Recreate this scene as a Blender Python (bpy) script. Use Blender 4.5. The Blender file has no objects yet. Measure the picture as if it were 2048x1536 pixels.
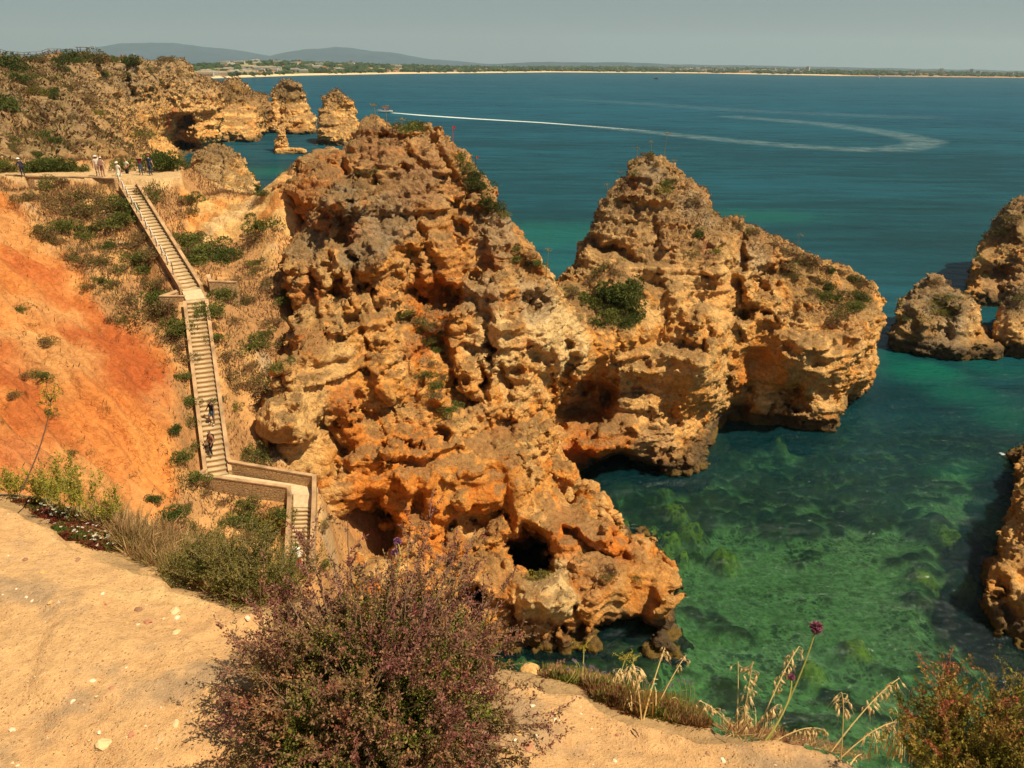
import bpy, bmesh, math, random, time
import numpy as np
T0 = time.time(); PI = math.pi
def log(s): print('[%.1fs] %s' % (time.time() - T0, s), flush=True)

# ------------------------------------------------------------------ camera
F = 1518.0; PITCH = math.radians(22.86); ROLL = 0.012; CZ = 36.0
cp_, sp_ = math.cos(PITCH), math.sin(PITCH)
_r0 = np.array([1., 0, 0]); _u0 = np.array([0, sp_, cp_]); CF = np.array([0, cp_, -sp_])
CU = _u0 * math.cos(ROLL) - _r0 * math.sin(ROLL); CR = _r0 * math.cos(ROLL) + _u0 * math.sin(ROLL)
CPOS = np.array([0., 0, CZ])
S = bpy.context.scene
from mathutils import Matrix, Vector
cam = bpy.data.cameras.new('camera'); camo = bpy.data.objects.new('camera', cam); S.collection.objects.link(camo)
cam.sensor_fit = 'HORIZONTAL'; cam.sensor_width = 36.0; cam.lens = 36.0 * F / 2048.0
cam.clip_start = 0.05; cam.clip_end = 60000
camo.matrix_world = Matrix([[CR[0], CU[0], -CF[0], 0], [CR[1], CU[1], -CF[1], 0], [CR[2], CU[2], -CF[2], CZ], [0, 0, 0, 1]])
S.camera = camo
cam.dof.use_dof = False

# ------------------------------------------------------------------ world, sun, exposure
SUN_EL = math.radians(58); SUN_AZ = math.radians(116)      # azimuth clockwise from +Y (the view direction): sun to the right and a little behind
W = bpy.data.worlds.new('World'); S.world = W; W.use_nodes = True
wn = W.node_tree.nodes; wl = W.node_tree.links
wn.clear()
sky = wn.new('ShaderNodeTexSky'); sky.sky_type = 'NISHITA'; sky.sun_disc = False
sky.sun_elevation = SUN_EL; sky.sun_rotation = SUN_AZ; sky.altitude = 0; sky.air_density = 1.0; sky.dust_density = 2.5; sky.ozone_density = 1.0
mx = wn.new('ShaderNodeMix'); mx.data_type = 'RGBA'; mx.blend_type = 'MULTIPLY'; mx.inputs[0].default_value = 1.0
mx.inputs[7].default_value = (.50, 0.53, 0.47, 1)
bg = wn.new('ShaderNodeBackground'); bg.inputs[1].default_value = 0.080
wo = wn.new('ShaderNodeOutputWorld')
# a bright hazy band near the horizon, deeper overhead: the air of a hot day
tc = wn.new('ShaderNodeTexCoord'); sx_ = wn.new('ShaderNodeSeparateXYZ'); mr_ = wn.new('ShaderNodeMapRange'); mr_.inputs[1].default_value = 0.0; mr_.inputs[2].default_value = 0.26; mr_.inputs[3].default_value = 1.0; mr_.inputs[4].default_value = 0.0; mr_.interpolation_type = 'SMOOTHSTEP'
hz_ = wn.new('ShaderNodeMix'); hz_.data_type = 'RGBA'; hz_.inputs[7].default_value = (3.1, 3.95, 4.3, 1)
pw_ = wn.new('ShaderNodeMath'); pw_.operation = 'MULTIPLY'; pw_.inputs[1].default_value = 0.80
wl.new(tc.outputs['Generated'], sx_.inputs[0]); wl.new(sx_.outputs[2], mr_.inputs[0]); wl.new(mr_.outputs[0], pw_.inputs[0]); wl.new(pw_.outputs[0], hz_.inputs[0])
wl.new(sky.outputs[0], mx.inputs[6]); wl.new(mx.outputs[2], hz_.inputs[6]); wl.new(hz_.outputs[2], bg.inputs[0]); wl.new(bg.outputs[0], wo.inputs[0])
SUND = np.array([math.sin(SUN_AZ) * math.cos(SUN_EL), math.cos(SUN_AZ) * math.cos(SUN_EL), math.sin(SUN_EL)])
sl = bpy.data.lights.new('sun', 'SUN'); sl.energy = 5.0; sl.angle = math.radians(0.53); sl.color = (1.0, 0.84, 0.57)
so = bpy.data.objects.new('sun', sl); S.collection.objects.link(so)
so.rotation_euler = Vector(SUND).to_track_quat('Z', 'Y').to_euler(); so.location = (60, -60, 150)
S.view_settings.view_transform = 'Standard'; S.view_settings.look = 'None'
S.view_settings.exposure = 0.38; S.view_settings.gamma = 1.0; S.view_settings.use_curve_mapping = False
S.render.engine = 'CYCLES'
S.cycles.max_bounces = 6; S.cycles.diffuse_bounces = 3; S.cycles.glossy_bounces = 2; S.cycles.transparent_max_bounces = 12
S.cycles.transmission_bounces = 4; S.cycles.volume_bounces = 0; S.cycles.use_denoising = True
S.cycles.caustics_reflective = False; S.cycles.caustics_refractive = False

# ------------------------------------------------------------------ projection helpers
def ray(px, py):
    a = (np.asarray(px, float) - 1024) / F; b = (768 - np.asarray(py, float)) / F
    return CF + np.multiply.outer(a, CR) + np.multiply.outer(b, CU)
def atY(px, py, Y):
    d = ray(px, py); return CPOS + d * (np.asarray(Y, float) / d[..., 1])[..., None]
def atZ(px, py, Z):
    d = ray(px, py); return CPOS + d * ((np.asarray(Z, float) - CZ) / d[..., 2])[..., None]
def atC(px, py, zc):
    return CPOS + ray(px, py) * np.asarray(zc, float)[..., None]
def proj(P):
    d = P - CPOS; z = d @ CF
    zz = np.maximum(z, 0.01)
    return 1024 + F * (d @ CR) / zz, 768 - F * (d @ CU) / zz, z

# ------------------------------------------------------------------ noise
def _h(ix, iy, iz, seed):
    h = (ix.astype(np.int64) * 374761393 + iy.astype(np.int64) * 668265263 + iz.astype(np.int64) * 2147483647 + seed * 974634777) & 0xffffffff
    h = ((h ^ (h >> 13)) * 1274126177) & 0xffffffff
    h = ((h ^ (h >> 16)) * 2246822519) & 0xffffffff
    return (h ^ (h >> 15)) & 0xffffffff
def perlin(P, seed=0):
    P = np.asarray(P, float); i = np.floor(P).astype(np.int64); f = P - i
    u = f * f * f * (f * (f * 6 - 15) + 10); r = 0
    for dx in (0, 1):
        wx = u[:, 0] if dx else 1 - u[:, 0]
        for dy in (0, 1):
            wy = u[:, 1] if dy else 1 - u[:, 1]
            for dz in (0, 1):
                wz = u[:, 2] if dz else 1 - u[:, 2]
                h = _h(i[:, 0] + dx, i[:, 1] + dy, i[:, 2] + dz, seed)
                gx = (h & 1023) / 511.5 - 1; gy = ((h >> 10) & 1023) / 511.5 - 1; gz = ((h >> 20) & 1023) / 511.5 - 1
                r = r + wx * wy * wz * (gx * (f[:, 0] - dx) + gy * (f[:, 1] - dy) + gz * (f[:, 2] - dz))
    return r * 1.3
def fbm(P, scale, octv=4, seed=0, gain=0.5, ridge=False):
    r = 0; a = 1.0; t = 0; Q = np.asarray(P, float) / scale
    for k in range(octv):
        n = perlin(Q + 17.3 * k, seed + k)
        if ridge: n = 1 - 2.2 * np.abs(n)
        r = r + a * n; t += a; a *= gain; Q = Q * 2.03
    return r / t
def worley(P, scale, seed=0, second=False):
    Q = np.asarray(P, float) / scale; i = np.floor(Q).astype(np.int64); f = Q - i
    d1 = np.full(len(Q), 9.0); d2 = np.full(len(Q), 9.0)
    for dx in (-1, 0, 1):
        for dy in (-1, 0, 1):
            for dz in (-1, 0, 1):
                h = _h(i[:, 0] + dx, i[:, 1] + dy, i[:, 2] + dz, seed)
                x = dx + (h & 1023) / 1023. - f[:, 0]; y = dy + ((h >> 10) & 1023) / 1023. - f[:, 1]; z = dz + ((h >> 20) & 1023) / 1023. - f[:, 2]
                d = x * x + y * y + z * z
                if second:
                    d2 = np.minimum(d2, np.maximum(d, d1))
                d1 = np.minimum(d1, d)
    return (np.sqrt(d1), np.sqrt(d2)) if second else np.sqrt(d1)
def blocky(P, scale, seed=0, tilt=1.0):
    """piecewise-planar cells: broken faces with crisp steps between them, about -0.5..0.5"""
    Q = np.asarray(P, float) / scale; i = np.floor(Q).astype(np.int64); f = Q - i; d1 = np.full(len(Q), 9.0); v = np.zeros(len(Q))
    for dx in (-1, 0, 1):
        for dy in (-1, 0, 1):
            for dz in (-1, 0, 1):
                h = _h(i[:, 0] + dx, i[:, 1] + dy, i[:, 2] + dz, seed); g = _h(i[:, 0] + dx, i[:, 1] + dy, i[:, 2] + dz, seed + 7)
                x = dx + (h & 1023) / 1023. - f[:, 0]; y = dy + ((h >> 10) & 1023) / 1023. - f[:, 1]; z = dz + ((h >> 20) & 1023) / 1023. - f[:, 2]
                d = x * x + y * y + z * z; w = (g & 255) / 255. - .5 + tilt * (((g >> 8) & 255) / 255. - .5) * x + tilt * (((g >> 16) & 255) / 255. - .5) * y + tilt * (((g >> 24) & 255) / 255. - .5) * z
                m = d < d1; v = np.where(m, w, v); d1 = np.where(m, d, d1)
    return v
def layers(t, seed):
    i = np.floor(t).astype(np.int64); f = t - i; z = np.zeros_like(i); a = (_h(i, z, z, seed) & 1023) / 1023. - .5; b = (_h(i + 1, z, z, seed) & 1023) / 1023. - .5
    w = np.clip((f - .82) / .18, 0, 1); return a * (1 - w) + b * w
def sst(x, a, b):
    t = np.clip((x - a) / (b - a), 0, 1); return t * t * (3 - 2 * t)
def lerp(a, b, t): return a + (b - a) * t

# ------------------------------------------------------------------ materials
def mat(name): m = bpy.data.materials.new(name); m.use_nodes = True; m.node_tree.nodes.clear(); return m
class NT:
    def __init__(s, m): s.n = m.node_tree.nodes; s.l = m.node_tree.links
    def __call__(s, t, ins=None, **kw):
        n = s.n.new('ShaderNode' + t)
        for k, v in kw.items(): setattr(n, k, v)
        for k, v in (ins or {}).items():
            if isinstance(v, bpy.types.NodeSocket): s.l.new(v, n.inputs[k])
            else: n.inputs[k].default_value = v
        return n
    def math(s, op, a, b=0.0, c=None):
        d = {0: a, 1: b}
        if c is not None: d[2] = c
        return s('Math', d, operation=op).outputs[0]
    def mixc(s, f, a, b, bt='MIX'): return s('Mix', {0: f, 6: a, 7: b}, data_type='RGBA', blend_type=bt).outputs[2]
    def ramp(s, f, stops):
        n = s('ValToRGB', {0: f}); e = n.color_ramp.elements
        while len(e) > 1: e.remove(e[0])
        e[0].position = stops[0][0]; e[0].color = (*stops[0][1], 1)
        for p, c in stops[1:]:
            q = e.new(p); q.color = (*c, 1)
        return n.outputs[0]
    def out(s, surf, vol=None):
        o = s('OutputMaterial')
        if surf is not None: s.l.new(surf, o.inputs[0])
        if vol is not None: s.l.new(vol, o.inputs[1])
def simple(name, col, rough=0.8, spec=0.3, var=0.0, vscale=20.0, bump=0.0, metal=0.0):
    m = mat(name); N = NT(m)
    b = N('BsdfPrincipled', {'Base Color': (*col, 1), 'Roughness': rough, 'Specular IOR Level': spec, 'Metallic': metal})
    if var or bump:
        co = N('TexCoord').outputs['Object']
        nz = N('TexNoise', {'Vector': co, 'Scale': vscale, 'Detail': 5.0}).outputs[0]
        if var:
            f = N('MapRange', {0: nz, 1: 0.3, 2: 0.7, 3: 1 - var, 4: 1 + var}).outputs[0]
            N.l.new(N.mixc(1.0, (*col, 1), N('CombineColor', {0: f, 1: f, 2: f}).outputs[0], 'MULTIPLY'), b.inputs['Base Color'])
        if bump: N.l.new(N('Bump', {'Strength': bump, 'Distance': 0.02, 'Height': nz}).outputs[0], b.inputs['Normal'])
    N.out(b.outputs[0]); return m
def attr_rock(name, fine=1.0, bdist=0.25, vor=True, cracks=False, rough=0.95, var=(0.62, 1.35)):
    """albedo from the mesh's own colour attribute, varied by world-space noise, with fine relief"""
    m = mat(name); N = NT(m)
    pos = N('NewGeometry').outputs['Position']
    col = N('Attribute', attribute_name='Col').outputs['Color']
    n1 = N('TexNoise', {'Vector': pos, 'Scale': 2.2 / fine, 'Detail': 8.0, 'Roughness': 0.68}).outputs[0]
    n2 = N('TexNoise', {'Vector': pos, 'Scale': 9.0 / fine, 'Detail': 6.0, 'Roughness': 0.7}).outputs[0]
    v = N('TexVoronoi', {'Vector': pos, 'Scale': 3.2 / fine, 'Randomness': 1.0}).outputs[0]
    f = N('MapRange', {0: N.math('ADD', N.math('MULTIPLY', n1, 0.6), N.math('MULTIPLY', n2, 0.4)), 1: 0.34, 2: 0.66, 3: var[0], 4: var[1]}).outputs[0]
    c = N.mixc(1.0, col, N('CombineColor', {0: f, 1: N.math('POWER', f, 1.08), 2: N.math('POWER', f, 1.2)}).outputs[0], 'MULTIPLY')
    h = N.math('ADD', N.math('MULTIPLY', n1, 0.8), N.math('MULTIPLY', n2, 0.55))
    if vor: h = N.math('ADD', h, N.math('MULTIPLY', v, -0.35))
    if cracks:
        cm = N('Attribute', attribute_name='Crack').outputs['Fac']
        wv = N('TexNoise', {'Vector': pos, 'Scale': 0.9, 'Detail': 3.0}).outputs['Color']
        p2 = N('VectorMath', {0: pos, 1: N('VectorMath', {0: wv, 'Scale': 1.3}, operation='SCALE').outputs[0]}, operation='ADD').outputs[0]
        e = N('TexVoronoi', {'Vector': p2, 'Scale': 2.3}, feature='DISTANCE_TO_EDGE').outputs[0]
        gap = N('TexNoise', {'Vector': pos, 'Scale': 1.1, 'Detail': 4.0}).outputs[0]
        line = N.math('MULTIPLY', N('MapRange', {0: e, 1: 0.0, 2: 0.03, 3: 1.0, 4: 0.0}).outputs[0], N('MapRange', {0: gap, 1: .42, 2: .56}).outputs[0])
        line = N.math('MULTIPLY', line, cm)
        c = N.mixc(N.math('MULTIPLY', line, 0.10), c, (0.10, 0.030, 0.010, 1))
        h = N.math('SUBTRACT', h, N.math('MULTIPLY', line, 0.25))
    bp = N('Bump', {'Strength': 1.0, 'Distance': bdist, 'Height': h}).outputs[0]
    b = N('BsdfPrincipled', {'Base Color': c, 'Roughness': rough, 'Specular IOR Level': 0.15, 'Normal': bp})
    N.out(b.outputs[0]); return m
M_ROCK = attr_rock('limestone', 0.8, 0.30, var=(.55,1.42))
M_FAR = attr_rock('far limestone', 3.5, 1.0, var=(.5,1.5))
M_SOIL = attr_rock('hillside soil', 0.7, 0.10, cracks=True)

# ------------------------------------------------------------------ object helpers
COL = S.collection
def tag(o, label=None, cat=None, group=None, kind=None):
    if label: o['label'] = label
    if cat: o['category'] = cat
    if group: o['group'] = group
    if kind: o['kind'] = kind
    return o
def mesh_np(name, V, Fq, m=None, parent=None, smooth=True, col=None, extra=None):
    """V (n,3), Fq (k,4) or (k,3) -> object"""
    me = bpy.data.meshes.new(name)
    V = np.ascontiguousarray(V, dtype=np.float32); Fq = np.ascontiguousarray(Fq, dtype=np.int32); k, w = Fq.shape
    me.vertices.add(len(V)); me.vertices.foreach_set('co', V.ravel())
    me.loops.add(k * w); me.loops.foreach_set('vertex_index', Fq.ravel())
    me.polygons.add(k); me.polygons.foreach_set('loop_start', np.arange(0, k * w, w, dtype=np.int32)); me.polygons.foreach_set('loop_total', np.full(k, w, dtype=np.int32))
    me.polygons.foreach_set('use_smooth', np.full(k, smooth, dtype=bool))
    me.update(calc_edges=True); me.validate()
    if m is not None: me.materials.append(m)
    if col is not None: setcol(me, col)
    for kx, vx in (extra or {}).items():
        a = me.attributes.new(kx, 'FLOAT', 'POINT'); a.data.foreach_set('value', np.ascontiguousarray(vx, dtype=np.float32))
    o = bpy.data.objects.new(name, me); COL.objects.link(o)
    if parent is not None: o.parent = parent
    return o
def setcol(me, col):
    a = me.color_attributes.new('Col', 'FLOAT_COLOR', 'POINT')
    c = np.ones((len(col), 4), dtype=np.float32); c[:, :3] = col; a.data.foreach_set('color', c.ravel())
ORD = ['uppermost', 'second from the top', 'third from the top', 'fourth from the top', 'fifth from the top', 'sixth from the top', 'seventh from the top', 'eighth from the top', 'ninth from the top', 'tenth from the top', 'eleventh from the top', 'twelfth from the top', '13th from the top', '14th from the top', '15th from the top', '16th from the top', '17th from the top', '18th from the top', '19th from the top', '20th from the top', '21st from the top', '22nd from the top', '23rd from the top', '24th from the top', '25th from the top', '26th from the top']
def ordinals(obs, axis=1, most=26):
    """look-alikes get the one thing that tells them apart: their rank in the picture"""
    by = {}
    for o in obs: by.setdefault(o['label'], []).append(o)
    for lab, L_ in by.items():
        if len(L_) < 2 or len(L_) > most: continue
        L_.sort(key=lambda o: float(proj(np.array(o.location)[None])[axis][0]))
        for i, o in enumerate(L_): o['label'] = lab + ', ' + (ORD[i] if axis else ORD[i].replace('uppermost', 'leftmost').replace('the top', 'the left'))
def empty(name, loc=(0, 0, 0), rz=0):
    o = bpy.data.objects.new(name, None); COL.objects.link(o); o.location = loc; o.rotation_euler = (0, 0, rz); o.empty_display_size = 0.2; return o
def normals(me):
    n = np.empty(len(me.vertices) * 3, dtype=np.float32); me.vertices.foreach_get('normal', n); return n.reshape(-1, 3).astype(float)
def coords(me):
    n = np.empty(len(me.vertices) * 3, dtype=np.float32); me.vertices.foreach_get('co', n); return n.reshape(-1, 3).astype(float)
def subdiv(V, Fq, lev):
    me = bpy.data.meshes.new('tmp'); me.vertices.add(len(V)); me.vertices.foreach_set('co', np.ascontiguousarray(V, dtype=np.float32).ravel())
    k = len(Fq); me.loops.add(k * 4); me.loops.foreach_set('vertex_index', np.ascontiguousarray(Fq, dtype=np.int32).ravel())
    me.polygons.add(k); me.polygons.foreach_set('loop_start', np.arange(0, k * 4, 4, dtype=np.int32)); me.polygons.foreach_set('loop_total', np.full(k, 4, dtype=np.int32))
    me.update(calc_edges=True)
    o = bpy.data.objects.new('tmp', me); COL.objects.link(o)
    if lev:
        md = o.modifiers.new('s', 'SUBSURF'); md.levels = lev; md.render_levels = lev
    dg = bpy.context.evaluated_depsgraph_get(); e = bpy.data.meshes.new_from_object(o.evaluated_get(dg))
    V2 = coords(e); N2 = normals(e); q = np.empty(len(e.loops), dtype=np.int32); e.loops.foreach_get('vertex_index', q)
    bpy.data.objects.remove(o); bpy.data.meshes.remove(me); bpy.data.meshes.remove(e)
    return V2, N2, q.reshape(-1, 4)

# ------------------------------------------------------------------ solids: silhouette + depth layout -> world-space density -> surface nets
G0x, G0y, GS = -500, 0, 4.0
GX = np.arange(G0x, 2700, GS); GY = np.arange(G0y, 1760, GS); GPX, GPY = np.meshgrid(GX, GY)
def poly_sd(poly, win):
    """signed pixel distance (inside > 0) on the lookup grid"""
    out = np.full(GPX.shape, -400.0); sl_ = (slice(max(0, int((win[1] - G0y) / GS)), int((win[3] - G0y) / GS) + 1), slice(max(0, int((win[0] - G0x) / GS)), int((win[2] - G0x) / GS) + 1))
    x = GPX[sl_]; y = GPY[sl_]; d = np.full(x.shape, 1e9); ins = np.zeros(x.shape, bool)
    n = len(poly)
    for i in range(n):
        ax, ay = poly[i]; bx, by = poly[(i + 1) % n]
        ex, ey = bx - ax, by - ay; L = max(ex * ex + ey * ey, 1e-9)
        t = np.clip(((x - ax) * ex + (y - ay) * ey) / L, 0, 1)
        d = np.minimum(d, (x - ax - t * ex) ** 2 + (y - ay - t * ey) ** 2)
        c = ((ay > y) != (by > y)) & (x < ex * (y - ay) / (ey if ey else 1e-9) + ax)
        ins ^= c
    d = np.sqrt(d); out[sl_] = np.where(ins, d, -d); return out
def rbf(ctrl, val, q, c=0.3):
    ctrl = np.asarray(ctrl, float); val = np.asarray(val, float); n = len(ctrl)
    A = np.sqrt(((ctrl[:, None] - ctrl[None]) ** 2).sum(-1) + c * c)
    M = np.zeros((n + 3, n + 3)); M[:n, :n] = A - 1e-6 * np.eye(n); M[:n, n] = 1; M[n, :n] = 1; M[:n, n + 1:] = ctrl; M[n + 1:, :n] = ctrl.T
    w = np.linalg.solve(M, np.concatenate([val, np.zeros(3)]))
    r = w[n] + q @ w[n + 1:]
    for k in range(n): r = r + w[k] * np.sqrt(((q - ctrl[k]) ** 2).sum(-1) + c * c)
    return r
def samp(G, px, py):
    x = np.clip((px - G0x) / GS, 0, G.shape[1] - 1.001); y = np.clip((py - G0y) / GS, 0, G.shape[0] - 1.001)
    i = x.astype(int); j = y.astype(int); fx = x - i; fy = y - j
    return G[j, i] * (1 - fx) * (1 - fy) + G[j, i + 1] * fx * (1 - fy) + G[j + 1, i] * (1 - fx) * fy + G[j + 1, i + 1] * fx * fy
def front_map(ctrl, feats, wobk=1.0):
    c = np.array(ctrl, float)
    step = 4
    sub = np.stack([GPX[::step, ::step].ravel(), GPY[::step, ::step].ravel()], -1) / 100.
    R = rbf(c[:, :2] / 100., c[:, 2], sub).reshape(GPX[::step, ::step].shape)
    # upsample
    yy = np.clip((GPY - G0y) / GS / step, 0, R.shape[0] - 1.001); xx = np.clip((GPX - G0x) / GS / step, 0, R.shape[1] - 1.001)
    i = xx.astype(int); j = yy.astype(int); fx = xx - i; fy = yy - j
    Fm = R[j, i] * (1 - fx) * (1 - fy) + R[j, i + 1] * fx * (1 - fy) + R[j + 1, i] * (1 - fx) * fy + R[j + 1, i + 1] * fx * fy
    wob = np.stack([GPX.ravel() / 45., GPY.ravel() / 45., np.zeros(GPX.size)], -1)
    wx = (perlin(wob, 91) + 0.6 * perlin(wob * 2.3, 92) + .4 * perlin(wob * 5, 95)).reshape(GPX.shape) * 26 * wobk; wy = (perlin(wob, 93) + 0.6 * perlin(wob * 2.3, 94) + .4 * perlin(wob * 5, 96)).reshape(GPX.shape) * 26 * wobk
    dm = 0.8 + 0.75 * perlin(wob * 1.4 + 9, 97).reshape(GPX.shape)
    X = GPX + wx; Y = GPY + wy
    for ft in feats:
        if ft[0] == 'b':      # blob: cx cy rx ry rot depth soft
            _, cx, cy, rx, ry, rot, dep, soft = ft; a = math.radians(rot); ca, sa = math.cos(a), math.sin(a)
            u = ((X - cx) * ca + (Y - cy) * sa) / rx; v = (-(X - cx) * sa + (Y - cy) * ca) / ry
            so_ = soft * np.where(v > 0, 1 + 1.7 * np.clip(v, 0, 1), 1) if dep > 0 else soft
            Fm = Fm + dep * dm * sst(1 - np.sqrt(u * u + v * v), 0, so_)
        else:                 # line: pts halfwidth depth ; third value: one-sided profile
            _, pts, hw, dep = ft; d = np.full(X.shape, 1e9)
            for (ax, ay), (bx, by) in zip(pts[:-1], pts[1:]):
                ex, ey = bx - ax, by - ay; L = ex * ex + ey * ey
                t = np.clip(((X - ax) * ex + (Y - ay) * ey) / L, 0, 1)
                d = np.minimum(d, (X - ax - t * ex) ** 2 + (Y - ay - t * ey) ** 2)
            Fm = Fm + dep * dm * sst(1 - np.sqrt(d) / hw, 0, 0.75)
    return Fm
def smin(a, b, k):
    h = np.clip(0.5 + 0.5 * (b - a) / k, 0, 1); return b * (1 - h) + a * h - k * h * (1 - h)
def surface_nets(f, org, h):
    """f>0 inside; f shape (nx,ny,nz)"""
    s = f > 0; nx, ny, nz = f.shape
    c = np.zeros((nx - 1, ny - 1, nz - 1), np.int8)
    for dx in (0, 1):
        for dy in (0, 1):
            for dz in (0, 1): c += s[dx:nx - 1 + dx, dy:ny - 1 + dy, dz:nz - 1 + dz]
    act = (c > 0) & (c < 8); I = np.argwhere(act); idx = np.full(act.shape, -1, np.int64); idx[act] = np.arange(len(I))
    acc = np.zeros((len(I), 3)); cnt = np.zeros(len(I))
    cor = [(a, b, d) for a in (0, 1) for b in (0, 1) for d in (0, 1)]
    val = {q: f[I[:, 0] + q[0], I[:, 1] + q[1], I[:, 2] + q[2]] for q in cor}
    for q in cor:
        for ax in range(3):
            if q[ax] == 0:
                q2 = list(q); q2[ax] = 1; q2 = tuple(q2); a = val[q]; b = val[q2]; m = (a > 0) != (b > 0)
                t = np.where(m, a / np.where(m, a - b, 1), 0)
                for k in range(3): acc[:, k] += np.where(m, q[k] + (t if k == ax else 0), 0)
                cnt += m
    V = org + (I + acc / cnt[:, None]) * h; quads = []
    for ax in range(3):
        u, v = (ax + 1) % 3, (ax + 2) % 3
        a = [slice(None)] * 3; b = [slice(None)] * 3; a[ax] = slice(0, -1); b[ax] = slice(1, None)
        E = s[tuple(a)] != s[tuple(b)]; P = np.argwhere(E); P = P[(P[:, u] > 0) & (P[:, v] > 0) & (P[:, u] < f.shape[u] - 1) & (P[:, v] < f.shape[v] - 1)]
        flip = s[P[:, 0], P[:, 1], P[:, 2]]
        def g(du, dv):
            Q = P.copy(); Q[:, u] += du; Q[:, v] += dv; return idx[Q[:, 0], Q[:, 1], Q[:, 2]]
        q = np.stack([g(-1, -1), g(0, -1), g(0, 0), g(-1, 0)], -1)
        q[~flip] = q[~flip][:, ::-1]; quads.append(q)
    return V, np.concatenate(quads)

def box_of(poly, Fm, sd, thick, zlo, zhi, extra=2.0):
    m = sd > -8; px = GPX[m]; py = GPY[m]; P = atY(px, py, Fm[m]); P2 = atY(px, py, Fm[m] + thick)
    A = np.concatenate([P, P2]); A = A[(A[:, 2] > zlo - 30)]
    lo = A.min(0) - extra; hi = A.max(0) + extra; lo[2] = zlo; hi[2] = min(hi[2], zhi); return lo, hi

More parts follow.
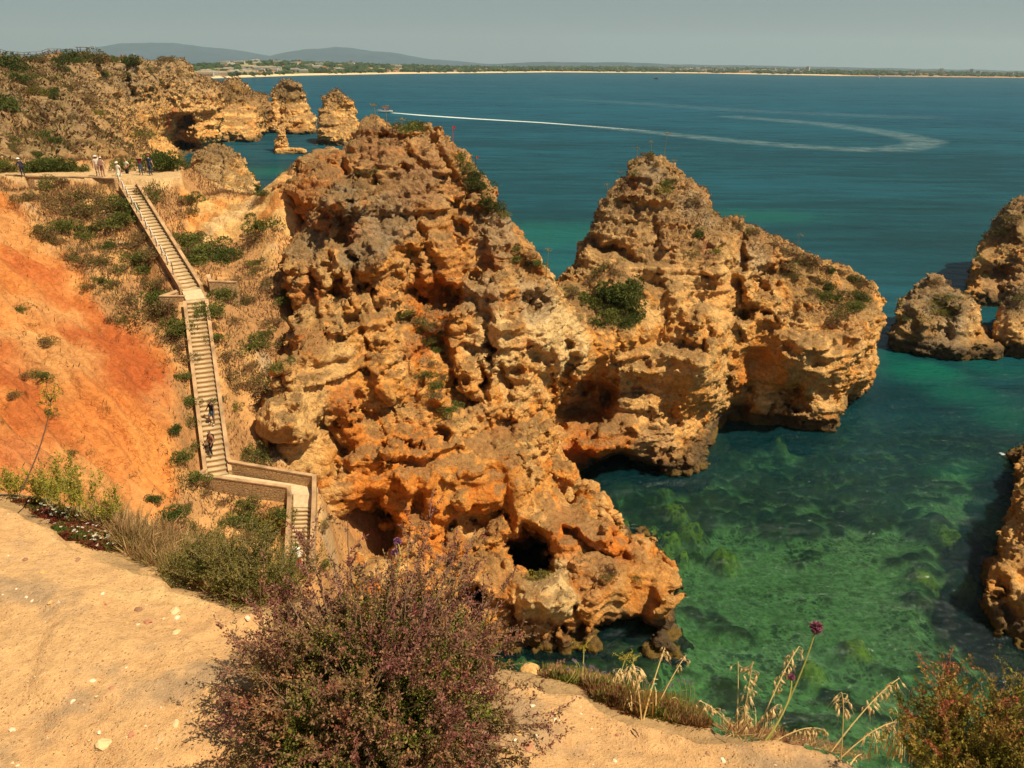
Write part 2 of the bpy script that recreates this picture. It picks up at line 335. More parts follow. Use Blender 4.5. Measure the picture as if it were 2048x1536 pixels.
def calmw(L_): return [(atY(np.array(float(a)), np.array(float(b)), float(y)), r * y / F, s_) for a, b, y, r, s_ in L_]
def rock(name, poly, ctrl, feats, thick, h, lev, seed, zlo=-2.5, zhi=42, big=0.8, bigs=5.0, med=0.35, meds=1.6, colfn=None, m=None, win=None, xlim=None, holes=None, fine=0.10, round_=1.2, strata=0.25, dip=0.05, tilt=0.0, ter=0.0, tern=6.0, stretch=1.35, lay=1.0, bed=.9, calm=(), fiss=0.0, shear=.3, ylim=None, pits=0.45, wobk=1.0, knob=0.5):
    px = [p[0] for p in poly]; py = [p[1] for p in poly]
    if win is None: win = (min(px) - 40, min(py) - 40, max(px) + 40, max(py) + 40)
    sd = poly_sd(poly, win); Fm = front_map(ctrl, feats, wobk)
    lo, hi = box_of(poly, Fm, sd, thick, zlo, zhi)
    if xlim: lo[0] = max(lo[0], xlim[0]); hi[0] = min(hi[0], xlim[1])
    if ylim: lo[1] = max(lo[1], ylim[0]); hi[1] = min(hi[1], ylim[1])
    n = np.ceil((hi - lo) / h).astype(int) + 1
    xs = [lo[k] + h * np.arange(n[k]) for k in range(3)]
    f = np.empty(n, dtype=np.float32)
    for i0 in range(0, n[0], 12):
        X, Y, Z = np.meshgrid(xs[0][i0:i0 + 12], xs[1], xs[2], indexing='ij'); P = np.stack([X.ravel(), Y.ravel(), Z.ravel()], -1)
        qx, qy, zc = proj(P)
        s = samp(sd, qx, qy) * zc / F
        fr = P[:, 1] - samp(Fm, qx, qy); bk = -fr + thick
        d = smin(smin(s, fr * 0.85, round_), bk, 2.0)
        if holes is not None: d = holes(P, d)
        near = np.abs(d) < (big + med) * 1.8 + 1.5 * h
        if near.any():
            Q = P[near]; Qs = Q * np.array([1, 1, stretch]) + 0.5 * np.stack([perlin(Q / 2.2, seed + 1), perlin(Q / 2.2, seed + 2), perlin(Q / 2.2, seed + 3)], -1)
            nn = big * 1.25 * fbm(Q, bigs, 3, seed, 0.55) + med * 0.9 * fbm(Q, meds, 3, seed + 20, 0.6)
            rg = .25 + 1.15 * sst(fbm(Q, bigs * 1.1, 3, seed + 47), -.18, .28)
            for p_, r_c, s_c in calm: rg *= 1 - s_c * sst(1.15 - np.sqrt(((Q - p_) ** 2 * np.array([1, .4, 1])).sum(1)) / r_c, 0, .5)
            nn += big * .95 * blocky(Qs, bigs * .7, seed + 40) + knob * rg * 1.3 * blocky(Qs, meds * .8, seed + 45)
            if fiss:
                U = np.stack([(Q[:, 0] + shear * Q[:, 2]) / 3.4, Q[:, 1] / 4.5, Q[:, 2] / 13.], -1); cr = np.abs(perlin(U, seed + 31)); cr2 = np.abs(perlin(U * [2.3, 2.3, 1.6] + 4, seed + 32)); nn -= fiss * (1.3 * sst(.11 - cr, 0, .11) + .6 * sst(.10 - cr2, 0, .10)) * sst(fbm(Q, 7, 2, seed + 33), -.25, .1) * np.prod([np.ones(len(Q))] + [1 - s_c * sst(1.2 - np.sqrt(((Q - p_) ** 2 * np.array([1, .4, 1])).sum(1)) / r_c, 0, .4) for p_, r_c, s_c in calm], axis=0)
            # bedding: harder and softer layers
            zz = Q[:, 2] + dip * Q[:, 0] + tilt * Q[:, 1] + 0.4 * fbm(Q, 6.0, 2, seed + 60)
            nn += strata * (1.5 * layers(zz / (lay * 1.7) + 100, seed + 61) + 1.0 * layers(zz / (lay * .62) + 100, seed + 62)) * (.7 + .8 * sst(fbm(Q, 9, 2, seed + 63), -.2, .3))
            nn -= .22 * big + .12 * knob
            if ter:
                t_ = (zz + 1.5 * fbm(Q, 18, 2, seed + 64)) / tern; t_ = t_ - np.floor(t_); nn += ter * (np.abs(t_ - .5) * 2 - .5) * (.6 + .8 * fbm(Q, 12, 2, seed + 65))
            d[near] += nn
        f[i0:i0 + 12] = d.reshape(X.shape)
    f[0] = f[-1] = -1; f[:, 0] = f[:, -1] = -1; f[:, :, 0] = f[:, :, -1] = -1
    V, Q = surface_nets(f, lo, h)
    # keep only the parts of the surface worth having: drop tiny islands
    V, Q = drop_islands(V, Q)
    V, N, Q = subdiv(V, Q, lev)
    q = V * 1.0
    w1 = worley(q, meds * 0.30, seed + 70)
    qs = q * np.array([1, 1, stretch]) + .12 * np.stack([perlin(q / .5, seed + 4), perlin(q / .5, seed + 5), perlin(q / .5, seed + 6)], -1) * meds / 1.7
    mod = 0.35 + 1.15 * sst(fbm(q, bigs * .7, 2, seed + 72), -.25, .3)
    for p_, r_c, s_c in calm: mod = mod * (1 - .6 * s_c * sst(1.15 - np.sqrt(((q - p_) ** 2 * np.array([1, .4, 1])).sum(1)) / r_c, 0, .5))
    zf = q[:, 2] + dip * q[:, 0] + tilt * q[:, 1] + 0.35 * fbm(q, 3.0, 3, seed + 75)
    dsp = fine * bed * (1.2 * layers(zf / (meds * .22) + 200, seed + 76) + .6 * layers(zf / (meds * .1) + 200, seed + 77)) * (.3 + sst(fbm(q, bigs, 2, seed + 78), -.1, .25))
    dsp += fine * mod * (2.3 * blocky(qs, meds * .30, seed + 73) + 1.2 * blocky(qs, meds * .14, seed + 74) + .45 * (.5 - w1)) + fine * 1.1 * fbm(q, meds * 0.5, 4, seed + 80, 0.65)
    wp = worley(q * np.array([1, 1, 1.5]), meds * 0.30, seed + 90)
    dsp -= pits * fine * 2.0 * mod * sst(0.34 - wp, 0, 0.25)
    V = V + N * dsp[:, None]
    cav = dsp
    c = colfn(V, N, seed)
    o = mesh_np(name, V, Q, m or M_ROCK, col=c)
    log('%s %d verts grid %s' % (name, len(V), tuple(n)))
    return o
def drop_islands(V, Q):
    n = len(V); lab = np.arange(n)
    for _ in range(400):
        m = lab[Q].min(1); new = lab.copy()
        for k in range(4): np.minimum.at(new, Q[:, k], m)
        new = new[new]
        if (new == lab).all(): break
        lab = new
    u, c = np.unique(lab, return_counts=True); keepv = np.isin(lab, u[c > max(60, 0.02 * n)])
    Q = Q[keepv[Q].all(1)]; re = -np.ones(n, int); re[keepv] = np.arange(keepv.sum()); return V[keepv], re[Q]

# ------------------------------------------------------------------ rock colour (albedo patches that belong to the stone)
CREAM = np.array([0.70, 0.42, 0.165]); OCHRE = np.array([0.66, 0.295, 0.070]); ORANGE = np.array([0.62, 0.21, 0.035]); RED = np.array([0.43, 0.115, 0.032])
LICH = np.array([0.26, 0.195, 0.125]); BROWN = np.array([0.27, 0.165, 0.075]); WET = np.array([0.075, 0.055, 0.035]); PALE = np.array([0.74, 0.52, 0.25]); SAND = np.array([0.62, 0.40, 0.19])
def spots_to_world(sp, Fm=None):
    out = []
    for (px, py, Y, rpx, c, s) in sp:
        p = atY(np.array(px), np.array(py), Y); zc = (p - CPOS) @ CF; out.append((p, rpx * zc / F, c, s))
    return out
def rock_col(spots=(), org=0.5, lich=0.5, lz=(8, 22), wet=1.3, strat=0.35, pale=0.3, top=BROWN, topn=0.62):
    def fn(V, N, seed):
        n1 = fbm(V, 7.0, 4, seed + 200, 0.6); n2 = fbm(V, 2.2, 4, seed + 210, 0.6); n3 = fbm(V * np.array([1, 1, 2.2]), 4.0, 4, seed + 220, 0.6)
        c = lerp(CREAM, OCHRE, sst(n1 * 1.3 + n2 * 0.7 + org - 0.5, -0.35, 0.30)[:, None])
        c = lerp(c, ORANGE, (sst(n3 + 0.4 * n2 + org - 0.5, 0.10, 0.42) * 0.9)[:, None])
        c = lerp(c, PALE, (pale * sst(-n3 + 0.3 * n2, 0.12, 0.42))[:, None])
        L = np.stack([np.zeros(len(V)), np.zeros(len(V)) + 3, (V[:, 2] + 0.05 * V[:, 0] + 0.5 * n1) / 0.8], -1)
        c = c * (1 + strat * perlin(L, seed + 230) * 0.9)[:, None]
        for p, r, sc, s in spots_w:
            d = np.sqrt(((V - p) ** 2 * np.array([1, 0.35, 1])).sum(1)) / r + 0.55 * n2 + 0.3 * n3
            c = lerp(c, sc, (s * sst(1.0 - d, -0.12, 0.35))[:, None])
        mo = fbm(V, 1.1, 3, seed + 240, .6); c = c * (1 + .35 * mo + .30 * n1)[:, None]; c = lerp(c, c * np.array([1.0, .80, .55]), sst(n2 - n1, .0, .35)[:, None])
        lm = sst(V[:, 2] + 6 * n1 + 3 * n2, lz[0], lz[1]) * sst(N[:, 2] * 0.9 + 0.8 * n2 + 0.25, 0.05, 0.55) * lich
        c = lerp(c, LICH * (1 + 0.5 * n2)[:, None], np.clip(lm, 0, 1)[:, None])
        tm = sst(N[:, 2] + 0.5 * n2, topn, topn + 0.25) * sst(V[:, 2], 2.5, 5)
        c = lerp(c, top * (1 + 0.5 * n3)[:, None], (0.75 * tm)[:, None])
        wm = 1 - sst(V[:, 2] + 0.7 * n2 + 0.5 * n1, wet * 0.35, wet * 1.25)
        c = lerp(c, WET, (0.9 * wm)[:, None])
        am = (1 - sst(np.abs(V[:, 2] - 0.25) + 0.2 * n2, 0.15, 0.4))
        c = lerp(c, np.array([0.20, 0.13, 0.02]), (0.6 * am * (n2 > -0.1))[:, None])
        return np.clip(c, 0.01, 0.9)
    spots_w = spots_to_world(spots)
    return fn
#@@ROCKS
# ------------------------------------------------------------------ the rocks of the bay
STRUCT = []
M1_poly = [(735,252),(754,243),(775,255),(805,262),(845,258),(872,262),(893,275),(906,290),(920,300),(940,310),(952,332),(964,355),(986,395),(1010,430),(1030,448),(1036,470),(1042,485),(1062,500),(1080,520),(1084,537),(1101,548),(1110,580),(1126,602),(1152,625),(1172,645),(1210,655),(1238,690),(1240,708),(1200,728),(1160,752),(1130,775),(1112,800),(1100,842),(1112,868),(1106,900),(1140,940),(1146,982),(1176,980),(1205,998),(1212,1030),(1245,1058),(1262,1074),(1282,1070),(1306,1080),(1316,1106),(1322,1122),(1342,1145),(1357,1166),(1352,1196),(1346,1230),(1347,1256),(1362,1274),(1377,1282),(1388,1300),(1386,1340),(1360,1420),(900,1460),(640,1300),(640,1180),(652,1100),(640,1040),(636,985),(600,968),(565,958),(530,930),(515,880),(512,850),(528,800),(548,770),(575,690),(590,650),(598,620),(592,590),(580,530),(572,500),(578,470),(596,440),(585,400),(560,395),(556,380),(578,356),(598,348),(602,328),(622,318),(655,302),(690,290),(712,270)]
M1_ctrl = [(752,243,62),(690,290,61),(600,345,60),(560,390,60),(620,400,57),(600,480,54),(600,600,50),(580,700,46),(540,820,43),(530,930,41),(600,960,41),(640,1010,40),(660,1100,39),(640,1300,36),
 (685,400,55),(780,330,59),(900,300,62),(960,360,62),(1030,460,61.5),(1100,560,60),(820,420,57.5),(940,450,59),(800,540,54.5),(700,600,50.5),(870,600,54.5),(1000,560,57),(960,650,54),(1080,620,57),(1170,660,58.5),(1240,700,60),
 (700,720,47.5),(840,720,51),(1000,740,53),(1100,720,55),(1120,790,57),(700,850,44.5),(820,830,48),(920,860,49),(1040,860,51),(1100,850,53),(760,940,43.5),(900,940,46),(1040,950,48),(1135,960,51),(820,1050,43),(950,1030,44.5),(1080,1040,45),(1200,1010,48.5),(1260,1075,46.3),(1310,1090,45),(1350,1165,42.6),
 (700,1000,42),(900,1130,41.5),(1000,1120,42.5),(1150,1120,42),(1250,1180,41.8),(1200,1240,40.5),(1090,1200,40.8),(1080,1295,39.6),(1180,1300,39.4),(1350,1250,40.8),(1385,1305,39.3),(960,1220,40.2),(1200,1420,41),(900,1420,42),(1380,1400,41)]
M1_feat = [('b',688,402,44,50,0,-2.2,.7),('b',732,515,52,62,20,-2.2,.7),('b',655,535,36,62,15,-1.6,.7),('b',690,462,24,48,-25,3.2,.5),('l',[(652,515),(666,572),(698,610),(716,632)],15,2.2),('l',[(700,515),(712,560),(742,612)],13,2.2),
 ('b',865,590,78,42,8,3.4,.35),('b',818,522,62,42,-10,2.0,.5),('l',[(912,415),(920,470),(924,530)],18,1.8),('l',[(952,470),(956,550)],17,2.2),('b',1000,470,45,45,0,-1.6,.7),('b',985,512,26,28,0,1.8,.5),('b',962,618,26,48,-22,3.0,.4),
 ('b',1068,600,32,18,0,2.4,.5),('b',1088,712,20,34,15,2.4,.5),('l',[(1143,690),(1134,760)],14,2.2),('b',1021,752,34,36,0,2.6,.4),('l',[(967,690),(974,800)],14,2.2),('l',[(755,892),(830,886),(905,866)],9,1.5),('l',[(760,905),(830,905),(930,885)],10,-0.9),
 ('l',[(1030,882),(1075,866),(1102,843)],12,-1.2),('b',1000,842,40,24,10,2.6,.5),('b',742,1062,66,72,0,7.0,.25),('b',1062,1106,56,54,0,12.0,.2),('b',955,1050,85,36,-18,2.2,.5),('b',947,1200,30,38,0,5.0,.4),('b',1258,1268,72,42,0,9.0,.25),
 ('b',1092,1195,78,62,20,-2.2,.6),('l',[(1138,1076),(1190,1105),(1250,1116)],18,2.4),('b',1045,950,60,70,0,-1.4,.8),('b',575,850,62,92,10,-1.8,.8),('l',[(650,840),(690,905),(680,960)],26,1.8),('l',[(838,640),(880,735),(935,810)],40,1.8),
 ('b',760,780,60,45,0,-1.6,.7),('b',700,660,50,60,20,-1.6,.7),('b',850,960,70,40,0,-1.6,.7),('b',900,1010,60,40,0,-1.2,.7),('b',780,925,22,12,0,1.5,.6),('b',640,700,60,40,0,-1.0,.8),('b',1010,650,50,40,0,-1.3,.7),('b',1150,700,50,30,-15,-1.4,.7),
 ('b',800,430,60,50,0,-1.3,.8),('b',905,380,60,60,0,1.1,.8),('b',890,800,40,30,0,-1.5,.7),('b',935,760,30,50,0,-1.3,.7),('l',[(700,380),(660,330)],20,1.3),('b',1225,1060,40,30,20,-1.0,.8),('b',1320,1210,26,50,0,-1.2,.7),('b',1150,1265,45,35,0,1.6,.6)]
M1_spots = [(690,410,56,55,LICH,.9),(730,500,53,50,LICH,.8),(620,480,55,45,LICH,.7),(780,440,57,60,LICH*1.2,.8),(840,360,58,70,np.array([.36,.17,.07]),.8),(760,290,61,60,np.array([.46,.19,.06]),.9),(870,285,61,45,np.array([.55,.27,.10]),.9),(640,340,60,60,ORANGE,.7),
 (600,420,58,50,ORANGE,.8),(660,440,56,30,ORANGE,.8),(700,470,54,25,RED,.7),(870,600,56,60,ORANGE,.9),(900,520,57,55,OCHRE,.8),(930,460,58,40,ORANGE,.7),(850,690,52,45,RED,.5),(1000,680,55,70,PALE,.7),(1120,680,57,90,PALE,.85),(1050,760,54,60,CREAM,.8),(570,860,43,90,CREAM,.9),(600,760,46,80,CREAM,.8),(680,640,50,80,CREAM,.8),
 (700,880,44,45,ORANGE,.9),(690,800,46,35,RED,.5),(800,960,45,110,ORANGE*1.08,.75),(960,960,46,90,OCHRE,.8),(760,1000,43,60,ORANGE,.8),(900,1080,42,70,ORANGE*1.05,.9),(1000,1080,43,60,OCHRE,.8),(1150,1050,45,60,ORANGE*1.1,.85),(1230,1080,46,50,ORANGE,.9),(1180,1130,42,80,np.array([.58,.29,.11]),.8),
 (1090,1210,40,75,PALE,.95),(1300,1170,43,60,OCHRE,.7),(1350,1270,40,50,BROWN,.8),(1040,420,62,40,LICH,.7),(1000,470,60,60,LICH*1.5,.6),(960,590,56,50,LICH*1.4,.6),(1060,600,58,50,LICH*1.5,.6),(850,640,53,40,np.array([.45,.25,.10]),.7),(880,760,50,45,OCHRE,.7),(1020,1010,46,50,OCHRE,.6),(960,1000,45,40,ORANGE,.7),(1200,1010,48,40,OCHRE,.8)]
M1_feat = [f[:6] + (f[6] * .5,) + f[7:] if f[0] == 'b' and 0 < f[6] < 4 and f[3] < 42 else f for f in M1_feat]
cliff = rock('rock_massif', M1_poly, M1_ctrl, M1_feat, 11.0, 0.25, 1, 11, zhi=34, big=0.75, bigs=4.5, med=0.45, meds=2.1, fine=0.13, knob=.27, bed=2.0, fiss=.8, colfn=rock_col(M1_spots, org=0.52, lich=0.42, lz=(16, 26), wet=2.1, pale=.4), xlim=(-26, 16), strata=0.42, calm=calmw([(580,860,42,95,.9),(640,740,48,75,.8),(600,690,48,50,.8),(1090,1205,40,80,.9),(1120,670,58,65,.7),(1050,700,56,50,.6),(800,950,46,60,.5),(1150,1060,46,70,.8),(1230,1150,43,90,.9),(1320,1180,42,60,.9),(1330,1270,40,40,.9),(760,300,60,50,.4)]))
tag(cliff, 'tall jagged orange rock massif beside the stairway, pierced by a round hole near the water', 'rock massif')

M2_poly = [(1080,620),(1105,580),(1122,560),(1150,528),(1166,500),(1180,470),(1190,440),(1204,405),(1232,368),(1252,350),(1268,328),(1288,314),(1304,306),(1322,314),(1348,342),(1372,355),(1392,370),(1412,390),(1426,420),(1446,436),(1470,441),(1500,455),(1522,466),(1560,490),(1602,508),(1650,526),(1700,545),(1742,566),(1752,582),(1762,602),(1758,642),(1751,690),(1748,740),(1734,775),(1702,800),(1686,830),(1680,870),(1660,920),(1430,920),(1419,940),(1415,1000),(1300,1030),(1140,1030),(1100,980),(1060,900),(1050,760)]
M2_ctrl = [(1080,620,62),(1060,800,62),(1060,900,60),(1110,800,63.5),(1150,760,64),(1150,850,64.5),(1150,960,61.5),(1200,800,65.5),(1220,880,62.5),(1300,800,65),(1290,910,63.2),(1370,880,64.8),(1412,932,64.7),(1440,780,67),(1460,700,68.5),(1300,690,66.5),(1380,620,69),(1240,690,65),(1200,640,66),(1240,570,69),(1140,560,71.5),(1200,500,74.5),(1300,500,73),(1300,420,76.5),(1300,312,80),(1210,410,77.5),(1400,400,79),(1420,500,73.5),(1480,460,78),(1520,560,75),(1500,630,73.5),(1480,720,73.5),(1455,830,75.2),(1550,720,73),(1600,640,74.2),(1620,720,71.8),(1700,640,76),(1650,590,78.5),(1740,570,82),(1600,520,80.5),(1755,650,77),(1745,740,75.5),(1700,790,74.6),(1640,790,72.8),(1600,850,73.4),(1672,858,73.2),(1500,845,74.5),(1560,800,73.5),(1660,920,75),(1500,920,77),(1410,1000,66.5),(1200,1030,64)]
M2_feat = [('l',[(1178,485),(1230,508),(1285,522)],16,2.4),('l',[(1314,555),(1330,625)],16,2.0),('l',[(1340,692),(1400,684),(1466,666)],9,2.2),('l',[(1470,622),(1540,628),(1605,622)],10,2.2),('l',[(1482,480),(1474,560),(1484,640),(1466,700),(1450,780)],17,3.0),
 ('b',1530,565,28,42,0,2.4,.5),('b',1560,640,60,16,5,-1.0,.7),('b',1620,725,95,80,0,-2.2,.8),('b',1582,806,40,28,15,3.0,.35),('b',1478,800,34,40,0,2.2,.4),('b',1238,948,100,40,-8,8.0,.3),('b',1350,835,34,32,0,2.4,.5),('b',1200,885,75,28,-20,-1.6,.6),
 ('b',1168,808,85,62,-28,5.0,.35),('b',1260,850,40,20,0,-1.2,.6),('l',[(1190,770),(1250,745),(1330,720)],16,-1.2),('b',1345,600,50,60,0,-1.8,.7),('b',1400,640,50,45,0,-1.5,.7),('b',1240,470,50,30,10,-1.4,.7),('b',1345,500,40,40,0,-1.3,.7),('b',1310,380,30,40,0,-1.0,.8),('b',1430,560,30,50,0,-1.2,.7),
 ('b',1210,610,60,35,15,2.0,.7),('b',1655,770,22,40,10,2.0,.5),('b',1700,700,30,60,0,-1.0,.7),('b',1720,790,40,20,-30,1.5,.5),('b',1500,560,24,50,0,-1.5,.7),('l',[(1305,440),(1315,490)],12,1.5),('b',1285,560,24,30,0,1.6,.6),('b',1385,905,60,40,0,1.6,.6)]
VEGB = np.array([0.22, 0.14, 0.055])
M2_spots = [(1200,890,63,80,ORANGE,.95),(1150,930,62,50,RED*1.2,.8),(1200,820,65,60,BROWN*1.4,.7),(1240,400,78,40,BROWN*1.2,.5),(1270,370,78,22,RED*1.2,.7),(1260,580,69,40,np.array([.52,.28,.12]),.8),(1410,500,74,22,RED*1.2,.7),(1680,620,77,70,np.array([.50,.27,.11]),.7),(1600,550,80,60,VEGB,.7),(1720,580,81,40,VEGB,.6),(1330,600,69,70,CREAM,.8),(1400,640,68,50,CREAM,.8),
 (1340,700,66,90,CREAM,.6),(1580,710,72,90,CREAM*.95,.7),(1500,720,73,60,OCHRE,.6),(1270,480,74,60,CREAM,.7),(1300,340,79,40,LICH*1.2,.7),(1400,420,78,50,LICH*1.3,.7),(1520,500,77,50,LICH*1.4,.6),(1480,770,74,35,ORANGE,.5),(1310,900,63,50,np.array([.50,.28,.13]),.7),(1160,590,68,50,VEGB*1.4,.7),(1185,650,64,40,np.array([.50,.30,.14]),.7)]
promo = rock('rock_promontory', M2_poly, M2_ctrl, M2_feat, 13.0, 0.32, 1, 37, zhi=34, big=0.65, bigs=5, med=0.5, meds=2.0, fine=0.15, knob=.30, bed=2.0, fiss=.5, shear=-.1, colfn=rock_col(M2_spots, org=0.30, lich=0.5, lz=(14, 22), wet=2.6, pale=.35, strat=.5), strata=0.50, calm=calmw([(1180,800,66,95,.9),(1400,760,66,100,.7),(1330,560,70,50,.6),(1600,720,73,100,.7),(1500,720,74,60,.7),(1230,880,63,60,.5)]))
tag(promo, 'pointed orange rock promontory ending in a blunt overhanging block above the water', 'rock promontory')

# low wedge of rock that carries the ground between massif and promontory is part of both solids
S1_poly = [(1780,668),(1795,640),(1800,610),(1815,590),(1835,568),(1860,553),(1885,556),(1898,576),(1925,586),(1942,600),(1956,625),(1966,650),(1982,668),(2002,690),(2006,760),(1780,760)]
GR = np.array([0.34, 0.26, 0.17])
s1 = rock('sea_stack', S1_poly, [(1780,670,99),(1850,680,97),(1930,700,95),(2000,705,95.5),(1860,560,104),(1900,620,100),(1960,660,98),(1820,620,101),(1780,760,100),(2000,760,98)], [('b',1840,640,22,50,0,-1.5,.7),('b',1890,650,14,50,0,2.0,.5),('b',1930,640,25,50,0,-1.2,.7),('b',1960,690,30,14,0,-1.5,.7)], 9, 0.4, 1, 51, zhi=14, big=.5, bigs=3.5, med=.4, meds=1.8, fine=.16, colfn=rock_col([(1880,590,102,50,np.array([.17,.13,.05]),.8),(1870,660,98,60,GR,.7)], org=.05, lich=.8, lz=(3,8), wet=3.0, pale=.3))
tag(s1, 'small rounded pale rock standing alone in the water right of the promontory', 'sea stack')
s2 = rock('sea_stack', [(1934,600),(1938,560),(1955,510),(1975,470),(2000,430),(2025,404),(2060,394),(2120,380),(2200,400),(2280,480),(2300,640),(2150,660),(1990,650),(1940,640)], [(1940,600,121),(2000,606,120),(2048,612,119),(2048,395,132),(1980,470,127),(2040,500,123),(2060,430,128),(2200,480,125),(2290,600,120),(2000,660,121),(2250,660,121)], [('b',2000,560,40,35,0,2.5,.5),('l',[(1960,520),(2020,500),(2060,505)],10,-1.5),('b',2030,440,30,40,0,-1.5,.7),('l',[(2010,490),(2060,500)],8,1.5)], 18, 0.55, 1, 63, zhi=26, big=.9, bigs=6, med=.5, meds=2.4, fine=.22, colfn=rock_col([(2030,440,127,60,np.array([.20,.13,.05]),.7),(2020,570,120,60,np.array([.36,.22,.11]),.8)], org=.35, lich=.8, lz=(8,16), wet=2.5))
tag(s2, 'tall dark sloping rock cut by the picture edge behind the small pale sea rock', 'sea stack')
s3 = rock('sea_stack', [(1988,700),(1992,650),(2002,615),(2022,590),(2048,566),(2110,550),(2200,600),(2220,760),(2000,780)], [(1990,700,98),(2020,700,97),(2048,712,96),(2048,566,103),(2010,620,100),(2120,640,99),(2200,700,97),(2000,780,100),(2200,780,100)], [('b',2025,660,30,40,0,-1.2,.7),('b',2010,690,20,14,0,1.8,.5)], 10, 0.45, 1, 71, zhi=12, big=.6, bigs=4, med=.4, meds=2, fine=.18, colfn=rock_col([(2040,590,102,40,np.array([.22,.15,.05]),.8)], org=.2, lich=.8, lz=(3,8), wet=3))
tag(s3, 'low brown rock at the right picture edge in front of the tall dark one', 'sea stack')
s4 = rock('cove_cliff', [(1972,1230),(1974,1190),(1984,1130),(2003,1108),(2014,1060),(2024,1020),(2030,985),(2034,945),(2022,908),(2040,896),(2100,860),(2250,840),(2420,900),(2500,1500),(2300,1600),(2080,1500),(1990,1400)], [(1980,1240,42.8),(1990,1140,44),(2010,1090,47),(2030,980,55),(2025,910,66),(2100,870,66),(2100,1000,52),(2048,1150,43.5),(2048,1300,40.5),(2150,1200,42),(2300,1000,48),(2400,900,52),(2420,1300,36),(2300,1450,34),(1990,1400,37)], [('b',2035,1060,16,40,0,1.4,.5),('b',2000,1190,22,50,10,1.6,.6),('b',2048,1200,20,50,0,-1.2,.6)], 12, 0.3, 1, 83, zhi=16, big=.6, bigs=3.5, med=.4, meds=1.6, fine=.14, colfn=rock_col([], org=.35, lich=.5, lz=(8,14), wet=1.8, pale=.4), xlim=(28, 56))
tag(s4, 'shaded cream rock wall rising from dark water at the right picture edge', 'cliff')

# far rocks across the inlet
fst1 = rock('far_sea_stack', [(541,262),(543,230),(545,200),(550,180),(562,167),(575,164),(590,167),(602,178),(612,200),(618,226),(628,236),(629,262),(634,300),(541,300)], [(541,265,432),(575,268,425),(600,270,422),(629,262,430),(580,166,446),(560,200,440),(610,220,438),(580,300,430),(630,300,432)], [('b',598,254,18,12,0,5,.5),('l',[(563,215),(558,262)],6,5),('l',[(560,226),(620,232)],4,2)], 22, 1.1, 1, 95, zhi=33, big=1.3, bigs=8, med=1.0, meds=4, fine=.5, strata=1.15, knob=.9, wobk=.25, lay=1.5, m=M_FAR, colfn=rock_col([(578,185,444,30,np.array([.22,.145,.06]),.9)], org=.15, lich=.5, lz=(18,26), wet=2.5, strat=1.1))
tag(fst1, 'banded bell-shaped sea rock with a brown top, far across the inlet', 'sea stack')
fst2 = rock('far_sea_stack', [(632,292),(640,250),(646,214),(648,195),(662,182),(677,178),(686,188),(690,198),(704,200),(710,218),(712,246),(719,264),(722,300),(700,330),(632,320)], [(632,292,372),(680,292,366),(715,280,370),(677,182,384),(650,230,378),(700,240,380),(660,330,372),(720,320,374)], [('b',640,285,14,8,0,4,.5),('l',[(650,222),(712,226)],4,2),('l',[(645,245),(715,247)],4,-1.5)], 15, 0.95, 1, 105, zhi=30, big=1.2, bigs=7, med=1.0, meds=3.5, fine=.45, strata=1.0, knob=.8, wobk=.25, lay=1.3, m=M_FAR, colfn=rock_col([(672,195,383,20,BROWN,.8),(655,240,376,20,BROWN,.7)], org=.1, lich=.4, lz=(18,26), wet=2.5, strat=1.1))
tag(fst2, 'slender banded sea rock with a notched top, nearest the motorboat', 'sea stack')
fst3 = rock('rock_needle', [(549,297),(548,283),(556,270),(549,256),(560,248),(570,258),(570,270),(575,282),(576,300),(577,320),(549,320)], [(549,297,337),(575,300,336),(560,250,342),(560,320,340)], [('b',552,268,6,6,0,3,.6)], 5, 0.4, 1, 113, zhi=16, wobk=.3, big=.5, bigs=4, med=.4, meds=2.5, fine=.25, strata=.3, m=M_FAR, colfn=rock_col([], org=.1, lich=.2, wet=1.8, strat=.5))
tag(fst3, 'thin knobbly rock needle in front of the bell-shaped sea rock', 'sea stack')
fst4 = rock('flat_rock', [(549,299),(560,296),(600,296),(613,299),(612,312),(549,312)], [(549,299,330),(613,299,331),(580,296,334),(580,312,333)], [], 6, 0.4, 1, 117, zhi=2.5, knob=.3, big=.3, bigs=4, med=.2, meds=2, fine=.1, strata=0, m=M_FAR, colfn=rock_col([], org=.1, lich=.2, wet=.6))
tag(fst4, 'low flat rock ledge lying in the water at the foot of the thin needle', 'rock')
fst5 = rock('far_sea_stack', [(388,352),(385,332),(394,306),(410,300),(420,292),(438,293),(452,297),(475,310),(490,330),(505,355),(512,375),(522,400),(500,430),(385,430)], [(386,392,160),(450,394,158),(515,390,160),(390,330,170),(430,295,176),(480,320,172),(440,350,165),(510,370,166),(450,430,166)], [('b',400,310,12,14,0,-2,.6),('b',440,360,40,20,0,-2,.7),('l',[(420,340),(470,350)],7,2)], 14, .55, 1, 121, zhi=24, big=.9, bigs=5, med=.7, meds=2.5, fine=.3, m=M_ROCK, colfn=rock_col([(430,310,174,40,np.array([.22,.15,.06]),.8),(420,360,164,50,PALE,.8),(480,370,163,40,PALE*.9,.7)], org=.1, lich=.6, lz=(12,19), wet=1.5))
tag(fst5, 'squat cream and brown rock just beyond the saddle, below the far cliffs', 'sea stack')
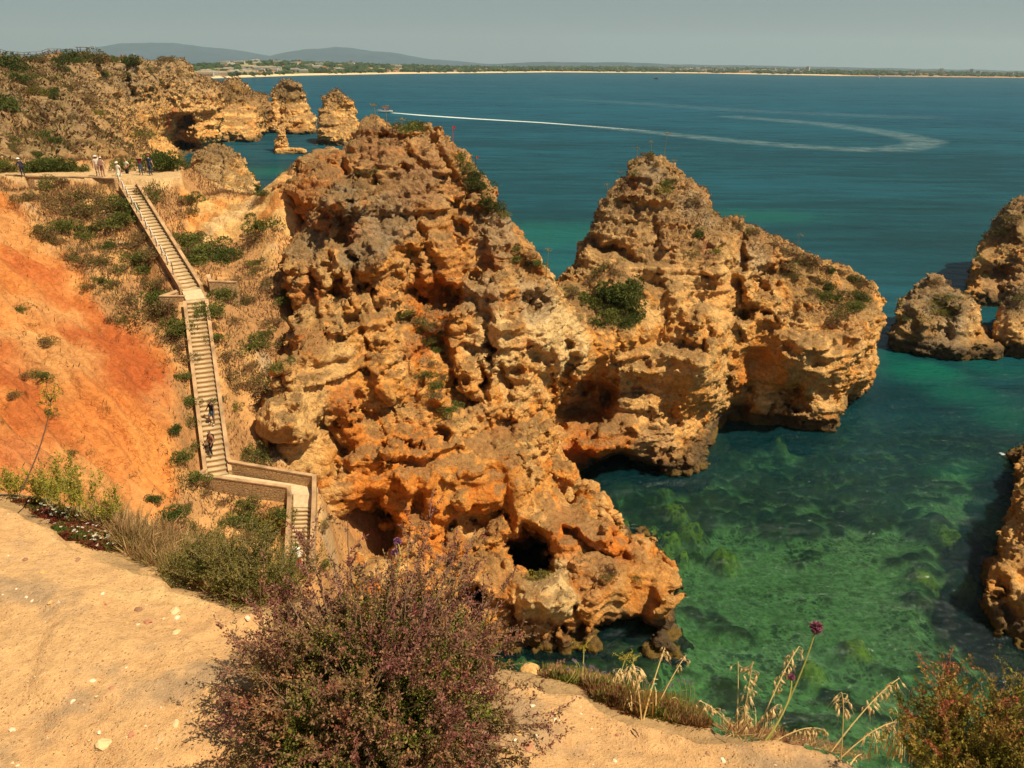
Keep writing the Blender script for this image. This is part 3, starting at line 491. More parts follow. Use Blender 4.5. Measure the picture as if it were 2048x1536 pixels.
fc = rock('far_cliff', [(380,150),(400,158),(430,166),(442,172),(452,170),(460,161),(468,160),(480,164),(492,176),(504,186),(515,184),(528,194),(540,210),(552,224),(556,245),(550,263),(525,268),(523,282),(500,288),(440,290),(440,330),(370,330),(350,250)], [(556,250,450),(540,265,432),(525,284,386),(470,290,378),(440,291,376),(440,210,395),(465,162,412),(515,186,425),(400,158,385),(380,250,362),(480,240,392),(530,230,420),(400,330,380)], [('b',545,262,10,8,0,6,.5),('l',[(430,214),(550,226)],4,2.5),('l',[(440,238),(520,243)],4,-2),('b',500,262,20,16,0,-3,.6),('l',[(520,250),(524,284)],6,5),('b',470,260,30,14,0,-3,.6)], 30, 1.2, 1, 133, zhi=38, big=1.6, bigs=9, med=1.1, meds=4, fine=.5, strata=1.3, knob=1.0, wobk=.25, lay=1.5, m=M_FAR, colfn=rock_col([(466,175,410,40,np.array([.24,.15,.06]),.9),(520,200,424,40,BROWN,.8),(430,185,395,40,BROWN,.7),(510,240,395,20,ORANGE,.4)], org=.25, lich=.4, lz=(22,30), wet=2.5, strat=1.1))
tag(fc, 'far banded cliffs with pointed brown tops reaching out towards the bell-shaped rock', 'cliff')
LC_poly = [(-400,112),(-100,114),(0,116),(60,120),(100,116),(160,114),(200,116),(250,122),(300,126),(325,124),(345,120),(362,126),(376,135),(388,152),(400,166),(432,186),(440,230),(444,292),(436,330),(400,400),(-400,420)]
LC_ctrl = [(-400,112,160),(-400,300,95),(-200,200,115),(0,120,200),(0,160,150),(0,220,118),(0,300,92),(60,118,230),(60,160,170),(60,220,140),(100,300,100),(130,140,215),(120,180,165),(150,200,160),(170,240,148),(210,270,140),(200,340,98),(200,310,112),(250,300,130),(290,325,120),(300,345,108),(160,116,255),(200,118,262),(190,160,250),(210,200,236),(240,230,232),(270,265,225),(250,122,280),(250,180,268),(300,126,308),(300,200,296),(290,250,270),(310,290,262),(330,312,240),(345,122,335),(340,250,318),(350,300,328),(400,170,348),(400,240,342),(380,290,336),(440,200,354),(440,290,350),(430,330,352)]
LC_feat = [('b',365,245,26,22,0,14,.3),('b',375,292,26,9,0,14,.4),('l',[(248,140),(262,190),(272,215)],8,9),('b',215,185,36,34,0,-6,.6),('b',310,180,30,45,0,-5,.7),('b',230,200,16,10,0,6,.5),('b',330,180,12,30,0,6,.5),('b',300,230,16,14,0,-5,.6),('l',[(200,165),(245,168)],4,4),('l',[(345,212),(430,208)],4,3),('l',[(350,220),(430,224)],4,-3),
 ('b',45,265,26,14,0,5,.4),('b',210,300,24,9,0,6,.4),('b',190,268,26,8,0,4,.5),('b',120,230,40,30,0,-4,.7),('b',60,160,30,20,0,-5,.7),('l',[(20,150),(80,240),(110,330)],16,5),('b',150,250,22,12,0,4,.6),('b',20,220,24,40,0,-5,.7),('b',290,270,24,20,20,-5,.6),('b',395,265,20,18,0,-5,.6),('b',270,250,9,18,0,6,.6)]
LC_feat = [f[:6] + (f[6] * 1.5,) + f[7:] if f[0] == 'b' else (f[0], f[1], f[2], f[3] * 1.5) for f in LC_feat]
LC_spots = [(180,165,180,25,RED*1.2,.9),(225,135,245,28,ORANGE,.9),(385,262,320,28,np.array([.55,.20,.08]),.95),(350,240,320,26,RED*1.1,.8),(210,190,200,50,CREAM*.9,.8),(240,240,190,50,CREAM*.9,.6),(400,215,335,50,CREAM,.6),(130,240,140,50,LICH*1.6,.7),(90,140,200,50,np.array([.28,.16,.07]),.7),(300,160,280,60,np.array([.36,.24,.12]),.6),(60,190,140,50,np.array([.36,.24,.12]),.6),(325,265,240,15,ORANGE,.7),(220,310,120,40,OCHRE,.7),(160,280,125,40,np.array([.50,.28,.13]),.6),(90,310,105,40,np.array([.38,.24,.12]),.6)]
lc = rock('far_left_cliff', LC_poly, LC_ctrl, LC_feat, 45, 0.85, 1, 147, zlo=-2.5, zhi=45, big=3.0, bigs=15, med=1.6, meds=5, fine=.4, strata=1.6, knob=1.3, wobk=.35, ter=3.0, tern=9.0, lay=2.0, m=M_FAR, colfn=rock_col(LC_spots, org=.30, lich=.75, lz=(12,30), wet=2.0, strat=.6, top=np.array([.20,.14,.055]), topn=.86), xlim=(-190, -60), ylim=(84, 420))
tag(lc, 'long brown and ochre cliff with scrub along its top behind the people on the path', 'cliff')
for o_ in (s4, fc, lc): tag(o_, kind='structure')
# ------------------------------------------------------------------ hillside with the stairway gully (height field)
def P3(px, py, zc): return tuple(atC(np.array(px), np.array(py), zc))
ST = dict(top=P3(257, 372, 61.8), mid0=P3(383, 580, 51.8), mid1=P3(391, 598, 50.8), low=P3(437, 952, 44.5), cor=P3(606, 985, 44.0), l3a=P3(606, 1014, 43.5), end=P3(600, 1140, 42.2))
tctrl = [(0,380,60),(0,600,42),(0,800,33),(0,950,27.5),(150,600,45),(150,800,36),(150,950,31.5),(300,700,43.5),(300,900,37),(300,1000,34),(350,850,39.5),(370,700,46),(395,900,40),(300,1050,33),(450,1050,35.8),(550,1060,36.8),(500,1150,33),(300,1150,29),(100,1050,27),(0,1100,23),
 (450,700,47),(520,700,49),(560,620,52),(500,560,54),(455,600,51.5),(440,800,44),(500,850,43.5),(500,920,41.2),(590,940,42.3),(440,555,53.5),(420,500,57),(480,500,57.5),(560,500,56.5),(600,430,60),(380,382,66),(450,386,66),(540,381,65),(600,345,64),(470,430,61),(500,470,59),(390,440,61.5),
 (150,400,61),(250,450,58.5),(200,500,54.5),(100,450,57),(300,550,53.5),(60,385,64),(250,570,51),(130,490,55),(30,470,51),(200,650,46.5),(80,700,39),(230,800,38),(320,500,57.5),(360,600,50),(340,650,47.5),]
c3 = [tuple(atY(np.array(a), np.array(b), float(c))) for a, b, c in tctrl]
c3 += [tuple(atZ(np.array(x), np.array(352.), 27.0)) for x in (30, 90, 150, 200, 250, 300, 350)]
c3 += [(-47, 71, 27), (-40, 71, 27), (-34, 72, 27), (-29, 70, 27), (-52, 74, 27.4), (-60, 78, 28), (-46, 82, 23), (-58, 92, 23), (-34, 78, 19), (-30, 86, 3), (-24, 76, 18), (-20, 84, 4), (-16, 90, -3), (-40, 92, 12), (-38, 104, -1), (-72, 100, 26), (-70, 118, 20), (-56, 112, 12), (-48, 125, -1), (-90, 120, 28), (-95, 150, 28),
 (-12, 0, 30), (-20, 10, 28), (-10, 14, 20), (-5, 19, 10), (0, 24, 2), (5, 26, -3), (15, 22, -4), (-40, 0, 34), (-40, 20, 32), (-60, 20, 35), (-60, 50, 34), (-80, 60, 35), (-80, 90, 33), (-55, 65, 30.5), (-8, 38, -1), (0, 36, -4), (10, 36, -5), (-4, 45, 0), (0, 60, -3), (5, 75, -6), (-5, 70, 2), (20, 10, -6), (-14, 60, 14), (-10, 50, 6), (-12, 66, 15), (-6, 78, -3), (-100, 20, 36), (-30, 30, 24.5), (-8, 30, 3), (-8.9, 38.3, 1.5), (-8.6, 41, 1), (-9.1, 35.8, 3), (-9.5, 40.5, 5), (-7, 36, 0), (-7, 39, 0)]
for k in ('top', 'mid0', 'mid1', 'low', 'cor', 'l3a', 'end'): c3.append(ST[k])
c3 = np.array(c3)
def terr_h(x, y):
    return rbf(c3[:, :2] / 10, c3[:, 2], np.stack([x, y], -1) / 10, 0.12)
gx = np.concatenate([np.arange(-110, -52, 0.6), np.arange(-52, -2, 0.16), np.arange(-2, 12, .5)]); gy = np.concatenate([np.arange(-2, 22, 0.6), np.arange(22, 74, 0.16), np.arange(74, 160, .7)])
TX, TY = np.meshgrid(gx, gy, indexing='ij')
cx_ = np.arange(-112, 14, 1.0); cy_ = np.arange(-4, 163, 1.0); CX, CY = np.meshgrid(cx_, cy_, indexing='ij')
CH = terr_h(CX.ravel(), CY.ravel()).reshape(CX.shape)
def base_h(x, y):
    u = np.clip((x + 112), 0, CX.shape[0] - 1.001); v = np.clip((y + 4), 0, CX.shape[1] - 1.001); i = u.astype(int); j = v.astype(int); a = u - i; b = v - j
    return CH[i, j] * (1 - a) * (1 - b) + CH[i + 1, j] * a * (1 - b) + CH[i, j + 1] * (1 - a) * b + CH[i + 1, j + 1] * a * b
path_segs = [(ST['top'], ST['mid0'], 0.9), (ST['mid0'], ST['mid1'], 0.9), (ST['mid1'], ST['low'], 0.9), (ST['low'], ST['cor'], 0.9), (ST['cor'], ST['l3a'], 0.8), (ST['l3a'], ST['end'], 0.8)]
def seg_d(x, y, A, B):
    ex, ey = B[0] - A[0], B[1] - A[1]; t = np.clip(((x - A[0]) * ex + (y - A[1]) * ey) / (ex * ex + ey * ey), 0, 1)
    return np.hypot(x - A[0] - t * ex, y - A[1] - t * ey), A[2] + t * (B[2] - A[2])
def stair_z(x, y):
    D = np.full(x.shape, 99.); Z = np.zeros(x.shape)
    for A, B, w in path_segs:
        d, z = seg_d(x, y, A, B); m = d < D; D = np.where(m, d, D); Z = np.where(m, z, Z)
    return D, Z
tx, ty = TX.ravel(), TY.ravel(); Hb = base_h(tx, ty)
P2 = np.stack([tx, ty, np.zeros_like(tx)], -1)
D, SZ = stair_z(tx, ty)
warp = fbm(P2, 3.0, 3, 301)
orangeC = [tuple(atY(np.array(a), np.array(b), float(c))) for a, b, c in [(200, 700, 42), (250, 850, 37.5), (150, 900, 33), (60, 700, 38), (300, 950, 35), (260, 760, 40), (120, 560, 47)]]
bare = np.zeros_like(tx)
qx, qy, qz = proj(np.stack([tx, ty, Hb], -1))
# bare clay face: world region between the crest line and the gully
def inpoly(x, y, P):
    ins = np.zeros(x.shape, bool)
    for i in range(len(P)):
        ax, ay = P[i][:2]; bx, by = P[(i + 1) % len(P)][:2]
        ins ^= ((ay > y) != (by > y)) & (x < (bx - ax) * (y - ay) / ((by - ay) if by != ay else 1e-9) + ax)
    return ins
bare_poly = [tuple(atY(np.array(a), np.array(b), float(c))) for a, b, c in [(-60, 380, 60), (0, 372, 61), (60, 440, 57), (140, 500, 53.5), (200, 600, 48.5), (280, 620, 47.5), (330, 690, 45), (352, 800, 41), (352, 920, 37), (330, 1020, 34), (200, 1100, 28), (-100, 1200, 18), (-300, 900, 22)]]
wx_ = tx + 0.9 * warp; wy_ = ty + 0.9 * fbm(P2, 3.0, 3, 305)
bare = np.mean([inpoly(wx_ + 1.3 * math.cos(a) * k, wy_ + 1.3 * math.sin(a) * k, bare_poly) for k in (.35, 1.0) for a in np.linspace(0, 2 * PI, 9)[:-1]], axis=0)
bare2 = inpoly(wx_, wy_, [tuple(atY(np.array(a), np.array(b), float(c))) for a, b, c in [(365, 378, 66), (560, 376, 65), (604, 392, 61.5), (592, 450, 58), (545, 475, 58), (500, 470, 59.5), (440, 492, 58.5), (380, 480, 59), (372, 430, 62.5), (362, 400, 64)]]).astype(float)
G = lambda sc, sd, o=4: fbm(P2, sc, o, sd, 0.55)
near = sst(D, 0.9, 3.0)
hh = Hb + near * (0.75 * G(7, 311) + 0.35 * G(2.4, 312)) + sst(D, .9, 1.6) * 0.16 * G(0.9, 313)
# rills running down the clay face (erosion follows the fall line)
rl = (tx * 0.55 + ty * 0.95) + 1.3 * warp
rill = np.abs(perlin(np.stack([rl / 2.6, 0 * rl, (tx - ty) / 14.], -1), 321)); rill2 = np.abs(perlin(np.stack([rl / 1.0, 0 * rl, (tx - ty) / 8.], -1), 322))
hh += near * (bare + bare2) * (.30 * (.5 - worley(P2, 1.6, 323)) + .12 * G(.5, 324)); hh -= near * bare ** 2 * (1.8 * (0.35 - rill).clip(0) * 2 + 0.7 * (0.3 - rill2).clip(0) * 2)
hh -= near * bare2 * 0.8 * (0.35 - rill2).clip(0) * 2
rk = sst(fbm(P2, 3.2, 4, 331), 0.12, 0.3) * (1 - bare) * (1 - bare2)
hh += near * rk * (0.7 * (0.6 - worley(P2, 0.9, 332)) + 0.25)
hh = np.where(D < 1.9, lerp(SZ - 0.35, hh, sst(D, 0.85, 1.9)), hh)
# terrace for the path at the top of the stairs
pathy = inpoly(tx, ty, [tuple(atZ(np.array(a), np.array(b), 27.)) for a, b in [(-60, 353), (60, 354), (235, 358), (300, 358), (362, 356), (362, 343), (300, 341), (60, 343), (-60, 344)]])
hh = np.where(pathy, 27.0 + 0.05 * G(1.2, 341), hh)
TV = np.stack([tx, ty, hh], -1); nx_, ny_ = TX.shape
ii = np.arange(nx_ * ny_).reshape(nx_, ny_); TQ = np.stack([ii[:-1, :-1].ravel(), ii[1:, :-1].ravel(), ii[1:, 1:].ravel(), ii[:-1, 1:].ravel()], -1)
n1 = G(6, 351); n2 = G(1.6, 352); n3 = G(3.5, 353)
SOILG = np.array([.52, .28, .11]); DRY = np.array([.36, .19, .08]); CLAY = np.array([.50, .180, .048]); CLAYR = np.array([.38, .095, .026]); TANS = np.array([.54, .265, .095])
c = lerp(DRY, SOILG, sst(n1 + .6 * n2, -.15, .3)[:, None]); c = lerp(c, np.array([.55, .26, .09]), (.7 * sst(n3 + .4 * n2, .1, .35))[:, None])
cb = lerp(TANS, CLAY, sst(n1 + .5 * n2 + .15, -.3, .25)[:, None])
bn = perlin(np.stack([rl / 1.9, 0 * rl, (tx - ty) / 16.], -1), 325); cb = cb * (1 + .42 * bn + .16 * G(.7, 326))[:, None]; cb = lerp(cb, TANS * 1.05, (.40 * sst(bn + .4 * n2, .12, .4))[:, None])
for (a, b, y, r, cc, s) in [(190, 650, 45, 3.2, CLAYR, .9), (230, 720, 41.5, 3.6, CLAYR, .9), (150, 600, 47, 3.0, CLAYR, .6), (290, 720, 42.5, 2.0, CLAYR, .7), (20, 740, 36, 2.0, CLAYR, .8), (80, 830, 34, 1.6, CLAYR, .7), (20, 690, 38.5, 1.6, CLAYR, .8), (60, 520, 50, 2.2, CLAYR * 1.1, .7), (250, 870, 37, 3.0, np.array([.55, .19, .05]), .8), (310, 880, 37, 2.2, np.array([.60, .25, .07]), .8),
                            (120, 720, 40, 2.6, TANS, .8), (90, 600, 45, 3, TANS * 1.05, .8), (60, 470, 55, 3, TANS, .7), (140, 930, 32, 2.2, TANS, .6), (20, 880, 30, 2.0, np.array([.42, .13, .05]), .6), (40, 930, 28.5, 1.5, TANS, .5), (330, 780, 41, 1.5, TANS, .5)]:
    p = atY(np.array(a), np.array(b), float(y)); d = np.hypot(tx - p[0], ty - p[1]) / r + .5 * n2 + .35 * n3
    cb = lerp(cb, cc, (s * sst(1 - d, -.1, .45))[:, None])
c = lerp(c, cb, sst(bare + .5 * n2, .25, .75)[:, None]); c = lerp(c, lerp(np.array([.66, .40, .16]), np.array([.60, .27, .08]), sst(n3 + n2, -.1, .3)[:, None]), bare2[:, None])
c = lerp(c, lerp(CREAM * .85, LICH * 1.6, sst(n2, -.1, .3)[:, None]), (rk * .8)[:, None])
# trodden paths
def band(pts, w):
    d = np.full(tx.shape, 99.)
    for A, B in zip(pts[:-1], pts[1:]): d = np.minimum(d, seg_d(tx, ty, A, B)[0])
    return 1 - sst(d + .3 * n2, w * .6, w * 1.2)
tr = [tuple(atY(np.array(a), np.array(b), float(y))) for a, b, y in [(372, 500, 57), (400, 470, 59), (440, 440, 61), (500, 425, 62), (545, 395, 64)]]
tr2 = [tuple(atY(np.array(a), np.array(b), float(y))) for a, b, y in [(300, 408, 63), (335, 395, 64), (352, 388, 65)]]
c = lerp(c, np.array([.64, .42, .20]), np.maximum(band(tr, .8), band(tr2, .6))[:, None])
c = lerp(c, np.array([.55, .38, .20]), np.where(pathy, .9, 0)[:, None])
c = lerp(c, SAND, (1 - sst(hh, .5, 2.0))[:, None]); c = lerp(c, WET, (1 - sst(hh, -.3, .3))[:, None])
hill = mesh_np('hillside', TV, TQ, M_SOIL, col=np.clip(c, .01, .9), extra={'Crack': bare * sst(n3 + .35, -.1, .3)})
tag(hill, kind='structure')
def gh(x, y):
    """final ground height by nearest grid vertex"""
    x = np.asarray(x, float); y = np.asarray(y, float)
    i = np.clip(np.searchsorted(gx, x), 1, len(gx) - 1); i = np.where(np.abs(gx[i - 1] - x) < np.abs(gx[i] - x), i - 1, i)
    j = np.clip(np.searchsorted(gy, y), 1, len(gy) - 1); j = np.where(np.abs(gy[j - 1] - y) < np.abs(gy[j] - y), j - 1, j)
    return hh.reshape(nx_, ny_)[i, j]
log('hillside')

# ------------------------------------------------------------------ sea bed and water
sx = np.concatenate([np.arange(-40, -6, 2.), np.arange(-6, 62, 0.22), np.arange(62, 110, 1.5)]); sy = np.concatenate([np.arange(14, 30, 1.), np.arange(30, 96, 0.24), np.arange(96, 180, 1.5)])
BX, BY = np.meshgrid(sx, sy, indexing='ij'); bx, by = BX.ravel(), BY.ravel(); P2 = np.stack([bx, by, 0 * bx], -1)
def dist_poly(pts):
    d = np.full(bx.shape, 99.)
    for A, B in zip(pts[:-1], pts[1:]): d = np.minimum(d, seg_d(bx, by, (*A, 0), (*B, 0))[0])
    return d
shore = dist_poly([(-8, 36), (2, 38.6), (9.5, 39.5), (11, 42)]); shore = np.minimum(shore, dist_poly([(11, 42), (9, 50), (5, 58), (5, 62), (16, 65), (20, 74), (34, 73.5)]))
sh2 = dist_poly([(29, 40), (29, 44), (33, 50), (40, 62)])
far = sst(by + 0.25 * bx, 70, 112)
n1 = fbm(P2, 14, 4, 401); n2 = fbm(P2, 4.5, 4, 402); n3 = fbm(P2, 1.4, 3, 403)
depth = 2.0 + 0.05 * (by - 38) + 4.5 * far + 0.9 * n1 * 1.5
rocky = sst(n1 * .8 + n2 + .10 - .35 * sst(np.hypot(bx - 20, by - 48), 14, 3) - .3 * far + .55 * sst(by - .2 * bx, 52, 62), -.16, .16)
wk = worley(P2, 1.5, 405); wk2 = worley(P2, .7, 406); wk3 = worley(P2, 3.4, 407)
bed = -depth + rocky * (1.0 * (0.75 - wk).clip(0) + .22 * (.7 - wk2).clip(0) + 1.3 * (.7 - wk3).clip(0)) + .06 * n3
bed += 1.3 * (1 - sst(np.minimum(shore, sh2 + 1.5), 0, 4))
def spot(a, b, r, t): 
    p = atZ(np.array(a), np.array(b), -1.); d = np.hypot((bx - p[0]), (by - p[1]) * .8) / r + .5 * n2 + .5 * n3; return t * sst(1 - d, -.15, .6)
yel = np.zeros_like(bx)
for a, b, r in [(1350, 1010, 1.6), (1385, 1050, 1.6), (1345, 1065, 1.2), (1305, 1055, .9), (1330, 1090, .9), (1365, 1100, .9), (1450, 1100, 1.5), (1438, 855, 1.1), (1330, 965, 1.0), (1180, 1090, 1), (1250, 1040, 1), (1900, 1060, 1.4), (1850, 1150, 1.2), (1930, 1150, 1.6), (1560, 870, 1), (1720, 1290, 1.3), (1620, 1330, 1.2)]:
    s_ = spot(a, b, r, 1.0); bed = np.maximum(bed, lerp(bed, -.75 + .5 * n3 - 1.1 * wk2 * wk2 - .5 * wk3, s_)); yel = np.maximum(yel, s_)
bed = np.minimum(bed, -.12)
BV = np.stack([bx, by, bed], -1); ii = np.arange(len(sx) * len(sy)).reshape(len(sx), len(sy)); BQ = np.stack([ii[:-1, :-1].ravel(), ii[1:, :-1].ravel(), ii[1:, 1:].ravel(), ii[:-1, 1:].ravel()], -1)
sandc = np.array([.43, .41, .25]); rockc = np.array([.045, .042, .020]); algae = np.array([.12, .095, .02])
rm = sst(rocky * (1.15 - wk) + .3 * rocky * n3, .22, .62)
cc = lerp(sandc * (1 + .25 * n3)[:, None], lerp(rockc, algae, sst(n2 + .5 * n3, -.2, .4)[:, None]), rm[:, None])
cc = lerp(cc, np.array([.62, .44, .05]) * (1 + .6 * n3)[:, None], (.9 * yel)[:, None])
mb = mat('sea bed'); N = NT(mb); pos = N('NewGeometry').outputs['Position']; col = N('Attribute', attribute_name='Col').outputs['Color']
nn = N('TexNoise', {'Vector': pos, 'Scale': 2.0, 'Detail': 8.0, 'Roughness': .7}).outputs[0]
vb = N('TexVoronoi', {'Vector': N('VectorMath', {0: pos, 1: N('VectorMath', {0: N('TexNoise', {'Vector': pos, 'Scale': 1.2, 'Detail': 3.}).outputs['Color'], 'Scale': 1.6}, operation='SCALE').outputs[0]}, operation='ADD').outputs[0], 'Scale': 2.6}); nn = N.math('ADD', N.math('MULTIPLY', nn, .8), N.math('MULTIPLY', N('SeparateColor', {0: vb.outputs['Color']}).outputs[0], .2))
ff = N('MapRange', {0: nn, 1: .34, 2: .64, 3: .62, 4: 1.35}).outputs[0]
def stones(sc, lo, hi):
    v_ = N('TexVoronoi', voronoi_dimensions='2D', ins={'Vector': N('VectorMath', {0: pos, 1: N('VectorMath', {0: N('TexNoise', {'Vector': pos, 'Scale': sc * .8, 'Detail': 2.}).outputs['Color'], 'Scale': .7 / sc}, operation='SCALE').outputs[0]}, operation='ADD').outputs[0], 'Scale': sc})
    rd_ = N('SeparateColor', {0: v_.outputs['Color']}); e_ = N('MapRange', {0: v_.outputs['Distance'], 1: .30, 2: .50, 3: 1., 4: 0.}).outputs[0]
    pick = N('MapRange', {0: rd_.outputs[0], 1: lo, 2: hi}).outputs[0]; return N.math('MULTIPLY', e_, pick), rd_.outputs[1]
st1, rc1 = stones(1.5, .45, .6); st2, rc2 = stones(3.6, .5, .62)
patch = N('MapRange', {0: N('TexNoise', {'Vector': pos, 'Scale': .22, 'Detail': 4., 'Roughness': .6}).outputs[0], 1: .44, 2: .56}).outputs[0]
stn = N.math('MAXIMUM', N.math('MULTIPLY', st1, N('MapRange', {0: patch, 3: .25, 4: 1.}).outputs[0]), N.math('MULTIPLY', st2, N('MapRange', {0: patch, 3: .45, 4: .9}).outputs[0]))
col = N.mixc(N.math('MULTIPLY', stn, .85), col, N.ramp(rc1, [(0, (.030, .030, .014)), (.5, (.070, .062, .022)), (.85, (.15, .11, .03)), (1, (.30, .27, .16))]))
b_ = N('BsdfDiffuse', {0: N.mixc(1.0, col, N('CombineColor', {0: ff, 1: ff, 2: ff}).outputs[0], 'MULTIPLY'), 'Normal': N('Bump', {'Strength': .6, 'Distance': .15, 'Height': nn}).outputs[0]}); N.out(b_.outputs[0])
bedo = mesh_np('seabed', BV, BQ, mb, col=np.clip(cc, .005, .9)); tag(bedo, kind='structure')

# water: one sheet to beyond the far shore; how much of the bed shows follows the depth stored on it
wxs = np.concatenate([-np.geomspace(9000, 130, 30), np.arange(-120, -24, 6.), np.arange(-24, 62, 0.5), np.arange(62, 124, 5.), np.geomspace(130, 14000, 34)])
wys = np.concatenate([np.arange(-60, 24, 12.), np.arange(24, 120, 0.5), np.arange(120, 250, 5.), np.geomspace(255, 12000, 50)])
WX, WY = np.meshgrid(wxs, wys, indexing='ij'); wx, wy = WX.ravel(), WY.ravel()
Pw = np.stack([wx, wy, 0 * wx], -1); fw = sst(wy + .25 * wx, 62, 116); m1 = fbm(Pw, 14, 4, 401); m2 = fbm(Pw, 5, 3, 421)
dpt = 2.0 + .05 * (wy - 38) + 4.5 * fw + 1.3 * m1
opac = 1 - np.exp(-np.clip(dpt, .2, 40) * .105)
opac = np.where(wy > 140, 1, opac); opac = lerp(opac, 1, sst(wy + .25 * wx, 84, 128))
# pale sandy patches that tint the deep water turquoise
turq = np.zeros_like(wx)
for a, b, rx, ry, s in [(1850, 745, 7, 4.5, .9), (1930, 790, 6, 4, .7), (2010, 830, 5, 5, .7), (1910, 945, 4, 1.8, .8), (1950, 930, 3, 1.5, .5), (1480, 430, 30, 9, .45), (1110, 470, 26, 16, .5), (1100, 530, 20, 8, .3), (2000, 740, 6, 4, .4), (1790, 720, 4, 4, .4), (540, 345, 22, 8, .55), (1530, 440, 20, 5, .4), (760, 275, 30, 14, .3), (1800, 1010, 3, 1.5, .3), (1940, 1000, 2.4, 1.4, .5)]:
    p = atZ(np.array(float(a)), np.array(float(b)), 0.); d = np.hypot((wx - p[0]) / rx, (wy - p[1]) / ry / 1.3) + .45 * m2
    turq = np.maximum(turq, s * sst(1.15 - d, 0, .9))
ii = np.arange(len(wxs) * len(wys)).reshape(len(wxs), len(wys)); WQ = np.stack([ii[:-1, :-1].ravel(), ii[1:, :-1].ravel(), ii[1:, 1:].ravel(), ii[:-1, 1:].ravel()], -1)
mw = mat('sea water'); N = NT(mw); pos = N('NewGeometry').outputs['Position']
op = N('Attribute', attribute_name='Opac').outputs['Fac']; tq = N('Attribute', attribute_name='Turq').outputs['Fac']
sep = N('SeparateXYZ', {0: pos}); dist = sep.outputs[1]
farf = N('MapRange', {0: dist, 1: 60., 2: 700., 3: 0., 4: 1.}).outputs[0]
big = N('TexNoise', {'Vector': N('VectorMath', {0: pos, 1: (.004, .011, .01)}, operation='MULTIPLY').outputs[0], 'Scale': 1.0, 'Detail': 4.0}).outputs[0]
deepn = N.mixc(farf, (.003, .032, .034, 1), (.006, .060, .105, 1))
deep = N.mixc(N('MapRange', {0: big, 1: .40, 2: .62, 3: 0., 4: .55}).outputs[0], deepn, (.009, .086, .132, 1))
stk = N('TexNoise', {'Vector': N('VectorMath', {0: pos, 1: (.03, .15, .01)}, operation='MULTIPLY').outputs[0], 'Scale': 1.0, 'Detail': 6.0, 'Roughness': .65}).outputs[0]
deep = N.mixc(1.0, deep, N('CombineColor', {k_: N('MapRange', {0: stk, 1: .35, 2: .65, 3: .72, 4: 1.35}).outputs[0] for k_ in (0, 1, 2)}).outputs[0], 'MULTIPLY')
deep = N.mixc(tq, deep, (.006, .125, .095, 1))
mp = N('Mapping', {0: pos, 2: (0, 0, .5), 3: (1, 2.0, 1)}).outputs[0]
w1 = N('TexNoise', {'Vector': mp, 'Scale': 1.1, 'Detail': 6.0, 'Roughness': .62}).outputs[0]
w2 = N('TexNoise', {'Vector': mp, 'Scale': .16, 'Detail': 4.0, 'Roughness': .6}).outputs[0]
hgt = N.math('ADD', N.math('MULTIPLY', w1, .20), N.math('MULTIPLY', w2, .75))
nor = N('Bump', {'Strength': 1.0, 'Distance': 1.2, 'Height': hgt}).outputs[0]
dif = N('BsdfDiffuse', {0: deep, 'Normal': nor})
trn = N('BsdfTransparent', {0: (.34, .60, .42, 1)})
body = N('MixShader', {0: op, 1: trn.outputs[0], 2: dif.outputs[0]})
gl = N('BsdfGlossy', {0: (.9, .95, 1, 1), 1: .10, 'Normal': nor})
fr = N('Fresnel', {'IOR': 1.33, 'Normal': nor}).outputs[0]
N.out(N('MixShader', {0: N.math('MINIMUM', fr, .13), 1: body.outputs[0], 2: gl.outputs[0]}).outputs[0])
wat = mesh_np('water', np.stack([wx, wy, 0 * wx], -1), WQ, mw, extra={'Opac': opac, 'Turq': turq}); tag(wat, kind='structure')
sf = mesh_np('sea_floor', np.array([[-9500, -80, -12.], [14500, -80, -12], [14500, 12500, -12], [-9500, 12500, -12.]]), np.array([[0, 1, 2, 3]]), simple('deep floor', (.03, .06, .05)), smooth=False); tag(sf, kind='structure')
log('water')

# ------------------------------------------------------------------ foreground clifftop
GZ = 34.35
epx = [(-700, 880), (-300, 950), (-60, 985), (0, 1000), (100, 1032), (120, 1075), (200, 1100), (320, 1135), (330, 1165), (420, 1188), (470, 1208), (590, 1215), (700, 1240), (900, 1320), (985, 1338), (1080, 1352), (1165, 1368), (1190, 1395), (1250, 1425), (1330, 1440), (1400, 1455), (1470, 1456), (1600, 1468), (1700, 1490), (1790, 1530), (1900, 1620), (2400, 1900)]
E = np.array([atZ(np.array(float(a)), np.array(float(b)), GZ)[:2] for a, b in epx]); LPX = np.array([e[0] for e in epx])
fx = np.concatenate([np.arange(-7, -3.2, .08), np.arange(-3.2, 2.2, .014), np.arange(2.2, 5, .06)]); fy = np.concatenate([np.arange(-4, .8, .1), np.arange(.8, 3.9, .014), np.arange(3.9, 8, .08)])
FX, FY = np.meshgrid(fx, fy, indexing='ij'); ax, ay = FX.ravel(), FY.ravel()
P2 = np.stack([ax, ay, 0 * ax], -1)
qxx = ax + .05 * fbm(P2, .35, 4, 501); qyy = ay + .05 * fbm(P2, .35, 4, 502)
dE = np.full(ax.shape, 99.)
for A, B in zip(E[:-1], E[1:]): dE = np.minimum(dE, seg_d(qxx, qyy, (*A, 0), (*B, 0))[0])
inside = inpoly(qxx, qyy, [tuple(p) for p in E] + [(9, -9), (-12, -9)])
sdE = np.where(inside, -dE, dE)
wv = np.interp(ax, [-3, -1.2, -.3, .1, .55, .8, 1.2], [.42, .46, .22, .26, .30, .06, .04])      # width of the planted verge below the lip
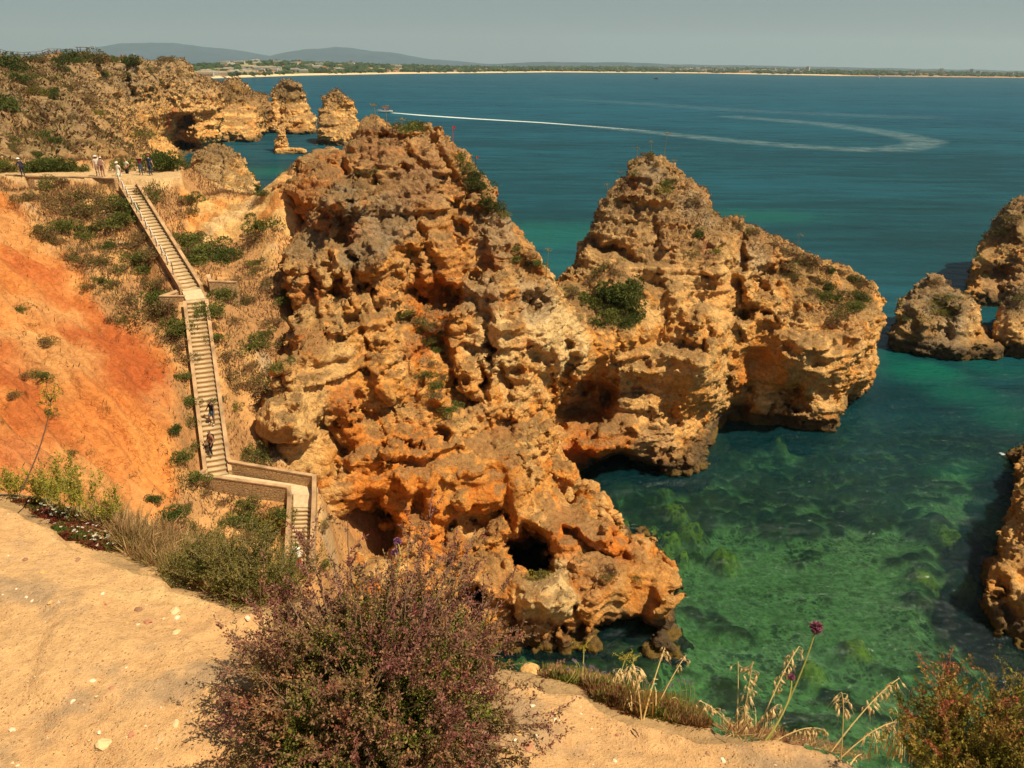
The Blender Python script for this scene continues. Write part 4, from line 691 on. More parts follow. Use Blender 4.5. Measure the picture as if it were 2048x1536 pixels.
def fg_h(P2, sdE, wv):
    r1 = fbm(P2, .9, 4, 511); r2 = fbm(P2, .16, 4, 512); r3 = fbm(P2, .03, 3, 513)
    top = GZ + .05 * r1 + .018 * r2 + .0035 * r3 - .05 * sst(sdE, -.35, 0) * (1 + r1)
    sl_ = worley(P2, .5, 515); top = top + .018 * sst(fbm(P2, .7, 3, 516), .05, .12)
    s = np.maximum(sdE, 0); low = top - .10 * sst(s, 0, .05) - .38 * np.minimum(s, wv) - 2.6 * np.maximum(s - wv, 0) - .9 * np.minimum(np.maximum(s - wv, 0), .3)
    return np.maximum(low, GZ - 14) + np.where(s > .02, .05 * fbm(P2, .25, 4, 514), 0), r1, r2, r3
fz, r1, r2, r3 = fg_h(P2, sdE, wv)
FQi = np.arange(len(fx) * len(fy)).reshape(len(fx), len(fy)); FQ = np.stack([FQi[:-1, :-1].ravel(), FQi[1:, :-1].ravel(), FQi[1:, 1:].ravel(), FQi[:-1, 1:].ravel()], -1)
dirt = np.array([.61, .355, .165]); dirt2 = np.array([.66, .40, .19]); greyd = np.array([.36, .25, .155]); sandst = np.array([.68, .45, .21])
c = lerp(dirt, dirt2, sst(r1 + .5 * r2, -.3, .3)[:, None]); n5 = fbm(P2, .6, 5, 521, .6); n6 = fbm(P2, .22, 4, 522, .6)
c = lerp(c, greyd, (.75 * sst(n5 * 1.2 + .5 * n6, .08, .30))[:, None]); c = lerp(c, sandst, (.8 * sst(-n5 + .4 * n6, .16, .32))[:, None])
c = c * (1 + .20 * r3 + .12 * n6)[:, None]
c = lerp(c, np.array([.36, .24, .12]) * (1 + .4 * r2)[:, None], (sst(sdE, .02, .12) * .8)[:, None])
c = lerp(c, CREAM * (1 + .3 * r2)[:, None], (sst(sdE - wv, .0, .12) * .9)[:, None])
mg = mat('dry earth'); N = NT(mg); pos = N('NewGeometry').outputs['Position']; col = N('Attribute', attribute_name='Col').outputs['Color']
a1 = N('TexNoise', {'Vector': pos, 'Scale': 28., 'Detail': 8., 'Roughness': .7}).outputs[0]; a2 = N('TexNoise', {'Vector': pos, 'Scale': 160., 'Detail': 4., 'Roughness': .7}).outputs[0]
v1 = N('TexVoronoi', {'Vector': pos, 'Scale': 95.}); pe = N('MapRange', {0: v1.outputs['Distance'], 1: .16, 2: .30, 3: 1., 4: 0.}).outputs[0]
vs = N('SeparateColor', {0: v1.outputs['Color']}).outputs[0]; pe = N.math('MULTIPLY', pe, N('MapRange', {0: vs, 1: .72, 2: .78}).outputs[0])
ff = N('MapRange', {0: N.math('ADD', N.math('MULTIPLY', a1, .6), N.math('MULTIPLY', a2, .4)), 1: .33, 2: .67, 3: .72, 4: 1.28}).outputs[0]
cc_ = N.mixc(1., col, N('CombineColor', {0: ff, 1: ff, 2: ff}).outputs[0], 'MULTIPLY')
cc_ = N.mixc(N.math('MULTIPLY', pe, .6), cc_, N.ramp(N('SeparateColor', {0: v1.outputs['Color']}).outputs[1], [(0, (.62, .45, .24)), (.4, (.50, .27, .11)), (.7, (.66, .50, .28)), (1, (.42, .16, .07))]))
hg = N.math('ADD', N.math('ADD', a1, N.math('MULTIPLY', a2, .35)), N.math('MULTIPLY', pe, .4))
b_ = N('BsdfPrincipled', {'Base Color': cc_, 'Roughness': .95, 'Specular IOR Level': .15, 'Normal': N('Bump', {'Strength': .9, 'Distance': .016, 'Height': hg}).outputs[0]}); N.out(b_.outputs[0])
fgo = mesh_np('clifftop_ground', np.stack([ax, ay, fz], -1), FQ, mg, col=np.clip(c, .01, .9)); tag(fgo, kind='structure')
FZ = fz.reshape(len(fx), len(fy)); SDE = sdE.reshape(len(fx), len(fy))
def fgz(x, y):
    x = np.asarray(x, float); y = np.asarray(y, float); i = np.clip(np.searchsorted(fx, x), 1, len(fx) - 1); j = np.clip(np.searchsorted(fy, y), 1, len(fy) - 1)
    return FZ[i, j], SDE[i, j]
log('clifftop')
# ------------------------------------------------------------------ generic box / sheet builders
class MB:
    def __init__(s): s.v = []; s.f = []; s.m = []
    def box(s, c, sx, sy, sz, ax=(1, 0, 0), ay=(0, 1, 0), az=(0, 0, 1), mi=0, bev=0.0):
        c = np.array(c, float); ax, ay, az = (np.array(a, float) for a in (ax, ay, az)); n = len(s.v)
        for k in (-.5, .5):
            for q in ((-.5, -.5), (.5, -.5), (.5, .5), (-.5, .5)): s.v.append(c + ax * sx * q[0] + ay * sy * q[1] + az * sz * k)
        for f in ((3, 2, 1, 0), (4, 5, 6, 7), (0, 1, 5, 4), (1, 2, 6, 5), (2, 3, 7, 6), (3, 0, 4, 7)): s.f.append([n + i for i in f]); s.m.append(mi)
    def tube(s, pts, r, n=6, mi=0):
        pts = [np.array(p, float) for p in pts]; base = len(s.v); rr = r if hasattr(r, '__len__') else [r] * len(pts)
        for i, p in enumerate(pts):
            d = pts[min(i + 1, len(pts) - 1)] - pts[max(i - 1, 0)]; d = d / (np.linalg.norm(d) + 1e-9)
            a = np.cross(d, [0, 0, 1.]) if abs(d[2]) < .9 else np.cross(d, [1., 0, 0]); a /= np.linalg.norm(a); b = np.cross(d, a)
            for k in range(n): t = 2 * math.pi * k / n; s.v.append(p + (a * math.cos(t) + b * math.sin(t)) * rr[i])
        for i in range(len(pts) - 1):
            for k in range(n): k2 = (k + 1) % n; s.f.append([base + i * n + k, base + i * n + k2, base + (i + 1) * n + k2, base + (i + 1) * n + k]); s.m.append(mi)
        s.f.append([base + k for k in range(n)][::-1]); s.m.append(mi); s.f.append([base + (len(pts) - 1) * n + k for k in range(n)]); s.m.append(mi)
    def grid(s, P, mi=0):
        P = np.asarray(P); a, b = P.shape[:2]; n = len(s.v); s.v += list(P.reshape(-1, 3))
        for i in range(a - 1):
            for j in range(b - 1): s.f.append([n + i * b + j, n + (i + 1) * b + j, n + (i + 1) * b + j + 1, n + i * b + j + 1]); s.m.append(mi)
    def build(s, name, mats, parent=None, smooth=False, bevel=0.0):
        me = bpy.data.meshes.new(name); me.from_pydata([tuple(map(float, v)) for v in s.v], [], s.f); me.update()
        for m in (mats if isinstance(mats, (list, tuple)) else [mats]): me.materials.append(m)
        me.polygons.foreach_set('material_index', s.m); me.polygons.foreach_set('use_smooth', [smooth] * len(s.f))
        bm = bmesh.new(); bm.from_mesh(me); bmesh.ops.recalc_face_normals(bm, faces=bm.faces); bm.to_mesh(me); bm.free()
        o = bpy.data.objects.new(name, me); COL.objects.link(o)
        if parent is not None: o.parent = parent
        if bevel: b = o.modifiers.new('b', 'BEVEL'); b.width = bevel; b.segments = 2
        return o
def dup_mesh(o, parent=None, loc=None, rz=None, sc=None):
    c = o.copy(); COL.objects.link(c)
    if parent is not None: c.parent = parent
    if loc is not None: c.location = loc
    if rz is not None: c.rotation_euler = (0, 0, rz)
    if sc is not None: c.scale = sc if hasattr(sc, '__len__') else (sc, sc, sc)
    return c
# ------------------------------------------------------------------ stairway
def stonework(name, c1, c2, sc):
    m = mat(name); N = NT(m); pos = N('NewGeometry').outputs['Position']
    mp = N('Mapping', {0: pos, 3: (1, 1, 1.9)}).outputs[0]
    v = N('TexVoronoi', {'Vector': mp, 'Scale': sc}); e = N('TexVoronoi', {'Vector': mp, 'Scale': sc}, feature='DISTANCE_TO_EDGE').outputs[0]
    j = N('MapRange', {0: e, 1: 0., 2: .09}).outputs[0]; f = N('SeparateColor', {0: v.outputs['Color']}).outputs[0]
    c = N.mixc(f, (*c1, 1), (*c2, 1)); c = N.mixc(j, (.30, .17, .08, 1), c)
    n = N('TexNoise', {'Vector': pos, 'Scale': 9., 'Detail': 6.}).outputs[0]
    h = N.math('ADD', N.math('MULTIPLY', j, .7), n)
    b = N('BsdfPrincipled', {'Base Color': c, 'Roughness': .92, 'Specular IOR Level': .15, 'Normal': N('Bump', {'Strength': .9, 'Distance': .04, 'Height': h}).outputs[0]}); N.out(b.outputs[0]); return m
M_TREAD = simple('worn step stone', (.50, .385, .235), .9, .2, .40, 1.1, .8); M_RISER = simple('step riser', (.42, .235, .095), .95, .1, .25, 4.0, .5)
M_CAP = simple('parapet cap', (.42, .27, .15), .9, .15, .4, 1.3, .7); M_LAND = simple('landing concrete', (.58, .44, .28), .9, .15, .15, 5.0, .5)
M_WALL = stonework('rubble wall', (.44, .28, .14), (.56, .37, .19), 4.2)
stairs = empty('stairway', ST['mid1']); tag(stairs, 'long stone stairway with low parapets descending the gully to the hidden beach', 'stairway')
def L(p): return np.array(p) - np.array(ST['mid1'])
def flight(A, B, n, w, name, mirror=False):
    A, B = np.array(A), np.array(B); d = B - A; run = np.hypot(d[0], d[1]) / n; rise = -d[2] / n; dy = np.array([d[0], d[1], 0]) / (run * n); dx = np.array([dy[1], -dy[0], 0])
    fl = empty(name); fl.parent = stairs
    m = MB(); m.box((0, 0, -.035), w, run + .05, .07, dx, dy, mi=0); m.box(-dy * .0 + np.array([0, 0, -.07 - .22]), w, run, .44, dx, dy, mi=1)
    o = None
    for i in range(n):
        P = L(A + d * ((i + .5) / n)); P[2] = L(A)[2] - rise * (i + .5)
        if o is None: o = m.build('step', [M_TREAD, M_RISER], fl); o.location = P
        else: c = dup_mesh(o, fl, P)
    return fl, dx, dy
flight(ST['top'], ST['mid0'], 33, 1.10, 'upper_flight'); flight(ST['mid1'], ST['low'], 38, 1.12, 'lower_flight'); flight(ST['l3a'], ST['end'], 15, 1.06, 'beach_flight')
def wallrun(pts, off, hgt, thick, name, depth=1.2, capw=.04, caph=.07, zs=None):
    """a wall following the path polyline at a sideways offset; hgt above the path at each point"""
    P = [np.array(p, float) for p in pts]; n = len(P); O = []
    for i in range(n):
        a = P[max(i - 1, 0)]; b = P[min(i + 1, n - 1)]; d1 = P[i] - a if i else b - P[i]; d2 = b - P[i] if i < n - 1 else P[i] - a
        d1 = d1[:2] / np.linalg.norm(d1[:2]); d2 = d2[:2] / np.linalg.norm(d2[:2]); n1 = np.array([-d1[1], d1[0]]); n2 = np.array([-d2[1], d2[0]]); m_ = n1 + n2; m_ /= np.linalg.norm(m_); m_ /= max(.35, m_ @ n1); O.append(m_)
    H = hgt if hasattr(hgt, '__len__') else [hgt] * n
    def ring(o1, z1, o2, z2):
        R = []
        for i in range(n):
            A = L(P[i]); B = A.copy(); A[:2] += O[i] * o1; B[:2] += O[i] * o2
            R.append([A + [0, 0, H[i] + z1], B + [0, 0, H[i] + z1], B + [0, 0, H[i] + z2], A + [0, 0, H[i] + z2], A + [0, 0, H[i] + z1]])
        return R
    w = MB(); R = ring(off - thick / 2, 0, off + thick / 2, -depth); w.grid(R); 
    for e, q in ((0, 1), (n - 1, -1)): k = len(w.v); w.v += R[e][:4]; w.f.append([k, k + 1, k + 2, k + 3][::q]); w.m.append(0)
    ow = w.build(name, M_WALL, stairs)
    c = MB(); R = ring(off - thick / 2 - capw / 2, caph, off + thick / 2 + capw / 2, 0.003); c.grid(R)
    for e, q in ((0, 1), (n - 1, -1)): k = len(c.v); c.v += R[e][:4]; c.f.append([k, k + 1, k + 2, k + 3][::q]); c.m.append(0)
    c.build('cap', M_CAP, ow); return ow
top, mid0, mid1, low, cor, l3a, end = (np.array(ST[k]) for k in ('top', 'mid0', 'mid1', 'low', 'cor', 'l3a', 'end'))
up2 = top + (top - mid0) / np.linalg.norm(top - mid0) * np.array([1, 1, 0]) * .9
wallrun([top, mid0], .66, .24, .18, 'parapet'); wallrun([top, mid0], -.66, .26, .18, 'parapet')
dm = (low - mid1); wallrun([mid1 + dm * .03, low], .67, .20, .18, 'parapet'); wallrun([mid1 + dm * .03, low], -.67, .20, .18, 'parapet')
u_ = (cor - low); u_ = u_ / np.linalg.norm(u_)
cor2 = low + (cor - low) * .10
wallrun([low + (mid1 - low) * .015, low + np.array([-.05, -.35, 0]), cor, l3a, end], -.68, [.24, .62, .70, .68, .60], .20, 'parapet_wall', depth=2.2)
wallrun([low + (mid1 - low) * .05, low + np.array([.15, 0, 0]), cor, l3a, end], .68, [.24, .62, .74, .68, .60], .20, 'parapet_wall', depth=1.6)
def slab(pts, z, name, m_=M_LAND, th=.3):
    w = MB(); n = len(pts); P = [L((p[0], p[1], z[i] if hasattr(z, '__len__') else z)) for i, p in enumerate(pts)]
    w.v = P + [p - np.array([0, 0, th]) for p in P]; w.f = [list(range(n)), list(range(2 * n - 1, n - 1, -1))] + [[i, (i + 1) % n, n + (i + 1) % n, n + i] for i in range(n)]; w.m = [0] * len(w.f)
    return w.build(name, m_, stairs)
def sides(A, B, w):
    d = (B - A)[:2]; d = d / np.linalg.norm(d); p = np.array([d[1], -d[0]]) * w / 2; return (A[:2] + p, A[:2] - p, B[:2] - p, B[:2] + p)
slab(sides(up2, top, 1.15), ST['top'][2] + .01, 'landing'); slab(sides(mid0, mid1, 1.2), [mid0[2] + .004, mid0[2] + .004, mid1[2], mid1[2]], 'landing')
e1 = low + (low - mid1) / np.linalg.norm(low - mid1) * np.array([1, 1, 0]) * .8
slab([low[:2] + [-.5, .1], low[:2] + [.6, .2], cor[:2] + [.72, .6], cor[:2] + [.65, -.3], l3a[:2] + [.56, 0], l3a[:2] + [-.56, 0], cor[:2] + [-.5, -.2], e1[:2] + [-.1, 0]], [low[2], low[2], cor[2] - .02, cor[2], l3a[2], l3a[2], cor[2], low[2]], 'landing')
# short wing walls beside the middle landing
wa = atY(np.array(388.), np.array(540.), 52.0)
for nm, pts, hs in (('wing_wall', [mid0 + [.75, 1.3, .35], mid0 + [1.15, .55, .1], mid0 + [2.9, .75, 0]], .35), ('wing_wall', [mid1 + [-.75, .2, 0], mid1 + [-2.2, .15, 0], mid1 + [-.95, 1.6, .3]], .10)):
    wallrun(pts, 0, hs, .22, nm, depth=2.6)
# rope rail on posts along the upper flight
rp = MB(); npst = 12; PP = [L(top + (mid0 - top) * t) for t in np.linspace(0, .9, npst)]; d = (mid0 - top)[:2]; d /= np.linalg.norm(d); sd_ = np.array([-d[1], d[0], 0]) * -.66
for i in range(npst - 1):
    a, b = PP[i] + sd_ + [0, 0, 1.1], PP[i + 1] + sd_ + [0, 0, 1.1]; rp.tube([a + (b - a) * t - np.array([0, 0, .22 * math.sin(math.pi * t)]) for t in np.linspace(0, 1, 5)], .03, 5)
rp.build('rope_rail', simple('white rope', (.62, .60, .56), .7), stairs)
for i in range(npst): q = MB(); q.tube([PP[i] + sd_ + [0, 0, .2], PP[i] + sd_ + [0, 0, 1.15]], .03, 6); q.build('post', simple('dark post', (.09, .08, .07), .6) if i == 0 else bpy.data.materials['dark post'], stairs)

# low kerb wall along the valley edge of the path
kerb = empty('path_wall', atZ(np.array(60.), np.array(356.), 26.9)); tag(kerb, 'low rough stone wall edging the path left of the stair top', 'wall')
KP_ = [atZ(np.array(float(a)), np.array(float(b)), 26.9) for a, b in ((15, 353), (60, 356), (120, 357), (180, 358), (232, 361))]; kb = MB(); kc = MB()
for A, B_ in zip(KP_[:-1], KP_[1:]):
    d = B_ - A; ln = np.linalg.norm(d); d /= ln; sd__ = np.array([-d[1], d[0], 0]); c_ = (A + B_) / 2 - np.array(kerb.location); kb.box(c_ - [0, 0, .55], ln + .02, .34, 1.3, d, sd__); kc.box(c_ + [0, 0, .145], ln + .02, .42, .09, d, sd__)
kb.build('masonry', M_WALL, kerb); kc.build('coping', M_CAP, kerb)
# ------------------------------------------------------------------ people
MATC = {}
def cmat(c):
    k = tuple(round(x, 3) for x in c)
    if k not in MATC: MATC[k] = simple('cloth %d' % len(MATC), k, .85, .2, .15, 8.)
    return MATC[k]
SKIN = (.42, .23, .14); SKIN2 = (.50, .30, .20)
def person(label, foot, h, rz, cl, pose=None, extra=None, group=None, hairc=(.06, .04, .03), hat=None):
    pose = pose or {}; g = pose.get
    J = {}
    def add(k, p, r, t): J[k] = (np.array(p, float), r, t)
    lean = g('lean', (0, 0)); sx, sy = lean
    add('pelvis', (0, 0, .53), .085, 'bot'); add('waist', (sx * .4, sy * .4, .62), .073, 'top'); add('chest', (sx * .8, sy * .8, .74 + g('dz', 0)), .088, 'top'); add('neck', (sx, sy, .825 + g('dz', 0)), .034, 'skin')
    hd = np.array([sx * 1.15, sy * 1.2, .865 + g('dz', 0)]); add('jaw', hd, .043, 'skin'); add('head', hd + [0, .006, .055], .055, 'skin'); add('crown', hd + [0, -.006, .098], .038, 'hair'); add('nose', hd + [0, .068, .045], .009, 'skin')
    E = [('pelvis', 'waist'), ('waist', 'chest'), ('chest', 'neck'), ('neck', 'jaw'), ('jaw', 'head'), ('head', 'crown'), ('head', 'nose')]
    for s_, sg in (('l', -1), ('r', 1)):
        c0 = J['chest'][0]; add('sh' + s_, c0 + [sg * .095, 0, .035], .042, 'top'); el = g('el' + s_, (sg * .15, -.01, -.10)); wr = g('wr' + s_, (sg * .16, .05, -.26)); 
        sl_ = 'top' if cl.get('long') else 'skin'
        add('el' + s_, c0 + el, .027, sl_); add('wr' + s_, c0 + wr, .018, 'skin')
        dv = np.array(wr, float) - np.array(el, float); dv /= np.linalg.norm(dv); add('hd' + s_, c0 + np.array(wr) + dv * .035, .021, 'skin')
        pv = np.cross(dv, [0, 0, 1.]) if abs(dv[2]) < .9 else np.array([0, 1., 0])
        E += [('chest', 'sh' + s_), ('sh' + s_, 'el' + s_), ('el' + s_, 'wr' + s_), ('wr' + s_, 'hd' + s_)]
        for k in range(5):
            ln = (.045, .05, .047, .038, .03)[k]; off = pv * (k - 1.8) * .010 if k < 4 else pv * -.030 + dv * -.02
            add('f%s%d' % (s_, k), c0 + np.array(wr) + dv * (.045 + ln) + off * 1.3 + np.array([0, .006, 0]), .0055, 'skin'); E.append(('hd' + s_, 'f%s%d' % (s_, k)))
        kn = g('kn' + s_, (sg * .055, .02, .28)); an = g('an' + s_, (sg * .055, -.005, .045)); lg = 'bot' if cl.get('trousers', True) else 'skin'
        add('hip' + s_, (sg * .052, 0, .49), .062, 'bot'); add('th' + s_, lerp(np.array([sg * .052, 0, .49]), np.array(kn), .55), .055, 'bot'); add('kn' + s_, kn, .038, lg); add('ca' + s_, lerp(np.array(kn), np.array(an), .35) + [0, -.008, 0], .036, lg); add('an' + s_, an, .023, lg if lg == 'bot' else 'skin'); add('toe' + s_, np.array(an) + [sg * .015, .085, -.022], .020, 'shoe')
        E += [('pelvis', 'hip' + s_), ('hip' + s_, 'th' + s_), ('th' + s_, 'kn' + s_), ('kn' + s_, 'ca' + s_), ('ca' + s_, 'an' + s_), ('an' + s_, 'toe' + s_)]
    keys = list(J); me = bpy.data.meshes.new('person'); me.from_pydata([tuple(J[k][0] * h) for k in keys], [(keys.index(a), keys.index(b)) for a, b in E], [])
    tmp = bpy.data.objects.new('t', me); COL.objects.link(tmp); md = tmp.modifiers.new('s', 'SKIN'); sv = me.skin_vertices[0].data
    for i, k in enumerate(keys):
        r = J[k][1] * h; sv[i].radius = (r, r * (.72 if k in ('chest', 'waist', 'pelvis') else 1)); sv[i].use_root = (k == 'pelvis')
    md.use_smooth_shade = True; tmp.modifiers.new('u', 'SUBSURF').levels = 1
    dg = bpy.context.evaluated_depsgraph_get(); e = bpy.data.meshes.new_from_object(tmp.evaluated_get(dg)); bpy.data.objects.remove(tmp); bpy.data.meshes.remove(me)
    e.name = 'person'; o = bpy.data.objects.new('person', e); COL.objects.link(o); e.materials.clear()
    ml = ['skin', 'top', 'bot', 'shoe', 'hair']; cc = {'skin': cl.get('skin', SKIN), 'top': cl['top'], 'bot': cl['bot'], 'shoe': cl.get('shoe', (.1, .08, .07)), 'hair': hairc}
    for k in ml: e.materials.append(cmat(cc[k]))
    KP = np.array([J[k][0] * h for k in keys]); SA = np.array([KP[keys.index(a)] for a, b in E]); SB = np.array([KP[keys.index(b)] for a, b in E]); TG = [J[b][2] if b not in ('neck',) else 'skin' for a, b in E]
    for p in e.polygons:
        c_ = np.array(p.center); ex = SB - SA; t = np.clip(((c_ - SA) * ex).sum(1) / (ex * ex).sum(1), 0, 1); k = int(np.argmin(((c_ - SA - ex * t[:, None]) ** 2).sum(1))); tg = TG[k]
        if E[k][1][:2] == 'el' and t[k] < .6: tg = 'top'
        if E[k][1] == 'head' and c_[1] < KP[keys.index('head')][1] - .01 * h: tg = 'hair'
        if E[k][1] == 'neck' and t[k] < .75: tg = 'top'
        if cl.get('shirtless') and tg == 'top': tg = 'skin'
        p.material_index = ml.index(tg)
    o.location = foot; o.rotation_euler = (0, 0, rz); tag(o, label, 'person', group)
    hp = J['head'][0] * h
    if hat:
        m = MB(); R = .062 * h
        P = [[hp + np.array([math.cos(a) * r, math.sin(a) * r, z]) for a in np.linspace(0, 2 * math.pi, 15)] for r, z in ((R * (1.75 if hat[1] == 'brim' else 1.02), .015 * h), (R * 1.0, .02 * h), (R * .98, .045 * h), (R * .7, .065 * h), (R * .1, .072 * h))]
        m.grid(P)
        if hat[1] == 'cap': m.grid([[hp + np.array([x * R, R * y, z * h]) for x in (-.8, -.3, .3, .8)] for y, z in ((.6, .022), (1.25, .016), (1.75, .008))])
        m.build('hat', cmat(hat[0]), o, smooth=True)
    if extra: extra(o, J, h)
    return o
def skirt(col, z0, z1, r0, r1):
    def f(o, J, h):
        m = MB(); m.grid([[np.array([math.cos(a) * r, math.sin(a) * r * .75, z]) * h for a in np.linspace(0, 2 * math.pi, 25) for r in [lerp(r0, r1, t) * (1 + .06 * math.sin(a * 7) * t)]] for t, z in ((0, z0), (.3, lerp(z0, z1, .3)), (.65, lerp(z0, z1, .65)), (1, z1))])
        m.build('skirt', cmat(col), o, smooth=True)
    return f
def pack(col, sc=1.0):
    def f(o, J, h):
        c_ = J['chest'][0] * h; m = MB(); m.box(c_ + np.array([0, -.085 * h, -.04 * h]), .17 * h * sc, .075 * h, .24 * h * sc); b = m.build('backpack', cmat(col), o, bevel=.02 * h)
        for s_ in (-1, 1): m = MB(); m.tube([c_ + np.array([s_ * .06, -.05, .05]) * h, c_ + np.array([s_ * .06, .01, .085]) * h, c_ + np.array([s_ * .065, .065, .0]) * h, c_ + np.array([s_ * .07, .03, -.09]) * h], .009 * h, 5); m.build('strap', cmat(col), b)
    return f

def fp(px, py, z): return atZ(np.array(float(px)), np.array(float(py)), z)
BACK = 0.4; TOCAM = PI - .45
HIPL = dict(ell=(-.17, -.04, -.08), wrl=(-.10, .03, -.17), elr=(.17, -.04, -.08), wrr=(.10, .03, -.17))
person('person in navy top and white hat bending over at the left path end', fp(47, 353, 27.03), 1.66, .9, dict(top=(.018, .02, .045), bot=(.03, .03, .05), long=True), dict(lean=(0, .17), dz=-.10, wrl=(-.08, .16, -.28), wrr=(.08, .16, -.28)), hat=((.72, .68, .6), 'brim'))
person('white-haired person in pale shirt raising one arm, beside the brown backpack', fp(197, 352, 27.03), 1.70, BACK + .4, dict(top=(.62, .55, .48), bot=(.35, .24, .2), skin=SKIN2), dict(elr=(.15, .05, .14), wrr=(.07, .06, .30)), hat=((.75, .70, .64), 'brim'))
person('person wearing a wide tan backpack on the path, seen from behind', fp(207, 354, 27.03), 1.64, BACK - .2, dict(top=(.58, .40, .34), bot=(.33, .17, .14), skin=SKIN2), None, extra=pack((.36, .21, .15), 1.15), hat=((.66, .55, .5), 'cap'))
tz = ST['top'][2]
person('woman in a white patterned dress and cap at the top of the stairs', np.array(atZ(np.array(240.), np.array(364.), tz + .03)), 1.68, TOCAM + .3, dict(top=(.66, .64, .52), bot=(.66, .64, .52), trousers=False, skin=(.48, .26, .2)), dict(wrl=(-.17, .05, -.24), wrr=(.19, .03, -.22)), extra=skirt((.60, .60, .48), .60, .33, .075, .155), hat=((.8, .78, .72), 'cap'))
person('heavy man in a pale green shirt with hands on hips above the stairs', np.array(atZ(np.array(257.), np.array(358.), tz + .03)), 1.80, TOCAM, dict(top=(.60, .68, .50), bot=(.02, .022, .03), skin=(.45, .2, .13)), HIPL)
person('person in a maroon shirt holding a hand to the head on the path', fp(283, 350, 27.03), 1.66, TOCAM + .6, dict(top=(.14, .015, .03), bot=(.05, .08, .12), skin=SKIN2), dict(elr=(.16, .04, .07), wrr=(.05, .08, .14), ell=(-.16, .05, .06), wrl=(-.06, .08, .13)), hairc=(.3, .2, .15))
person('person in a dark blue T-shirt and red cap, rightmost on the path', fp(302, 351, 27.03), 1.72, BACK - .5, dict(top=(.02, .03, .07), bot=(.03, .05, .09), skin=SKIN2), None, hat=((.42, .08, .08), 'cap'))
def on_flight(A, B, t): p = np.array(A) + (np.array(B) - np.array(A)) * t; return p
walkp = dict(knr=(.055, .10, .30), anr=(.055, .05, .10), knl=(-.055, .0, .27), wrl=(-.2, .04, -.2), ell=(-.17, .0, -.07), wrr=(.22, .03, -.17), elr=(.18, -.02, -.07))
person('climber in a black top and blue shorts on the stairs, upper one of the pair', on_flight(mid1, low, .735) + [.10, 0, -.02], 1.70, TOCAM - .1, dict(top=(.012, .012, .014), bot=(.10, .17, .24), trousers=False, skin=(.2, .10, .06), shoe=(.55, .5, .45)), walkp)
person('bare-chested walker in black trousers on the stairs, lower one of the pair', on_flight(mid1, low, .90) + [-.18, 0, -.02], 1.78, TOCAM - .1, dict(top=(.012, .012, .014), bot=(.012, .012, .018), shirtless=True, skin=(.27, .13, .075)), dict(knl=(-.055, .10, .30), anl=(-.055, .05, .10), wrl=(-.13, .08, -.22), wrr=(.13, .08, -.22)), extra=pack((.02, .02, .02), .8))
person('person in white hat and shirt with red shorts low on the stairs', on_flight(l3a, end, 1.0) + [0, -.1, -.03], 1.66, BACK, dict(top=(.78, .77, .74), bot=(.5, .02, .02), trousers=False, skin=SKIN2), None, hat=((.82, .82, .8), 'brim'))
log('people')
# ------------------------------------------------------------------ far shore, town, mountains, boats, haze
rng = np.random.default_rng(5)
bl = [(250, 165), (400, 157.5), (600, 151), (800, 147.5), (1100, 144.5), (1400, 146.5), (1700, 152), (2060, 156), (2300, 159)]
tl = [(250, 136), (380, 135), (450, 130), (500, 125), (560, 125), (620, 127), (700, 130), (800, 133), (900, 135), (1000, 136), (1200, 136), (1500, 138.5), (1700, 143), (2060, 149), (2300, 152)]
def yb(px): return np.interp(px, *zip(*bl))
def yt(px): return np.interp(px, *zip(*tl))
pxs = np.linspace(250, 2300, 420); ss = np.concatenate([[0, .004, .012, .02, .03], np.linspace(.04, 1, 40)])
def shore_pt(px, s):
    px = np.asarray(px, float); s = np.asarray(s, float); B = atZ(px, yb(px), 0.); Y = B[..., 1] * (1 + .55 * s)
    zt = atY(px, yt(px), B[..., 1] * 1.45)[..., 2]; z = np.where(s < .02, 4.5 * s / .02, 4.5 + (zt - 4.5) * sst(s, .02, .8)); z = np.where(s > .8, zt * (1 - .3 * (s - .8)), z)
    X = B[..., 0] * (Y / B[..., 1]); return np.stack([X, Y, z], -1)
PX, SS = np.meshgrid(pxs, ss, indexing='ij'); SP = shore_pt(PX.ravel(), SS.ravel()); n1 = fbm(SP * [1, 1, 0], 420, 4, 601); n2 = fbm(SP * [1, 1, 0], 120, 4, 602)
SP[:, 2] += np.where(SS.ravel() > .05, 5 * n2 + 4 * n1, 0) * sst(SS.ravel(), .05, .3)
c = lerp(np.array([.13, .15, .06]), np.array([.38, .29, .14]), sst(n1 + .8 * n2, -.1, .25)[:, None]); c = lerp(c, np.array([.50, .27, .13]), (sst(n2 - n1, .18, .35))[:, None]); c = lerp(c, np.array([.22, .30, .08]), sst(n1 * .9 - n2, .22, .35)[:, None])
c = lerp(np.array([.66, .48, .29])[None], c, sst(SS.ravel(), .02, .035)[:, None])
red = sst(PX.ravel(), 1660, 1720) * (1 - sst(SS.ravel(), .03, .08)); c = lerp(c, np.array([.42, .24, .13]), red[:, None])
ii = np.arange(len(pxs) * len(ss)).reshape(len(pxs), len(ss)); QQ = np.stack([ii[:-1, :-1].ravel(), ii[1:, :-1].ravel(), ii[1:, 1:].ravel(), ii[:-1, 1:].ravel()], -1)
mf = mat('coast land'); N = NT(mf); b_ = N('BsdfDiffuse', {0: N('Attribute', attribute_name='Col').outputs['Color']}); N.out(b_.outputs[0])
sh = mesh_np('coast', SP, QQ, mf, col=np.clip(c, .01, .9)); tag(sh, kind='structure')
def coast_z(px, s): 
    p = shore_pt(px, s); P_ = (p * [1, 1, 0])[None]; return p + np.array([0, 0, float((5 * fbm(P_, 120, 4, 602) + 4 * fbm(P_, 420, 4, 601))[0] * sst(s, .05, .3))])
